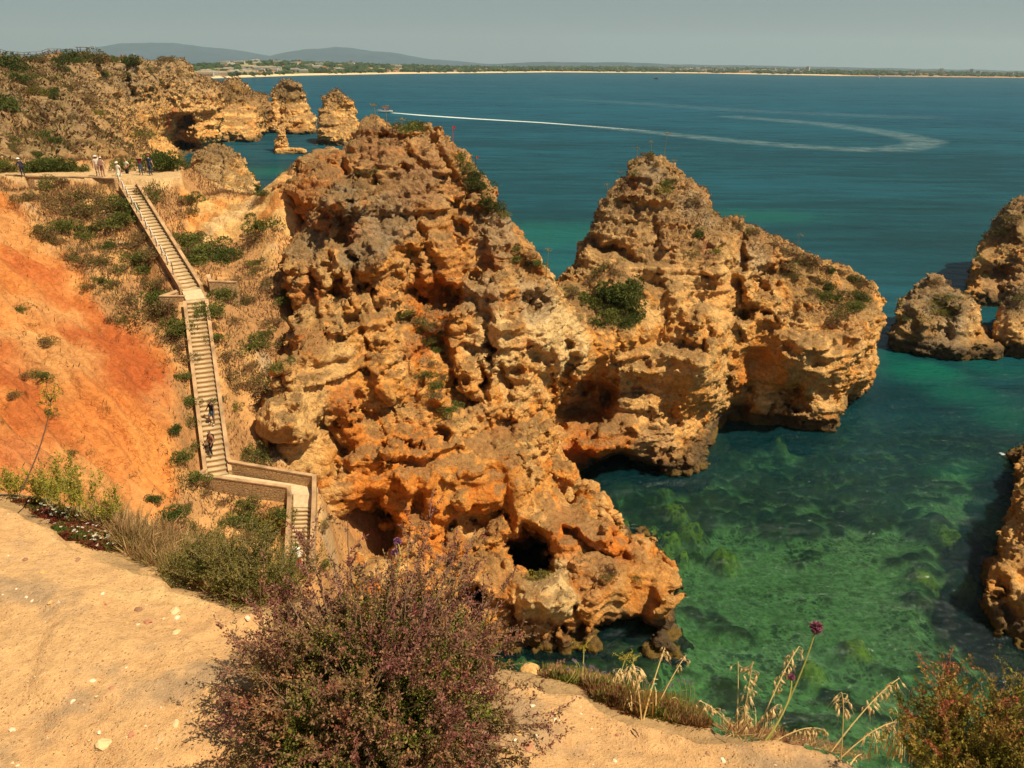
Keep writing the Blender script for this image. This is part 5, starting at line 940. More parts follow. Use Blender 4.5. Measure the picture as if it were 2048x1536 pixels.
# woodland on the coast: one mass of crowns
nt = 5200; tp = rng.uniform(390, 2150, nt); ts = rng.uniform(.03, .95, nt) ** 1.2; P_ = shore_pt(tp, ts); k1 = fbm(P_ * [1, 1, 0], 260, 3, 611); P_ = P_[k1 > -.12]; ts = ts[k1 > -.12]
P_[:, 2] += (5 * fbm(P_ * [1, 1, 0], 120, 4, 602) + 4 * fbm(P_ * [1, 1, 0], 420, 4, 601)) * sst(ts, .05, .3)
oc = np.array([[1, 0, 0], [0, 1, 0], [-1, 0, 0], [0, -1, 0], [.6, .6, .8], [-.6, .6, .8], [-.6, -.6, .8], [.6, -.6, .8], [0, 0, 1.25]]); of = np.array([[0, 4, 7], [0, 1, 4], [1, 5, 4], [1, 2, 5], [2, 6, 5], [2, 3, 6], [3, 7, 6], [3, 0, 7], [4, 5, 8], [5, 6, 8], [6, 7, 8], [7, 4, 8]])
sz = rng.uniform(4, 9, len(P_)) * (P_[:, 1] / 3000) ** .5; V = P_[:, None, :] + oc[None] * sz[:, None, None] * rng.uniform(.7, 1.3, (len(P_), 9, 1)) * [1.5, 1.5, 1.0]; Fq = (of[None] + 9 * np.arange(len(P_))[:, None, None]).reshape(-1, 3)
cc = np.array([.035, .055, .022]) * rng.uniform(.6, 1.7, (len(P_), 1, 1)) + 0 * V; wd = mesh_np('woodland', V.reshape(-1, 3), Fq, mf, smooth=False, col=cc.reshape(-1, 3)); tag(wd, kind='stuff')
# buildings
def bmat(n, c): return simple(n, c, .8, .2)
MW = [bmat('white render', (.52, .48, .42)), bmat('cream render', (.58, .46, .33)), bmat('grey render', (.40, .40, .39))]; MR = bmat('clay roof', (.40, .16, .08)); MWI = bmat('dark windows', (.06, .07, .08))
def house_mesh(w, d, h, kind, wm):
    m = MB(); m.box((0, 0, h / 2 - 1), w, d, h + 2)
    if kind == 'gable':
        n = len(m.v); e = .5
        m.v += [np.array(p) for p in ((-w / 2 - e, -d / 2 - e, h + .01), (w / 2 + e, -d / 2 - e, h + .01), (w / 2 + e, d / 2 + e, h + .01), (-w / 2 - e, d / 2 + e, h + .01), (-w / 2 - e, 0, h + d * .28), (w / 2 + e, 0, h + d * .28))]
        for f in ((0, 1, 5, 4), (2, 3, 4, 5), (0, 4, 3), (1, 2, 5), (3, 2, 1, 0)): m.f.append([n + i for i in f]); m.m.append(1)
    else:
        for a in (-1, 1): m.box((0, a * (d / 2 - .2), h + .5), w, .4, 1.0)
        m.box((w * .2, 0, h + 1.2), w * .2, d * .4, 2.4)
    fl = max(1, int(h / 3.2)); nw = max(3, int(w / 4))
    for i in range(fl):
        for j in range(nw): m.box((-w / 2 + w * (j + .5) / nw, -d / 2 - .05, h / fl * (i + .55)), w / nw * .45, .12, 1.5, mi=2)
        if kind != 'gable' and i: m.box((0, -d / 2 - .6, h / fl * i), w * .96, 1.2, .25)
    return m.build('building', [wm, MR, MWI])
protos = [house_mesh(14, 9, 6, 'gable', MW[0]), house_mesh(20, 10, 6.5, 'gable', MW[1]), house_mesh(34, 12, 13, 'flat', MW[0]), house_mesh(26, 12, 20, 'flat', MW[2]), house_mesh(18, 14, 34, 'flat', MW[0]), house_mesh(60, 12, 11, 'flat', MW[1])]
blds = [(px, s, k) for px, s, k in [(1614, .25, 4), (1440, .12, 3), (1500, .14, 3), (1585, .2, 3), (1690, .3, 3), (1880, .35, 4), (1940, .32, 4), (1965, .3, 3), (2005, .3, 3), (470, .12, 2), (486, .14, 2), (500, .12, 5), (455, .10, 5), (515, .15, 3), (410, .03, 5), (425, .035, 2), (436, .03, 5)]]
for lo, hi, n, sa0, sa1, ks in ((395, 560, 38, .03, .35, (0, 1, 2, 5)), (420, 560, 16, .5, .8, (0, 2)), (560, 800, 34, .04, .7, (0, 0, 1, 2)), (800, 1300, 20, .05, .5, (0, 1)), (1310, 1560, 52, .03, .45, (0, 2, 2, 3, 5)), (1560, 1800, 22, .05, .5, (0, 2, 3)), (1800, 2060, 24, .05, .5, (1, 2, 3))):
    for _ in range(n): blds.append((rng.uniform(lo, hi), rng.uniform(sa0, sa1), ks[rng.integers(len(ks))]))
used = set(); GRP = {0: ('small white house with a clay roof in the far shore town', 'house', 'white houses of the far town'), 1: ('cream house with a clay roof in the far shore town', 'house', 'cream houses of the far town'), 2: ('white flat-roofed apartment block in the far shore town', 'apartment block', 'white blocks of the far town'), 3: ('grey mid-rise apartment block in the far shore town', 'apartment block', 'grey blocks of the far town'), 4: ('tall white tower block standing above the far shore town', 'tower block', 'tower blocks of the far town'), 5: ('long low cream building in the far shore town', 'apartment block', 'long low buildings of the far town')}
for px, s, k in blds:
    o = protos[k] if k not in used else protos[k].copy()
    if k in used: COL.objects.link(o)
    used.add(k); p = coast_z(float(px), float(s)); o.location = p; o.rotation_euler = (0, 0, rng.uniform(-.5, .5) - math.atan2(p[0], p[1])); sc = 0.74 * (p[1] / 2200) ** .35; o.scale = (sc, sc, sc); tag(o, *GRP[k])
for k, o in enumerate(protos):
    if k not in used: bpy.data.objects.remove(o)
ordinals([o for o in S.objects if o.name.startswith('building')], 0, 24)
# mountains and hills: blue of distant haze painted into their surface colour
def ridge(name, pts, Y, depth, col, seed, rough):
    px = np.linspace(pts[0][0], pts[-1][0], 500); py = np.interp(px, *zip(*pts)); t = np.linspace(0, 1, 26); A = []
    top = atY(px, py, Y)
    for k in t:
        q = top.copy(); f = sst(k, 0, .55) if k < .55 else 1 - .8 * (k - .55) ** 1.0; q[:, 1] = Y - depth * .5 + depth * k; q[:, 0] = top[:, 0] * q[:, 1] / Y; q[:, 2] = -5 + (top[:, 2] + 5) * f * (q[:, 1] / Y if k < .55 else 1); A.append(q)
    A = np.stack(A, 1); a, b = A.shape[:2]; V = A.reshape(-1, 3); n = fbm(V * [1, 1, .0], depth * .14, 5, seed, .6); w = sst(np.tile(t, a), .05, .3); V[:, 2] += n * rough * w
    ii = np.arange(a * b).reshape(a, b); Q = np.stack([ii[:-1, :-1].ravel(), ii[1:, :-1].ravel(), ii[1:, 1:].ravel(), ii[:-1, 1:].ravel()], -1)
    return tag(mesh_np(name, V, Q, simple(name + ' haze-blue scrub', col, .95, .05, .3, .004)), kind='structure')
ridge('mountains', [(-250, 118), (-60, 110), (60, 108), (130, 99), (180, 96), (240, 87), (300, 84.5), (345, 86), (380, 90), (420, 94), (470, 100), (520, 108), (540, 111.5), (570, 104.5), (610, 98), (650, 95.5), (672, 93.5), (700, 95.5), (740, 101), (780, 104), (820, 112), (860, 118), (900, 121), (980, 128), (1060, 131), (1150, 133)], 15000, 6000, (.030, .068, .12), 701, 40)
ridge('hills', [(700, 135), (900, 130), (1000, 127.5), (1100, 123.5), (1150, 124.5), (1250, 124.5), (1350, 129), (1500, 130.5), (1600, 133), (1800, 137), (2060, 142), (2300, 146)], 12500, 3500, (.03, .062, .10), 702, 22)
# haze: a closed box round camera and scene
hv = MB(); x0, x1, y0, y1, z0, z1 = -11500, 17500, -150, 19500, -16, 640
hv.box(((x0 + x1) / 2, (y0 + y1) / 2, (z0 + z1) / 2), x1 - x0, y1 - y0, z1 - z0)
mh = mat('haze'); N = NT(mh); N.out(None, N('VolumePrincipled', {'Color': (.70, .90, 1.0, 1), 'Density': 4.8e-5, 'Anisotropy': .1}).outputs[0]); hz = hv.build('haze', mh); tag(hz, kind='stuff')
# ------------------------------------------------------------------ boats and wake
MWH = simple('white hull', (.75, .74, .72), .35, .5); MRD = simple('red canvas', (.36, .03, .05), .7); MDK = simple('dark fittings', (.04, .04, .05), .5); 
def hull(Ln, B, H, name, parent, m_):
    m = MB(); P = []
    for t in np.linspace(0, 1, 14):
        w = B / 2 * (1 - max(0, (t - .55) / .45) ** 2.2) * (.92 + .08 * min(1, t * 5)); y = -Ln / 2 + Ln * t; sh_ = H * (1 + .35 * t ** 2); w = max(w, .02)
        P.append([np.array(q) for q in ((-w, y, sh_), (-w * .92, y, .35 * H), (-w * .45, y, -.05 * H), (0, y, -.2 * H * (1 - t ** 4)), (w * .45, y, -.05 * H), (w * .92, y, .35 * H), (w, y, sh_), (w * .85, y, sh_ * .98), (w * .8, y, .5 * H), (-w * .8, y, .5 * H), (-w * .85, y, sh_ * .98), (-w, y, sh_))])
    m.grid(P); k = len(m.v); m.v += P[0][:7]; m.f.append(list(range(k, k + 7))); m.m.append(0); return m.build(name, m_, parent, smooth=False)
bp_ = atZ(np.array(770.), np.array(225.), 0.); boat = empty('motorboat', bp_ + [0, 0, .25], PI / 2 + .12); tag(boat, 'white motorboat with a red canopy speeding left ahead of its foaming wake', 'motorboat')
boat.scale = (1.3, 1.3, 1.3); hull(9.5, 2.7, 1.0, 'hull', boat, MWH); m = MB(); m.box((0, -.2, 1.25), 1.0, .9, 1.1); m.box((0, .2, 1.9), .95, .06, .5, mi=0); m.build('console', MWH, boat, bevel=.08)
m = MB(); m.grid([[np.array([x, y, 2.55 - .25 * (x / 1.15) ** 2 + z]) for x in np.linspace(-1.15, 1.15, 7)] for y, z in ((-2.4, 0), (-.8, .08), (.9, 0))]); m.grid([[np.array([x, y, 2.48 - .25 * (x / 1.15) ** 2 + z]) for x in np.linspace(-1.15, 1.15, 7)] for y, z in ((-2.4, 0), (-.8, .08), (.9, 0))]); m.build('canopy', MRD, boat)
for sx_ in (-1, 1):
    for sy_ in (-2.2, .7): m = MB(); m.tube([(sx_ * 1.05, sy_, .8), (sx_ * 1.05, sy_, 2.32)], .035); m.build('canopy_post', MDK, boat)
m = MB(); m.box((0, -4.95, .9), .5, .5, 1.2); m.build('outboard_motor', MDK, boat, bevel=.08)
for i, y in enumerate((-1.9, -1.1, 1.2)): m = MB(); m.box((.3 * (-1) ** i, y, 1.05), 1.3, .45, .5); m.build('seat', MRD, boat, bevel=.08)
foam = mat('foam'); N = NT(foam); pos = N('NewGeometry').outputs['Position']; dn = N('Attribute', attribute_name='Foam').outputs['Fac']
nz = N('TexNoise', {'Vector': pos, 'Scale': .55, 'Detail': 6., 'Roughness': .7}).outputs[0]; fz_ = N('MapRange', {0: N.math('ADD', nz, dn), 1: .85, 2: 1.25}).outputs[0]
fz_ = N.math('MULTIPLY', fz_, .95); N.out(N('MixShader', {0: fz_, 1: N('BsdfTransparent').outputs[0], 2: N('BsdfDiffuse', {0: (.62, .70, .72, 1)}).outputs[0]}).outputs[0])
foam2 = mat('spent foam'); N = NT(foam2); pos = N('NewGeometry').outputs['Position']; dn = N('Attribute', attribute_name='Foam').outputs['Fac']
nz = N('TexNoise', {'Vector': pos, 'Scale': .12, 'Detail': 6., 'Roughness': .65}).outputs[0]; N.out(N('MixShader', {0: N.math('MULTIPLY', dn, N('MapRange', {0: nz, 1: .38, 2: .66, 3: .10, 4: .85}).outputs[0]), 1: N('BsdfTransparent').outputs[0], 2: N('BsdfDiffuse', {0: (.30, .42, .46, 1)}).outputs[0]}).outputs[0])
def wake(pts, widths, dens, name, z=.03):
    W_ = [atZ(np.array(float(a)), np.array(float(b)), z) for a, b in pts]; n = len(W_); t = np.linspace(0, n - 1, 160); C = np.stack([np.interp(t, range(n), [w[k] for w in W_]) for k in range(3)], -1)
    for _ in range(6): C[1:-1] = (C[:-2] + 2 * C[1:-1] + C[2:]) / 4
    wd_ = np.interp(t, range(n), widths); dd = np.interp(t, range(n), dens); d = np.gradient(C, axis=0); d /= np.linalg.norm(d, axis=1)[:, None]; nn_ = np.stack([-d[:, 1], d[:, 0], 0 * d[:, 0]], -1)
    us = np.linspace(-1, 1, 9); P = C[:, None] + nn_[:, None] * (us[None, :, None] * wd_[:, None, None]); fo = dd[:, None] * (1 - np.abs(us[None]) ** 2.2)
    ii = np.arange(160 * 9).reshape(160, 9); Q = np.stack([ii[:-1, :-1].ravel(), ii[1:, :-1].ravel(), ii[1:, 1:].ravel(), ii[:-1, 1:].ravel()], -1)
    return tag(mesh_np(name, P.reshape(-1, 3), Q, foam2 if name == 'old_wake' else foam, extra={'Foam': fo.ravel()}), kind='stuff')
wake([(784, 225.5), (850, 231), (940, 237), (1080, 245), (1200, 254), (1300, 262)], [2.4, 5.0, 5.5, 5.5, 5.5, 5], [1.25, 1.1, .95, .75, .58, .42], 'wake_foam')
wake([(1150, 250), (1300, 264), (1450, 280), (1600, 293), (1700, 299), (1790, 299), (1845, 290), (1850, 281), (1790, 268), (1650, 248), (1450, 232)], [7, 11, 13, 14, 14, 13, 11, 13, 15, 18, 18], [.40, .41, .42, .42, .42, .40, .44, .42, .39, .36, .28], 'old_wake', z=.034)
wake([(1060, 195), (1250, 205), (1500, 222), (1750, 232), (1900, 236)], [26, 28, 32, 32, 30], [.05, .16, .14, .16, .06], 'old_wake', z=.038)
wake([(2000, 905), (2018, 915), (2040, 922)], [.35, .6, .4], [.6, .85, .6], 'surf_foam', z=.03)
def sail(px, py, h, lab):
    p = atZ(np.array(float(px)), np.array(float(py)), 0.); o = empty('sailing_boat', p, .8); tag(o, lab, 'sailing boat'); hull(h * .8, h * .25, h * .08, 'hull', o, MWH)
    m = MB(); m.tube([(0, 0, 0), (0, 0, h)], .012 * h); m.build('mast', MDK, o); m = MB(); m.v = [np.array(q) for q in ((0, .03, h * .12), (0, .03, h * .97), (0, -h * .38, h * .12), (.01 * h, .03, h * .12), (.01 * h, .03, h * .97), (.01 * h, -h * .38, h * .12))]; m.f = [[0, 1, 2], [5, 4, 3]]; m.m = [0, 0]; m.build('sail', MWH, o)
sail(1755, 155.5, 20, 'white sailing boat far out near the right end of the beach')
for px, py, lab in ((1537, 150.5, 'small white speedboat off the far beach'), (1312, 158, 'tiny dark boat alone on the open bay')):
    p = atZ(np.array(float(px)), np.array(float(py)), 0.); o = empty('distant_boat', p + [0, 0, .3], 1.3); tag(o, lab, 'boat'); hull(14, 4, 1.6, 'hull', o, MWH if px > 1400 else MRD); m = MB(); m.box((0, -1, 2.3), 2.6, 4, 1.8); m.build('cabin', MWH if px > 1400 else MDK, o, bevel=.2)
log('far')
# ------------------------------------------------------------------ foliage builders
mfo = mat('foliage'); N = NT(mfo); colr = N('Attribute', attribute_name='Col').outputs['Color']
b_ = N('BsdfPrincipled', {'Base Color': colr, 'Roughness': .75, 'Specular IOR Level': .2}); tr_ = N('BsdfTranslucent', {0: colr})
N.out(N('MixShader', {0: .25, 1: b_.outputs[0], 2: tr_.outputs[0]}).outputs[0])
GREEN = np.array([.105, .118, .026]); DKG = np.array([.062, .088, .018]); OLIVE = np.array([.13, .115, .035]); YELG = np.array([.22, .20, .030]); BRN = np.array([.18, .105, .050]); RDB = np.array([.15, .062, .032]); STRAW = np.array([.46, .30, .135]); PURP = np.array([.150, .045, .040])
def leaves(P, D, L_, W_, rng, flat=None):
    """quads at P pointing along D, length L_, width W_"""
    n = len(P); D = D / (np.linalg.norm(D, axis=1)[:, None] + 1e-9); R = rng.normal(size=(n, 3)); S_ = np.cross(D, R); S_ /= (np.linalg.norm(S_, axis=1)[:, None] + 1e-9)
    L_ = np.broadcast_to(L_, n)[:, None]; W_ = np.broadcast_to(W_, n)[:, None]
    V = np.stack([P - S_ * W_ * .15, P + D * L_ * .5 - S_ * W_ * .5, P + D * L_, P + D * L_ * .5 + S_ * W_ * .5], 1); return V.reshape(-1, 3), np.arange(4 * n).reshape(n, 4)
def shrub_proto(cols, seed, n=650, leaf=.10, flat=.75, lobes=9):
    r = np.random.default_rng(seed); C_ = r.normal(size=(lobes, 3)) * [.42, .42, .22]; C_[:, 2] = np.abs(C_[:, 2]) + .15; Rr = r.uniform(.26, .50, lobes)
    k = r.integers(lobes, size=n); d = r.normal(size=(n, 3)); d /= np.linalg.norm(d, axis=1)[:, None]; P = C_[k] + d * (Rr[k] * r.uniform(.55, 1.08, n) ** .6)[:, None]; P[:, 2] = np.abs(P[:, 2]) * flat
    D = d + r.normal(size=(n, 3)) * .5 + [0, 0, .3]; V, Q = leaves(P, D, r.uniform(.6, 1.4, n) * leaf, r.uniform(.35, .75, n) * leaf, r)
    kc = r.integers(len(cols), size=lobes)[k]; c = np.array(cols)[kc] * r.uniform(.65, 1.5, n)[:, None]; j = r.random(n) < .15; c[j] = np.array(cols)[r.integers(len(cols), size=j.sum())] * 1.3
    return V, Q, np.repeat(c, 4, 0)
PROT = {}
KINDS = {'g': [GREEN, GREEN * 1.3, OLIVE], 'G': [DKG, GREEN, DKG * 1.2], 'o': [OLIVE, GREEN, BRN], 'b': [BRN, BRN * 1.3, OLIVE], 'r': [RDB, BRN, OLIVE], 'y': [YELG, OLIVE, YELG * .8], 'd': [DKG * .8, OLIVE * .6, DKG]}
for k, cs in KINDS.items():
    PROT[k] = []
    for v in range(2):
        V, Q, c = shrub_proto(cs, 900 + ord(k) * 3 + v, n=2300 if k in 'gGd' else 1500); me = mesh_np('shrub', V, Q, mfo, smooth=False, col=c); PROT[k].append(me.data); bpy.data.objects.remove(me)
bpy.context.view_layer.update(); DG = bpy.context.evaluated_depsgraph_get()
HITOBJ = [cliff, promo, hill, s1, s2, s3, s4, fst1, fst2, fst5, fc, lc]
def hit(px, py):
    d = ray(np.array(float(px)), np.array(float(py))); d /= np.linalg.norm(d); best = None
    for ob in HITOBJ:
        r = ob.ray_cast(Vector(CPOS), Vector(d))
        if r[0]:
            t = (r[1] - Vector(CPOS)).length
            if best is None or t < best[0]: best = (t, np.array(r[1]), np.array(r[2]), ob.name)
    return best[1:] if best else None
rsh = np.random.default_rng(77)
NAMES = {'g': 'green', 'G': 'dense dark green', 'o': 'olive', 'b': 'dry brown', 'r': 'reddish brown', 'y': 'yellow-green', 'd': 'dark'}
SHR = []
def shrub(px, py, rp, k, where, grp, sink=.25, tall=1.0): SHR.append((px, py, rp, k, where, grp, tall))
REST = []
def place_shrub(px, py, rp, k, where, grp, tall, single):
    h = hit(px, py + rp * .35) or hit(px, py + rp)
    if h is None: return
    p, n, nm = h; zc = (p - CPOS) @ CF
    if zc < 12: return
    r = rp * zc / F * 1.7
    if not single: REST.append((p - np.array([0, 0, r * .12]) + n * r * .12, r, k)); return
    o = bpy.data.objects.new('shrub', PROT[k][rsh.integers(2)]); COL.objects.link(o); o.location = p - np.array([0, 0, r * .12]) + n * r * .12
    o.rotation_euler = (0, 0, rsh.uniform(0, 6.3)); o.scale = (r * rsh.uniform(.9, 1.15), r * rsh.uniform(.9, 1.15), r * rsh.uniform(.8, 1.1) * tall); tag(o, NAMES[k] + ' shrub ' + where, 'shrub', grp)
HS = [(100,371,18,'o'),(172,390,18,'b'),(150,412,22,'b'),(188,421,16,'b'),(162,424,18,'o'),(247,409,20,'g'),(253,431,18,'g'),(128,449,17,'g'),(178,456,11,'g'),(162,468,14,'g'),(81,459,14,'o'),(100,465,16,'b'),(231,443,18,'g'),(219,491,12,'G'),(262,490,16,'o'),(269,515,22,'g'),(284,537,16,'g'),(234,540,12,'o'),(175,520,14,'o'),(150,515,14,'b'),(200,559,9,'g'),(228,568,12,'o'),(312,506,18,'b'),(325,587,22,'g'),(300,596,16,'g'),(331,609,24,'o'),(312,621,22,'b'),(353,643,20,'g'),(359,662,24,'g'),(344,680,16,'b'),
 (240,640,14,'o'),(37,618,14,'g'),(67,648,8,'b'),(100,684,14,'o'),(156,570,7,'g'),(175,573,9,'o'),(65,749,10,'o'),(90,749,11,'g'),(353,752,12,'g'),(365,712,15,'b'),(304,393,19,'o'),(210,816,8,'o'),(352,859,14,'G'),(354,910,16,'g'),(302,997,11,'G'),(342,1023,18,'G'),(263,948,8,'o'),(142,902,9,'o'),(176,905,6,'o'),(160,881,6,'o'),(32,790,9,'o'),(102,825,10,'y'),(40,402,7,'y'),(60,395,14,'b'),(120,400,16,'b'),(200,400,16,'b'),(210,440,16,'b'),(290,470,14,'b'),(120,480,14,'b'),(200,520,16,'b'),(250,600,14,'b'),(330,560,12,'b'),(290,560,14,'b'),(360,690,12,'b'),(372,750,10,'b'),(376,640,9,'b')]
HR = [(381,474,22,'g'),(398,466,9,'r'),(387,515,20,'g'),(415,496,24,'g'),(400,505,18,'o'),(453,515,22,'G'),(472,512,14,'o'),(531,448,20,'g'),(519,471,14,'b'),(512,524,9,'g'),(516,537,12,'o'),(434,584,20,'g'),(434,615,20,'g'),(559,596,13,'g'),(428,671,14,'g'),(519,668,15,'g'),(503,690,16,'g'),(422,652,10,'b'),(456,746,18,'b'),(447,715,16,'b'),(531,743,20,'b'),(522,771,18,'o'),(562,730,14,'g'),(469,812,10,'y'),(383,796,14,'g'),(379,845,14,'o'),(398,886,13,'o'),(381,951,18,'g'),(513,917,22,'o'),(525,935,14,'o'),(489,907,14,'y'),(454,849,8,'y'),(470,640,14,'b'),(490,600,14,'b'),(545,640,12,'b'),(560,680,14,'b'),(470,560,12,'b'),(540,560,14,'b'),(500,730,12,'b'),(480,770,14,'b'),(378,420,12,'b'),(300,440,8,'o'),(370,405,12,'r'),(440,800,12,'o'),(560,770,12,'b')]
HB = [(413,985,10,'b'),(444,1043,14,'g'),(468,1040,9,'o'),(485,1005,18,'g'),(505,1025,20,'g'),(553,1033,20,'y'),(547,1057,22,'g'),(565,1015,14,'g'),(499,1077,12,'b'),(403,1084,18,'g'),(427,1078,16,'o'),(379,1057,14,'o'),(646,1047,10,'o'),(642,1091,8,'g'),(647,1122,12,'g'),(370,1010,10,'b'),(450,1000,12,'b'),(520,1050,12,'o')]
for a in HS: shrub(*a, 'on the slope left of the stairway', 'shrubs on the slope left of the stairs')
for a in HR: shrub(*a, 'on the slope right of the stairway', 'shrubs on the slope right of the stairs')
for a in HB: shrub(*a, 'below the stairway corner', 'shrubs below the stair corner')
for a in [(60,335,16,'G'),(80,330,18,'G'),(100,328,17,'G'),(122,331,18,'G'),(142,333,16,'G'),(158,338,12,'g'),(4,330,17,'g'),(22,337,10,'g'),(300,318,17,'g'),(318,320,24,'G'),(338,328,18,'G'),(262,325,18,'g')]: shrub(*a, 'behind the path above the stairs', 'shrubs behind the path', tall=1.15)
for a in [(375,395,16,'g'),(525,385,10,'G'),(538,386,8,'o'),(512,375,10,'d'),(500,350,8,'o')]: shrub(*a, 'on the saddle by the inlet', 'shrubs by the saddle')
LCs = [(10,128,22,'d'),(34,135,24,'d'),(28,152,14,'G'),(60,118,12,'d'),(90,119,10,'b'),(115,121,12,'d'),(135,120,12,'G'),(150,117,16,'d'),(175,113,24,'b'),(192,116,18,'b'),(120,138,11,'d'),(213,117,10,'g'),(228,119,10,'g'),(258,120,14,'d'),(262,126,9,'d'),(212,148,10,'G'),(100,158,12,'o'),(65,168,10,'o'),(135,176,14,'b'),(80,185,12,'y'),(75,180,10,'o'),(190,222,13,'y'),(332,118,10,'b'),(346,120,8,'d'),(12,210,18,'G'),(0,200,16,'G'),(24,218,12,'d'),(175,192,12,'b'),(180,205,10,'b'),(98,272,19,'G'),(80,277,12,'o'),(110,284,12,'G'),(107,182,9,'d'),(110,195,9,'d'),(225,250,8,'o'),(275,265,14,'o'),(285,275,12,'o'),(260,268,10,'y'),(20,275,12,'o'),(25,290,10,'o'),(72,308,9,'G'),(170,285,10,'o'),(145,295,12,'b'),(60,235,10,'o'),(108,245,8,'o'),(300,140,10,'o'),(320,160,8,'b'),(45,180,12,'b'),(150,165,9,'b'),(60,150,12,'o'),(240,150,9,'o'),(360,140,8,'d'),(375,150,6,'d'),(140,235,9,'b'),(190,310,8,'y'),(8,325,14,'g'),(35,300,10,'b')]
for a in LCs: shrub(*a, 'on the long far cliff', 'shrubs on the long far cliff')
r_ = np.random.default_rng(3)
for i in range(60): shrub(r_.uniform(0, 380), r_.uniform(118, 310), r_.uniform(3, 7), 'obbbdr'[r_.integers(6)], 'on the long far cliff', 'shrubs on the long far cliff')
M1s = [(818,257,16,'g'),(826,250,12,'g'),(840,251,11,'d'),(858,262,7,'o'),(920,312,17,'g'),(932,330,18,'o'),(945,352,16,'d'),(958,374,17,'d'),(970,396,18,'d'),(982,412,16,'d'),(1008,425,10,'y'),(1030,498,10,'g'),(1034,513,10,'g'),(1062,508,9,'b'),(1070,525,13,'g'),(1052,528,12,'r'),(1005,615,9,'g'),(810,622,15,'g'),(828,640,14,'o'),(855,620,8,'g'),(870,650,14,'b'),(858,682,13,'g'),(868,695,10,'g'),(842,660,12,'g'),(893,640,12,'b'),(845,745,15,'g'),(862,770,11,'g'),(900,812,15,'g'),(915,850,8,'o'),(875,790,12,'b'),(905,838,9,'b'),(735,340,10,'o'),(885,660,10,'b'),(860,730,10,'b'),(880,750,10,'b')]
for a in M1s: shrub(*a, 'on the rock massif beside the stairs', 'shrubs on the rock massif')
for a in [(1080,1153,15,'y','growing on the white boulder beside the round rock hole'),(1104,1140,8,'r','on the lip below the round rock hole'),(1162,1107,7,'g','at the tip of the low arched spur, uppermost'),(1216,1147,14,'r','in the middle of the low arched spur'),(1268,1155,9,'G','on the seaward half of the low arched spur'),(1132,1187,7,'b','low on the spur below the white boulder'),(1153,975,7,'g','at the narrow neck above the cave mouth'),(1180,985,8,'r','on the jagged rim right of the narrow neck')]: shrub(*a[:4], a[4], None)
for a in [(1160,595,11,'g'),(1185,600,17,'g'),(1212,592,22,'G'),(1238,578,26,'G'),(1262,575,22,'G'),(1268,600,20,'G'),(1250,615,24,'g'),(1228,628,20,'g'),(1245,645,18,'G'),(1262,632,16,'G'),(1190,640,15,'g'),(1165,632,8,'g'),(1205,618,12,'o'),(1143,580,12,'o')]: shrub(*a, 'in the thicket between the two peaks', 'shrubs of the thicket between the peaks', tall=1.15)
M2s = [(1270,325,9,'G'),(1268,346,9,'G'),(1300,311,10,'o'),(1312,326,10,'b'),(1325,378,12,'y'),(1336,362,10,'g'),(1226,402,9,'o'),(1208,425,9,'o'),(1398,455,9,'G'),(1400,468,11,'G'),(1392,398,11,'b'),(1410,412,9,'b'),(1420,425,8,'o'),(1258,410,9,'b'),(1500,462,10,'o'),(1512,468,8,'r'),(1474,450,12,'b'),(1560,498,12,'r'),(1580,508,12,'r'),(1600,516,12,'r'),(1545,488,10,'r'),(1570,528,12,'o'),(1622,524,11,'r'),(1642,532,11,'r'),(1662,543,10,'G'),(1682,542,10,'r'),(1640,560,10,'o'),(1625,580,10,'o'),(1702,556,13,'d'),(1722,566,12,'r'),(1738,578,9,'r'),(1640,588,13,'g'),(1665,592,13,'G'),(1690,585,12,'o'),(1672,615,16,'o'),(1700,610,14,'g'),(1730,600,10,'g'),(1680,632,12,'o'),(1660,642,12,'r'),(1645,652,8,'o'),(1210,528,11,'o'),(1195,540,11,'o'),(1250,520,8,'g'),(1230,545,10,'b'),(1180,560,10,'b'),(1380,505,10,'o'),(1390,500,9,'g'),(1430,500,10,'y'),(1365,480,9,'b'),(1290,440,8,'b'),(1280,500,8,'b'),(1350,395,9,'b'),(1440,445,9,'r'),(1590,545,12,'b'),(1715,590,11,'d'),(1655,575,12,'d'),(1180,480,8,'b'),(1340,420,9,'b'),(1240,440,8,'b'),(1310,700,5,'g'),(1612,520,10,'d')]
for a in M2s: shrub(*a, 'on the rock promontory', 'shrubs on the rock promontory')
for a in [(1875,563,12,'b'),(1870,600,12,'y'),(1890,595,10,'y'),(1880,622,11,'y'),(1900,632,8,'y'),(1820,637,8,'g'),(1915,612,8,'y'),(1860,615,8,'o')]: shrub(*a, 'on the small pale sea rock', 'shrubs on the small sea rock')
for a in [(2000,462,10,'o'),(2030,432,12,'o'),(1990,482,9,'b'),(1962,512,8,'g'),(1962,547,7,'g'),(2040,482,8,'o'),(2022,450,10,'b'),(2040,510,9,'b'),(2010,500,8,'o'),(2040,590,12,'o'),(2010,605,8,'b'),(2046,980,8,'y')]: shrub(*a, 'on the dark rocks at the right edge', 'shrubs on the right-edge rocks')
SHR.sort(key=lambda a: -a[2])
for i, a in enumerate(SHR): place_shrub(*a, i < 275)
ordinals([o for o in S.objects if o.name.startswith('shrub')])
VV, QQ_, CCc = [], [], []; nb = 0
for p, r, k in REST:
    me = PROT[k][rsh.integers(2)]; V = coords(me)[:1600]; cc4 = np.empty(len(me.vertices) * 4, dtype=np.float32); me.color_attributes['Col'].data.foreach_get('color', cc4); VV.append(V * r + p); QQ_.append(np.arange(len(V)).reshape(-1, 4) + nb); nb += len(V); CCc.append(cc4.reshape(-1, 4)[:len(V), :3])
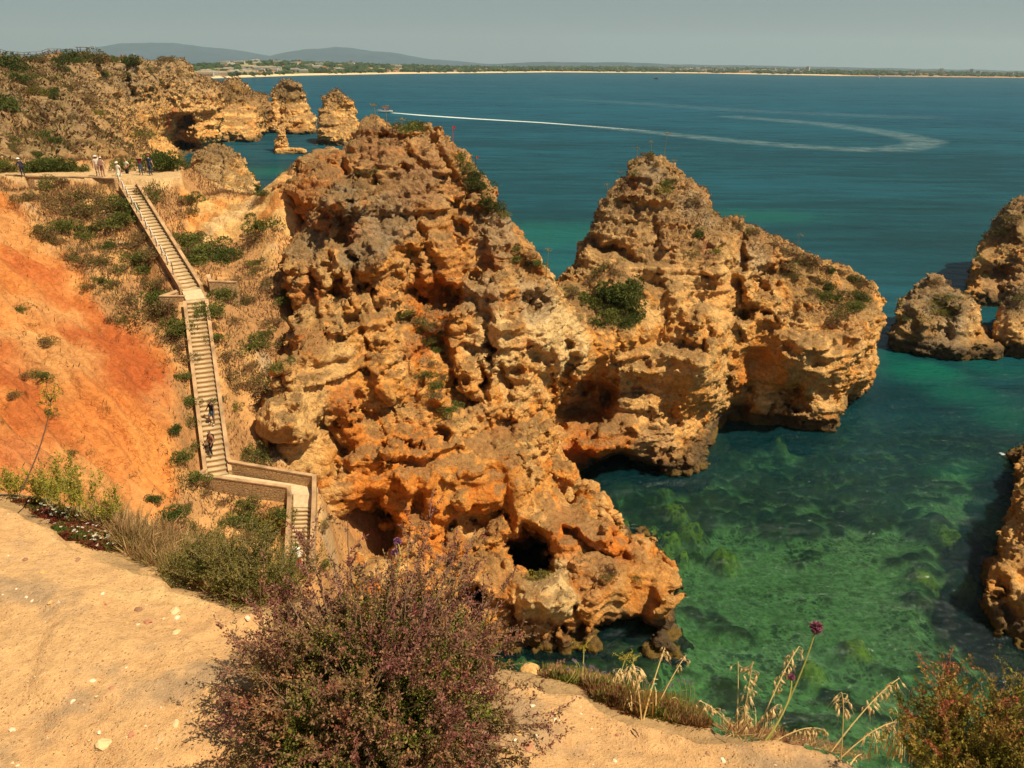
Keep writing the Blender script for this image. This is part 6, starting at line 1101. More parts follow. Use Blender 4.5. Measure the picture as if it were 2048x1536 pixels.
tag(mesh_np('low_scrub', np.concatenate(VV), np.concatenate(QQ_), mfo, smooth=False, col=np.concatenate(CCc)), kind='stuff')
log('shrubs')
# ------------------------------------------------------------------ dry grass over the hillside: nobody could count it
nG = 90000; r_ = np.random.default_rng(9); gxr = r_.uniform(-52, -6, nG * 2); gyr = r_.uniform(26, 72, nG * 2)
ix = np.clip(np.searchsorted(gx, gxr), 1, len(gx) - 1); iy = np.clip(np.searchsorted(gy, gyr), 1, len(gy) - 1); fi = ix * ny_ + iy
PG = np.stack([gxr, gyr, hh[fi]], -1); dn = fbm(PG * [1, 1, 0], 4, 3, 801); dn2 = fbm(PG * [1, 1, 0], 1.0, 2, 802)
keep = (r_.random(len(PG)) < (sst(dn + .5 * dn2, -.28, .12) * (1 - bare[fi]) ** 1.5 * (1 - bare2[fi]) + .02)) & (D[fi] > 1.0) & (~pathy[fi]) & (PG[:, 2] > 3)
PG = PG[keep][:nG]; m_ = len(PG); dd = r_.normal(size=(m_, 3)) * .35 + [0, 0, 1.]; V, Q = leaves(PG - [0, 0, .03], dd, r_.uniform(.18, .50, m_), r_.uniform(.03, .07, m_), r_)
k_ = fbm(PG * [1, 1, 0], 5, 3, 805)[:, None]; cg = lerp(np.array([.215, .125, .062]), np.array([.15, .125, .045]), sst(k_, -.05, .3)) * r_.uniform(.7, 1.5, m_)[:, None]
tag(mesh_np('dry_grass', V, Q, mfo, smooth=False, col=np.repeat(cg, 4, 0)), kind='stuff')
# low scrub covering the crests of the rocks, each cover one mass
def cover(obj, n, zmin, nz, cols, size, seed, name, dens=.0, pos=None):
    r = np.random.default_rng(seed); me = obj.data; V = coords(me); Nn = normals(me); ok = (Nn[:, 2] > nz) & (V[:, 2] > zmin) & (fbm(V, 5.0, 3, seed) > dens)
    if pos is not None: ok &= pos(V)
    I = np.flatnonzero(ok)
    if len(I) < 10: return
    I = I[r.integers(len(I), size=n)]; P = V[I] + r.normal(size=(n, 3)) * size * .4; Vq, Q = leaves(P, Nn[I] + r.normal(size=(n, 3)) * .6, r.uniform(.6, 1.4, n) * size, r.uniform(.3, .6, n) * size, r)
    kc = (fbm(P, 1.5, 2, seed + 1) * 3 + r.uniform(0, 1, n)).astype(int) % len(cols); c = np.array(cols)[kc] * r.uniform(.6, 1.5, n)[:, None]
    tag(mesh_np(name, Vq, Q, mfo, smooth=False, col=np.repeat(c, 4, 0)), kind='stuff')
cover(promo, 14000, 12, .45, [BRN, RDB, OLIVE, BRN * 1.4], .20, 811, 'ground_cover', -.05, lambda V: (V[:, 0] > 24) | (V[:, 2] > 20))
cover(cliff, 3000, 15, .55, [BRN, OLIVE, BRN * 1.4], .16, 812, 'ground_cover', .10)
cover(lc, 26000, 14, .40, [BRN, OLIVE * .9, DKG, OLIVE], .8, 813, 'ground_cover', .02)
cover(fc, 5000, 16, .40, [BRN, OLIVE, BRN], .9, 814, 'ground_cover', -.1)
cover(fst1, 1200, 16, .35, [BRN, OLIVE], .9, 815, 'ground_cover', -.1); cover(fst2, 900, 16, .35, [BRN, OLIVE], .8, 816, 'ground_cover', -.05); cover(fst5, 2500, 9, .35, [BRN, OLIVE], .35, 817, 'ground_cover', -.05)
cover(s2, 5000, 8, .35, [BRN, OLIVE, DKG], .35, 818, 'ground_cover', 0.0); cover(s1, 1600, 4, .45, [OLIVE, YELG * .8], .25, 819, 'ground_cover', .05); cover(s3, 1500, 4, .45, [OLIVE, BRN], .3, 820, 'ground_cover', .0)
# thin flower stalks on the crests
def stalk(px, py0, py1, lab, lean=0):
    h = hit(px, py0)
    if h is None: return
    p = h[0]; zc = (p - CPOS) @ CF; H = (py0 - py1) * zc / F / .93; o = empty('flower_stalk', p - [0, 0, .1]); tag(o, lab, 'flower stalk', 'dry flower stalks on the rock crests')
    m = MB(); m.tube([(0, 0, 0), (lean * H * .3, 0, H * .5), (lean * H, 0, H)], [.03, .025, .015], 4); m.build('stem', simple('dry stalk', (.24, .17, .08), .9) if 'dry stalk' not in bpy.data.materials else bpy.data.materials['dry stalk'], o)
    r = np.random.default_rng(int(px)); n = 40; P = r.normal(size=(n, 3)) * [.16, .16, .05] + [lean * H, 0, H]; V, Q = leaves(P, r.normal(size=(n, 3)), .09, .07, r); mesh_np('flower_head', V, Q, mfo, o, smooth=False, col=np.tile(np.array([.30, .22, .06]), (len(V), 1)))
for i, a in enumerate([(754, 262, 214), (774, 262, 217), (803, 266, 239), (690, 300, 276), (1272, 330, 297), (1326, 330, 272), (1302, 318, 285), (1345, 352, 322), (1092, 560, 500), (1215, 400, 370), (1240, 372, 345), (1590, 515, 470), (1485, 455, 432), (1470, 448, 430)]): stalk(*a, 'thin dry flower stalk on a rock crest', .06 * ((i % 3) - 1))
ordinals([o for o in S.objects if o.name.startswith('flower_stalk')], 0)
# flags on the massif
def flagpole(px, py0, py1, lab, cols, rz, polec):
    h = hit(px, py0); p = h[0] if h is not None else atY(np.array(px), np.array(py0), 61.); zc = (p - CPOS) @ CF; H = (py0 - py1) * zc / F / .93 + .3
    o = empty('flag', p - [0, 0, .3], rz); tag(o, lab, 'flag'); m = MB(); m.tube([(0, 0, 0), (0, 0, H)], .028, 6); m.build('pole', polec, o)
    x0 = 0
    for w, c in cols: m = MB(); m.grid([[np.array([x, .06 * math.sin(x * 9), z]) for x in np.linspace(x0, x0 + w, 5)] for z in (H, H - .10, H - .20)]); m.build('cloth', cmat(c), o, smooth=True); x0 += w
flagpole(906, 300, 258, 'small red flag on a striped pole at the shoulder of the massif', [(.20, (.42, .03, .05))], 0, simple('striped pole', (.40, .08, .06), .7)); flagpole(951, 336, 315, 'small green and red flag hanging at the edge of the massif', [(.10, (.02, .16, .06)), (.16, (.45, .02, .03))], .3, MDK)
# clifftop railing and frame far left, and three walkers there
def crest(px, py, Ydef):
    for dy in range(-4, 30, 2):
        h = hit(px, py + dy)
        if h is not None and h[0][1] > 100: return h[0]
    return atY(np.array(float(px)), np.array(float(py)), Ydef)
fe = empty('railing', crest(0, 112, 180)); tag(fe, 'thin wooden railing along the top of the long cliff', 'railing'); fo = np.array(fe.location); prev = None; mw_ = simple('weathered wood', (.16, .12, .08), .9)
FP = [crest(x, 111, 180) for x in range(-10, 176, 12)]
for i in range(1, len(FP)): FP[i][2] = max(FP[i][2], FP[0][2] - 3)
for i, p in enumerate(FP):
    m = MB(); m.tube([p - fo - [0, 0, .6], p - fo + [0, 0, 1.5]], .09, 5); m.build('post', mw_, fe)
    if prev is not None:
        for z in (.8, 1.4): m = MB(); m.tube([prev - fo + [0, 0, z], p - fo + [0, 0, z]], .07, 5); m.build('rail', mw_, fe)
    prev = p
q = crest(170, 112, 230); fr_ = empty('viewing_shelter', q); tag(fr_, 'open timber frame standing above the scrub on the far clifftop', 'shelter')
for x in (-1.6, 1.6):
    for y in (-1, 1): m = MB(); m.tube([(x, y, -1), (x, y, 3.4)], .12, 5); m.build('post', mw_, fr_)
m = MB(); m.box((0, 0, 3.45), 4.2, 3, .16); m.build('roof', mw_, fr_)
for px, c, lab in ((243, (.62, .16, .16), 'tiny walker in pink on the far clifftop'), (269, (.7, .7, .75), 'tiny walker in white on the far clifftop, left of a pair'), (277, (.12, .12, .3), 'tiny walker in blue on the far clifftop, right of a pair')):
    p = crest(px, 119, 270); person(lab, p - [0, 0, .05], 1.7, 1.0, dict(top=c, bot=(.05, .05, .08)))
log('far details')
# ------------------------------------------------------------------ foreground plants
def gpt(px, py, dz=0.0):
    p = atZ(np.array(float(px)), np.array(float(py)), GZ)
    for _ in range(6): z = float(fgz(p[0], p[1])[0]); p = atZ(np.array(float(px)), np.array(float(py)), z + dz)
    return p
def bushy(name, base, dirs_fn, nmain, nsub, nleaf, Lm, Ls, leaf, colf, seed, stemc, lab, cat, stem_r=.004, up=.25, curve=.25, leafden=1.0, droop=0):
    r = np.random.default_rng(seed); root = empty(name, base); tag(root, lab, cat); st = MB(); LP = []; LD = []; LT = []; LR = []
    for i in range(nmain):
        d, ln = dirs_fn(r); d = d / np.linalg.norm(d); pts = [np.zeros(3)]; dd = d.copy(); k = 7; off = r.normal(size=3) * [.035, .035, 0] * Lm / .4
        for j in range(k): dd = dd + r.normal(size=3) * .10 + [0, 0, up * .12 - droop * j * .02]; dd /= np.linalg.norm(dd); pts.append(pts[-1] + dd * ln * Lm / k)
        pts = [p + off for p in pts]; st.tube(pts, list(np.linspace(stem_r, stem_r * .3, k + 1)), 4)
        for s in range(nsub):
            t = r.uniform(.25, 1.0) ** .8 * k; j = min(int(t), k - 1); p0 = pts[j] + (pts[j + 1] - pts[j]) * (t - j); sd = (pts[j + 1] - pts[j]); sd /= np.linalg.norm(sd); sd = sd + r.normal(size=3) * .55 + [0, 0, .15]; sd /= np.linalg.norm(sd); ls = Ls * r.uniform(.5, 1.25)
            tt = np.sort(r.uniform(0, 1, nleaf)); bend = r.normal(size=3) * curve; P = p0 + sd * (tt * ls)[:, None] + bend * (tt ** 2 * ls)[:, None]
            R = r.normal(size=(nleaf, 3)); LP.append(P + R * leaf * .12); LD.append(sd + R * .75); LT.append(np.full(nleaf, t / k)); LR.append(np.full(nleaf, r.random()))
            if s % 3 == 0: st.tube([p0, p0 + sd * ls * .5 + bend * .25 * ls, p0 + sd * ls + bend * ls], [stem_r * .35, stem_r * .25, stem_r * .15], 3)
    P = np.concatenate(LP); Dd = np.concatenate(LD); T = np.concatenate(LT); R_ = np.concatenate(LR); V, Q = leaves(P, Dd, r.uniform(.6, 1.3, len(P)) * leaf, r.uniform(.35, .6, len(P)) * leaf, r)
    c = colf(P, T, R_, r); mesh_np('foliage', V, Q, mfo, root, smooth=False, col=np.repeat(c, 4, 0)); st.build('branches', simple(name + ' bark', stemc, .9), root); return root
bb = gpt(755, 1440)
def domed(r):
    a = r.uniform(0, 2 * PI); e = math.asin(r.uniform(.02, 1) ** .9); return np.array([math.cos(a) * math.cos(e), math.sin(a) * math.cos(e), math.sin(e) * .84]), r.uniform(.66, 1.1) * (1 + .55 * float(perlin(np.array([[math.cos(a) * 1.7, math.sin(a) * 1.7, e * 1.9]]), 907)[0]))
def bushcol(P, T, R, r):
    d = np.linalg.norm(P * [1, 1, 1.05], axis=1); k = fbm(P + 5, .10, 3, 901); out = sst(d + .12 * k + .12 * (R - .5) + .10 * (P[:, 2] - .2), .25, .40)
    g = lerp(np.array([.13, .155, .022]), np.array([.22, .21, .04]), R[:, None]); pr = lerp(np.array([.235, .095, .078]), np.array([.27, .16, .080]), sst(fbm(P, .16, 2, 902) + .3 * (R - .5), -.15, .25)[:, None]); pr = lerp(pr, np.array([.22, .045, .045]), (.6 * (R > .90))[:, None])
    c = lerp(g, pr, np.clip(out + .25 * (k > .1) - .25 * (k < -.12), 0, 1)[:, None]); br = (fbm(P, .14, 2, 903) > .20) & (R > .4); c[br] = np.array([.30, .15, .07]); return c * r.uniform(.6, 1.5, len(P))[:, None]
bushy('bush', bb, domed, 400, 9, 54, .395, .105, .0098, bushcol, 41, (.22, .14, .09), 'large purple-brown and green bush in the foreground at the cliff edge', 'bush', stem_r=.0035)
# the outlying sprays that reach over the bare ground
for tx_, ty_, n_ in ((415, 1278, 6), (430, 1400, 5), (1040, 1420, 5), (480, 1510, 4), (1010, 1490, 4)): pass
rb = atZ(np.array(1950.), np.array(1640.), 34.15)
def upright(r): a = r.uniform(0, 2 * PI); return np.array([math.cos(a) * .62, math.sin(a) * .5, 1.0]), r.uniform(.55, 1.08)
def redcol(P, T, R, r):
    o = sst(P[:, 2] + .10 * (R - .5), .27, .43); c = lerp(lerp(np.array([.26, .21, .03]), np.array([.14, .14, .02]), R[:, None]), lerp(np.array([.36, .19, .06]), np.array([.36, .11, .06]), (R > .70)[:, None] * 1.), o[:, None]); return c * r.uniform(.6, 1.4, len(P))[:, None]
bushy('bush', rb, upright, 130, 10, 46, .40, .085, .0092, redcol, 43, (.25, .15, .08), 'orange-tipped yellow-green bush in the bottom right corner', 'bush', stem_r=.003)
rb2 = atZ(np.array(1700.), np.array(1560.), GZ - .05)
bushy('small_bush', gpt(1618, 1480), lambda r: (np.array([r.normal() * .5, r.normal() * .4, 1.]), r.uniform(.5, 1)), 12, 7, 24, .13, .045, .008, lambda P, T, R, r: lerp(np.array([.22, .04, .03]), np.array([.30, .12, .05]), R[:, None]) * r.uniform(.6, 1.4, len(P))[:, None], 44, (.2, .1, .06), 'little dark red tuft among the oat stalks on the lip', 'shrub', stem_r=.0018)
# feathery yellow-green weeds on the left verge
def feather(px, py, h, n, seed, lab):
    b = gpt(px, py); bushy('weed', b, lambda r: (np.array([r.normal() * .35, r.normal() * .25, 1.]), r.uniform(.45, 1)), n, 16, 14, h, .05, .0095, lambda P, T, R, r: lerp(np.array([.26, .26, .035]), np.array([.40, .33, .06]), R[:, None]) * r.uniform(.6, 1.35, len(P))[:, None], seed, (.3, .28, .08), lab, 'weed', stem_r=.0018, up=.5)
feather(165, 1035, .34, 20, 51, 'tallest feathery yellow-green weed on the left verge'); feather(95, 1010, .22, 12, 52, 'feathery green weed just left of the tallest one'); feather(30, 995, .17, 9, 53, 'feathery green weed at the left picture edge'); feather(225, 1058, .22, 9, 54, 'sparse feathery weed leaning right above the white-flowered mat'); feather(112, 1000, .15, 34, 55, 'compact dark olive weed behind the red-leaved mat')
# green scrub between the clifftop and the stair foot
for px, py, h, n, sd_, lab in ((470, 1180, .30, 60, 61, 'green thorny shrub on the verge left of the big bush, middle one'), (530, 1200, .26, 50, 62, 'green thorny shrub tucked against the big bush'), (410, 1165, .20, 40, 63, 'green thorny shrub at the edge of the dry grass'), (575, 1180, .30, 40, 64, 'green thorny shrub in front of the stair foot')):
    bushy('verge_shrub', gpt(px, py), lambda r: (np.array([r.normal() * .6, r.normal() * .5, .9]), r.uniform(.5, 1)), n, 9, 20, h, .07, .009, lambda P, T, R, r: lerp(np.array([.12, .13, .025]), np.array([.22, .17, .05]), sst(P[:, 2] / .25 + R - .6, 0, 1)[:, None]) * r.uniform(.6, 1.4, len(P))[:, None], sd_, (.25, .18, .1), lab, 'shrub', stem_r=.002)
# mats of succulents with white flowers
r_ = np.random.default_rng(21)
def scatter_px(poly, n, r, dz=0):
    xs = [p[0] for p in poly]; ys = [p[1] for p in poly]; out = []
    while len(out) < n:
        a = r.uniform(min(xs), max(xs), n); b = r.uniform(min(ys), max(ys), n); k = inpoly(a, b, poly); out += list(zip(a[k], b[k]))
    return np.array(out[:n])
def on_ground(XY, it=5):
    p = atZ(XY[:, 0], XY[:, 1], GZ)
    for _ in range(it): z = fgz(p[:, 0], p[:, 1])[0]; p = CPOS + ray(XY[:, 0], XY[:, 1]) * ((z - CZ) / ray(XY[:, 0], XY[:, 1])[:, 2])[:, None]
    return p
def tuftfield(name, poly, n, hgt, w, cols, seed, dirz=1.0, spread=.5, kind='stuff', lab=None, cat=None, clump=.0, clsz=.12, seeds=0):
    r = np.random.default_rng(seed); P = on_ground(scatter_px(poly, n, r)); 
    if clump: k = fbm(P, clsz, 2, seed) > clump; P = P[k]
    n = len(P); V, Q = leaves(P - [0, 0, .005], r.normal(size=(n, 3)) * spread + [0, 0, dirz], r.uniform(.4, 1.2, n) * hgt, r.uniform(.6, 1.4, n) * w, r)
    kk = (sst(fbm(P, .12, 2, seed + 1) + r.normal(size=n) * .15, -.3, .3) * (len(cols) - .01)).astype(int); c = np.array(cols)[kk] * r.uniform(.65, 1.4, n)[:, None]
    o = mesh_np(name, V, Q, mfo, smooth=False, col=np.repeat(c, 4, 0)); tag(o, lab, cat, kind=kind); return P
matp = [(20, 1000), (60, 1005), (120, 1020), (190, 1045), (215, 1065), (160, 1070), (230, 1100), (200, 1108), (120, 1068), (100, 1045), (25, 1012)]
tuftfield('succulent_mat', [(18, 1002), (60, 998), (120, 1012), (215, 1050), (215, 1075), (110, 1052), (60, 1022)], 9000, .020, .010, [np.array([.17, .04, .025]), np.array([.20, .07, .03]), np.array([.10, .09, .02])], 71, .7, 1.0, kind=None, lab='red-leaved mat dotted with white flowers at the left clifftop edge', cat='ground plant')
tuftfield('succulent_mat', [(105, 1055), (150, 1062), (215, 1085), (238, 1108), (190, 1100), (125, 1072)], 6000, .022, .011, [np.array([.06, .10, .018]), np.array([.10, .13, .02]), np.array([.17, .05, .025])], 72, .7, 1.0, kind=None, lab='green-leaved mat with white flowers below the red-leaved one', cat='ground plant')
tuftfield('succulent_mat', [(455, 1192), (490, 1190), (525, 1203), (500, 1212), (465, 1206)], 1800, .016, .010, [np.array([.30, .05, .03]), np.array([.22, .05, .03])], 73, .7, 1.0, kind=None, lab='small crimson mat beside the big bush on the verge', cat='ground plant')
# white flowers on the mats
fm = []
for i, (a, b) in enumerate(scatter_px([(18, 1000), (60, 998), (120, 1012), (215, 1050), (236, 1106), (190, 1100), (105, 1055), (60, 1024)], 62, r_)):
    p = gpt(a, b); 
    if i == 0:
        n = 10; P = np.zeros((n, 3)); ang = np.linspace(0, 2 * PI, n, endpoint=False); V, Q = leaves(P, np.stack([np.cos(ang), np.sin(ang), .15 + 0 * ang], -1), .0095, .004, np.random.default_rng(1)); fl0 = mesh_np('flower', V, Q, mfo, smooth=False, col=np.tile(np.array([.78, .76, .68]), (len(V), 1))); o = fl0
        V2 = [(math.cos(t) * .0022, math.sin(t) * .0022, .0015) for t in ang]; me = bpy.data.meshes.new('flower_centre'); me.from_pydata(V2, [], [list(range(10))]); me.materials.append(simple('flower centre', (.5, .35, .04))); 
    else: o = fl0.copy(); COL.objects.link(o)
    o.location = p + [0, 0, .022]; o.rotation_euler = (r_.uniform(-.5, .5), r_.uniform(-.5, .5), r_.uniform(0, 6)); s_ = r_.uniform(.55, 1.05); o.scale = (s_, s_, s_); tag(o, 'small white flower on the succulent mats at the left edge', 'flower', 'white flowers of the left mats')
    ce = bpy.data.objects.new('flower_centre', me); COL.objects.link(ce); ce.parent = o
# dry grass on the verge and mossy cushions on the middle lip
tuftfield('verge_grass', [(225, 1060), (330, 1085), (420, 1108), (520, 1122), (590, 1138), (590, 1210), (480, 1208), (400, 1180), (330, 1150), (250, 1112)], 15000, .085, .0035, [STRAW, STRAW * .8, np.array([.34, .20, .09]), np.array([.26, .20, .07])], 74, .9, .55)
tuftfield('verge_grass', [(180, 1020), (330, 1065), (480, 1100), (600, 1130), (600, 1150), (420, 1130), (250, 1090), (180, 1045)], 7000, .11, .0035, [STRAW, STRAW * .7, np.array([.30, .17, .08])], 75, .9, .6, clump=-.1)
tuftfield('cushion_plants', [(1080, 1352), (1110, 1335), (1160, 1345), (1240, 1372), (1300, 1385), (1370, 1385), (1400, 1400), (1425, 1450), (1400, 1458), (1330, 1442), (1250, 1428), (1190, 1398), (1165, 1372)], 26000, .030, .004, [np.array([.13, .14, .022]), np.array([.20, .19, .04]), np.array([.32, .19, .08]), np.array([.20, .09, .035])], 76, 1.0, .6)
tuftfield('cushion_plants', [(1075, 1350), (1100, 1330), (1180, 1340), (1260, 1368), (1180, 1375), (1120, 1362)], 6000, .045, .004, [np.array([.15, .15, .03]), np.array([.36, .22, .10])], 77, 1.0, .5, clump=-.05)
tuftfield('verge_grass', [(1430, 1455), (1520, 1460), (1640, 1478), (1760, 1515), (1720, 1520), (1600, 1486), (1480, 1470)], 2600, .06, .003, [STRAW, STRAW * .8, np.array([.30, .10, .06])], 78, .8, .8)
tuftfield('verge_grass', [(1780, 1500), (1900, 1520), (1900, 1600), (1780, 1560)], 500, .08, .003, [np.array([.34, .30, .08]), STRAW], 79, .8, .8)
# pale limestone blocks on the lip
mlime = M_ROCK
def stone_mesh(name, r, seed, ax=(1, 1, .6), col=CREAM, sub=3, rough=.25):
    bm = bmesh.new(); bmesh.ops.create_icosphere(bm, subdivisions=sub, radius=1); V = np.array([v.co[:] for v in bm.verts]); Fq = np.array([[v.index for v in f.verts] for f in bm.faces]); bm.free()
    n = fbm(V + seed * 3.1, .9, 4, seed, .6)[:, None]; w = worley(V + seed, .7, seed)[:, None]; V = V * (1 + rough * n + rough * .8 * (.5 - w)) * np.array(ax) * r; return V, Fq, np.clip(col * (1 + .25 * n), .01, .9)
for i, (px, py, r, ax, lab) in enumerate([(1062, 1345, .045, (1, .8, .75), 'pale pitted limestone block on the lip beside the big bush'), (1400, 1402, .045, (.8, .6, .5), 'white limestone lump at the right end of the mossy lip'), (1425, 1428, .05, (.6, .8, .4), 'white jagged limestone edge below the mossy lip'), (275, 1052, .05, (1.1, .8, .6), 'pale flat rock among dry grass on the left verge'), (300, 1145, .045, (1.3, .8, .4), 'flat tan rock slab on the clifftop edge by the dry grass')]):
    V, Fq, c = stone_mesh('rock', r, 31 + i, ax, CREAM if i != 4 else np.array([.48, .31, .15])); p = gpt(px, py); o = mesh_np('rock', V, Fq, attr_rock('lip stone %d' % i, .05, .01), col=c); o.location = p; tag(o, lab, 'rock')
# pebbles: the larger ones singly, the grit as one mass
PB = {}
for nm, col_, sd_ in (('white', (.68, .58, .43), 1), ('orange', (.60, .36, .15), 2), ('brown', (.30, .17, .10), 3), ('red', (.44, .20, .12), 4), ('cream', (.66, .49, .27), 5)):
    PB[nm] = []
    for v in range(3): V, Fq, c = stone_mesh('pebble', 1, 60 + sd_ * 5 + v, (1.2, .85, .5), np.array(col_), 2, .75); o = mesh_np('pebble', V, Fq, mfo, col=c, smooth=False); PB[nm].append(o.data); o.data.materials[0] = simple('pebble ' + nm + str(v), col_, .9, .15, .2, 60.); bpy.data.objects.remove(o)
gpoly = [(-40, 1010), (100, 1042), (120, 1085), (200, 1112), (320, 1150), (400, 1195), (470, 1215), (600, 1225), (1060, 1360), (1160, 1378), (1240, 1430), (1400, 1462), (1690, 1525), (1690, 1560), (-40, 1560)]
def pebble(px, py, rp, nm, lab, grp=None):
    p = gpt(px, py)
    if float(fgz(p[0], p[1])[1]) > -.01: return
    zc = (p - CPOS) @ CF; r = rp * .62 * zc / F; o = bpy.data.objects.new('pebble', PB[nm][r_.integers(3)]); COL.objects.link(o); o.location = p + [0, 0, r * .12]; o.rotation_euler = (r_.uniform(-.2, .2), r_.uniform(-.2, .2), r_.uniform(0, 6.3)); o.scale = (r * r_.uniform(.8, 1.2),) * 3; tag(o, lab, 'pebble', grp)
for a in [(145, 1403, 9, 'white'), (52, 1195, 7, 'white'), (185, 1362, 8, 'white'), (290, 1127, 8, 'white'), (328, 1154, 9, 'white'), (353, 1237, 9, 'white'), (25, 1460, 9, 'white'), (205, 1188, 7, 'white'), (66, 1052, 8, 'white'), (495, 1236, 8, 'white'), (560, 1208, 8, 'white'), (470, 1212, 8, 'white'), (198, 1465, 6, 'white'), (1065, 1412, 7, 'white'), (1110, 1440, 9, 'white'), (1070, 1472, 8, 'white'), (1183, 1460, 7, 'white'), (1230, 1523, 7, 'white'), (1445, 1522, 11, 'white'), (1186, 1530, 6, 'white'), (1118, 1441, 6, 'white'), (1030, 1480, 5, 'white'), (407, 1510, 7, 'white'), (64, 1202, 5, 'white')]: pebble(*a, 'white pebble on the bare clifftop earth', 'white pebbles on the clifftop')
for a in [(85, 1145, 13, 'orange', 'rounded orange stone left of the grey patch'), (350, 1224, 17, 'cream', 'flat yellowish stone above the white pebble'), (277, 1220, 12, 'brown', 'brown angular stone in the middle of the bare earth'), (50, 1120, 9, 'brown', 'small brown stone near the left edge under the mat'), (295, 1245, 14, 'red', 'reddish flat stone left of the bush'), (254, 1247, 9, 'orange', 'orange pebble left of the reddish stone'), (353, 1266, 12, 'cream', 'cream stone below the white pebble near the bush'), (156, 1120, 10, 'brown', 'brown stone at the top of the bare earth'), (208, 1490, 24, 'cream', 'pale grey-brown stone near the bottom edge'), (222, 1377, 8, 'red', 'dark red stone in the lower left'), (262, 1470, 10, 'red', 'red flake at the bottom left'), (352, 1448, 12, 'cream', 'long cream chip at the bottom left of the bush'), (1235, 1470, 6, 'red', 'red chip on the ground right of the bush'), (1325, 1460, 8, 'red', 'red stone at the edge of the mossy lip'), (1055, 1495, 16, 'red', 'flat pink-red stone right of the bush'), (1415, 1510, 8, 'brown', 'brown stone by the white pebble at the bottom'), (1035, 1465, 14, 'orange', 'ochre stone beside the bush shadow'), (500, 1260, 13, 'orange', 'orange stone near the bush tip'), (100, 1205, 9, 'orange', 'orange chip in the middle left'), (375, 1170, 8, 'orange', 'orange chip near the verge'), (390, 1160, 8, 'orange', 'orange chip under the dry grass')]: pebble(*a)
lab5 = {'white': ('white', 'small white chip on the clifftop earth'), 'orange': ('orange', 'small orange chip on the clifftop earth'), 'brown': ('brown', 'small brown chip on the clifftop earth'), 'red': ('red', 'small red chip on the clifftop earth'), 'cream': ('cream', 'small cream chip on the clifftop earth')}
for (a, b) in scatter_px(gpoly, 95, r_): k = ('white', 'orange', 'cream', 'cream', 'brown', 'red')[r_.integers(6)]; pebble(a, b, r_.uniform(2.5, 6), k, lab5[k][1], k + ' chips on the clifftop')
P = on_ground(scatter_px(gpoly, 10000, r_)); sd0 = fgz(P[:, 0], P[:, 1])[1]; P = P[sd0 < .02]; zc = (P - CPOS) @ CF; rr = r_.lognormal(0, .5, len(P)) * 1.1 * zc / F
tet = np.array([[1, 0, -.2], [-.5, .87, -.2], [-.5, -.87, -.2], [.2, .1, .7], [.1, -.2, .75]]); tf = np.array([[0, 1, 3], [1, 2, 3], [2, 4, 3], [2, 0, 4], [0, 3, 4]])
V = P[:, None] + tet[None] * (rr[:, None, None] * r_.uniform(.6, 1.4, (len(P), 5, 3))); Fq = (tf[None] + 5 * np.arange(len(P))[:, None, None]).reshape(-1, 3)
cols = np.array([(.68, .58, .42), (.58, .36, .16), (.36, .21, .11), (.62, .44, .22), (.46, .18, .09)])[r_.integers(5, size=len(P))]; tag(mesh_np('gravel', V.reshape(-1, 3), Fq, mfo, smooth=False, col=np.repeat(cols, 5, 0)), kind='stuff')
m = MB(); a = gpt(293, 1384); b = gpt(312, 1364); m.tube([a + [0, 0, .004], (a + b) / 2 + [0, 0, .006], b + [0, 0, .004]], [.004, .0035, .003], 6); tag(m.build('stick', simple('dead twig', (.40, .27, .15), .9), smooth=True), 'short dead twig lying on the bare earth left of the bush', 'twig')
m = MB(); a = gpt(1265, 1460); b = gpt(1277, 1475); m.tube([a + [0, 0, .004], (a + b) / 2 + [0, 0, .01], b + [0, 0, .004]], [.002, .002, .0015], 5); tag(m.build('stick', simple('dark twig', (.10, .07, .05), .9), smooth=True), 'short dark twig on the ground right of the bush', 'twig')
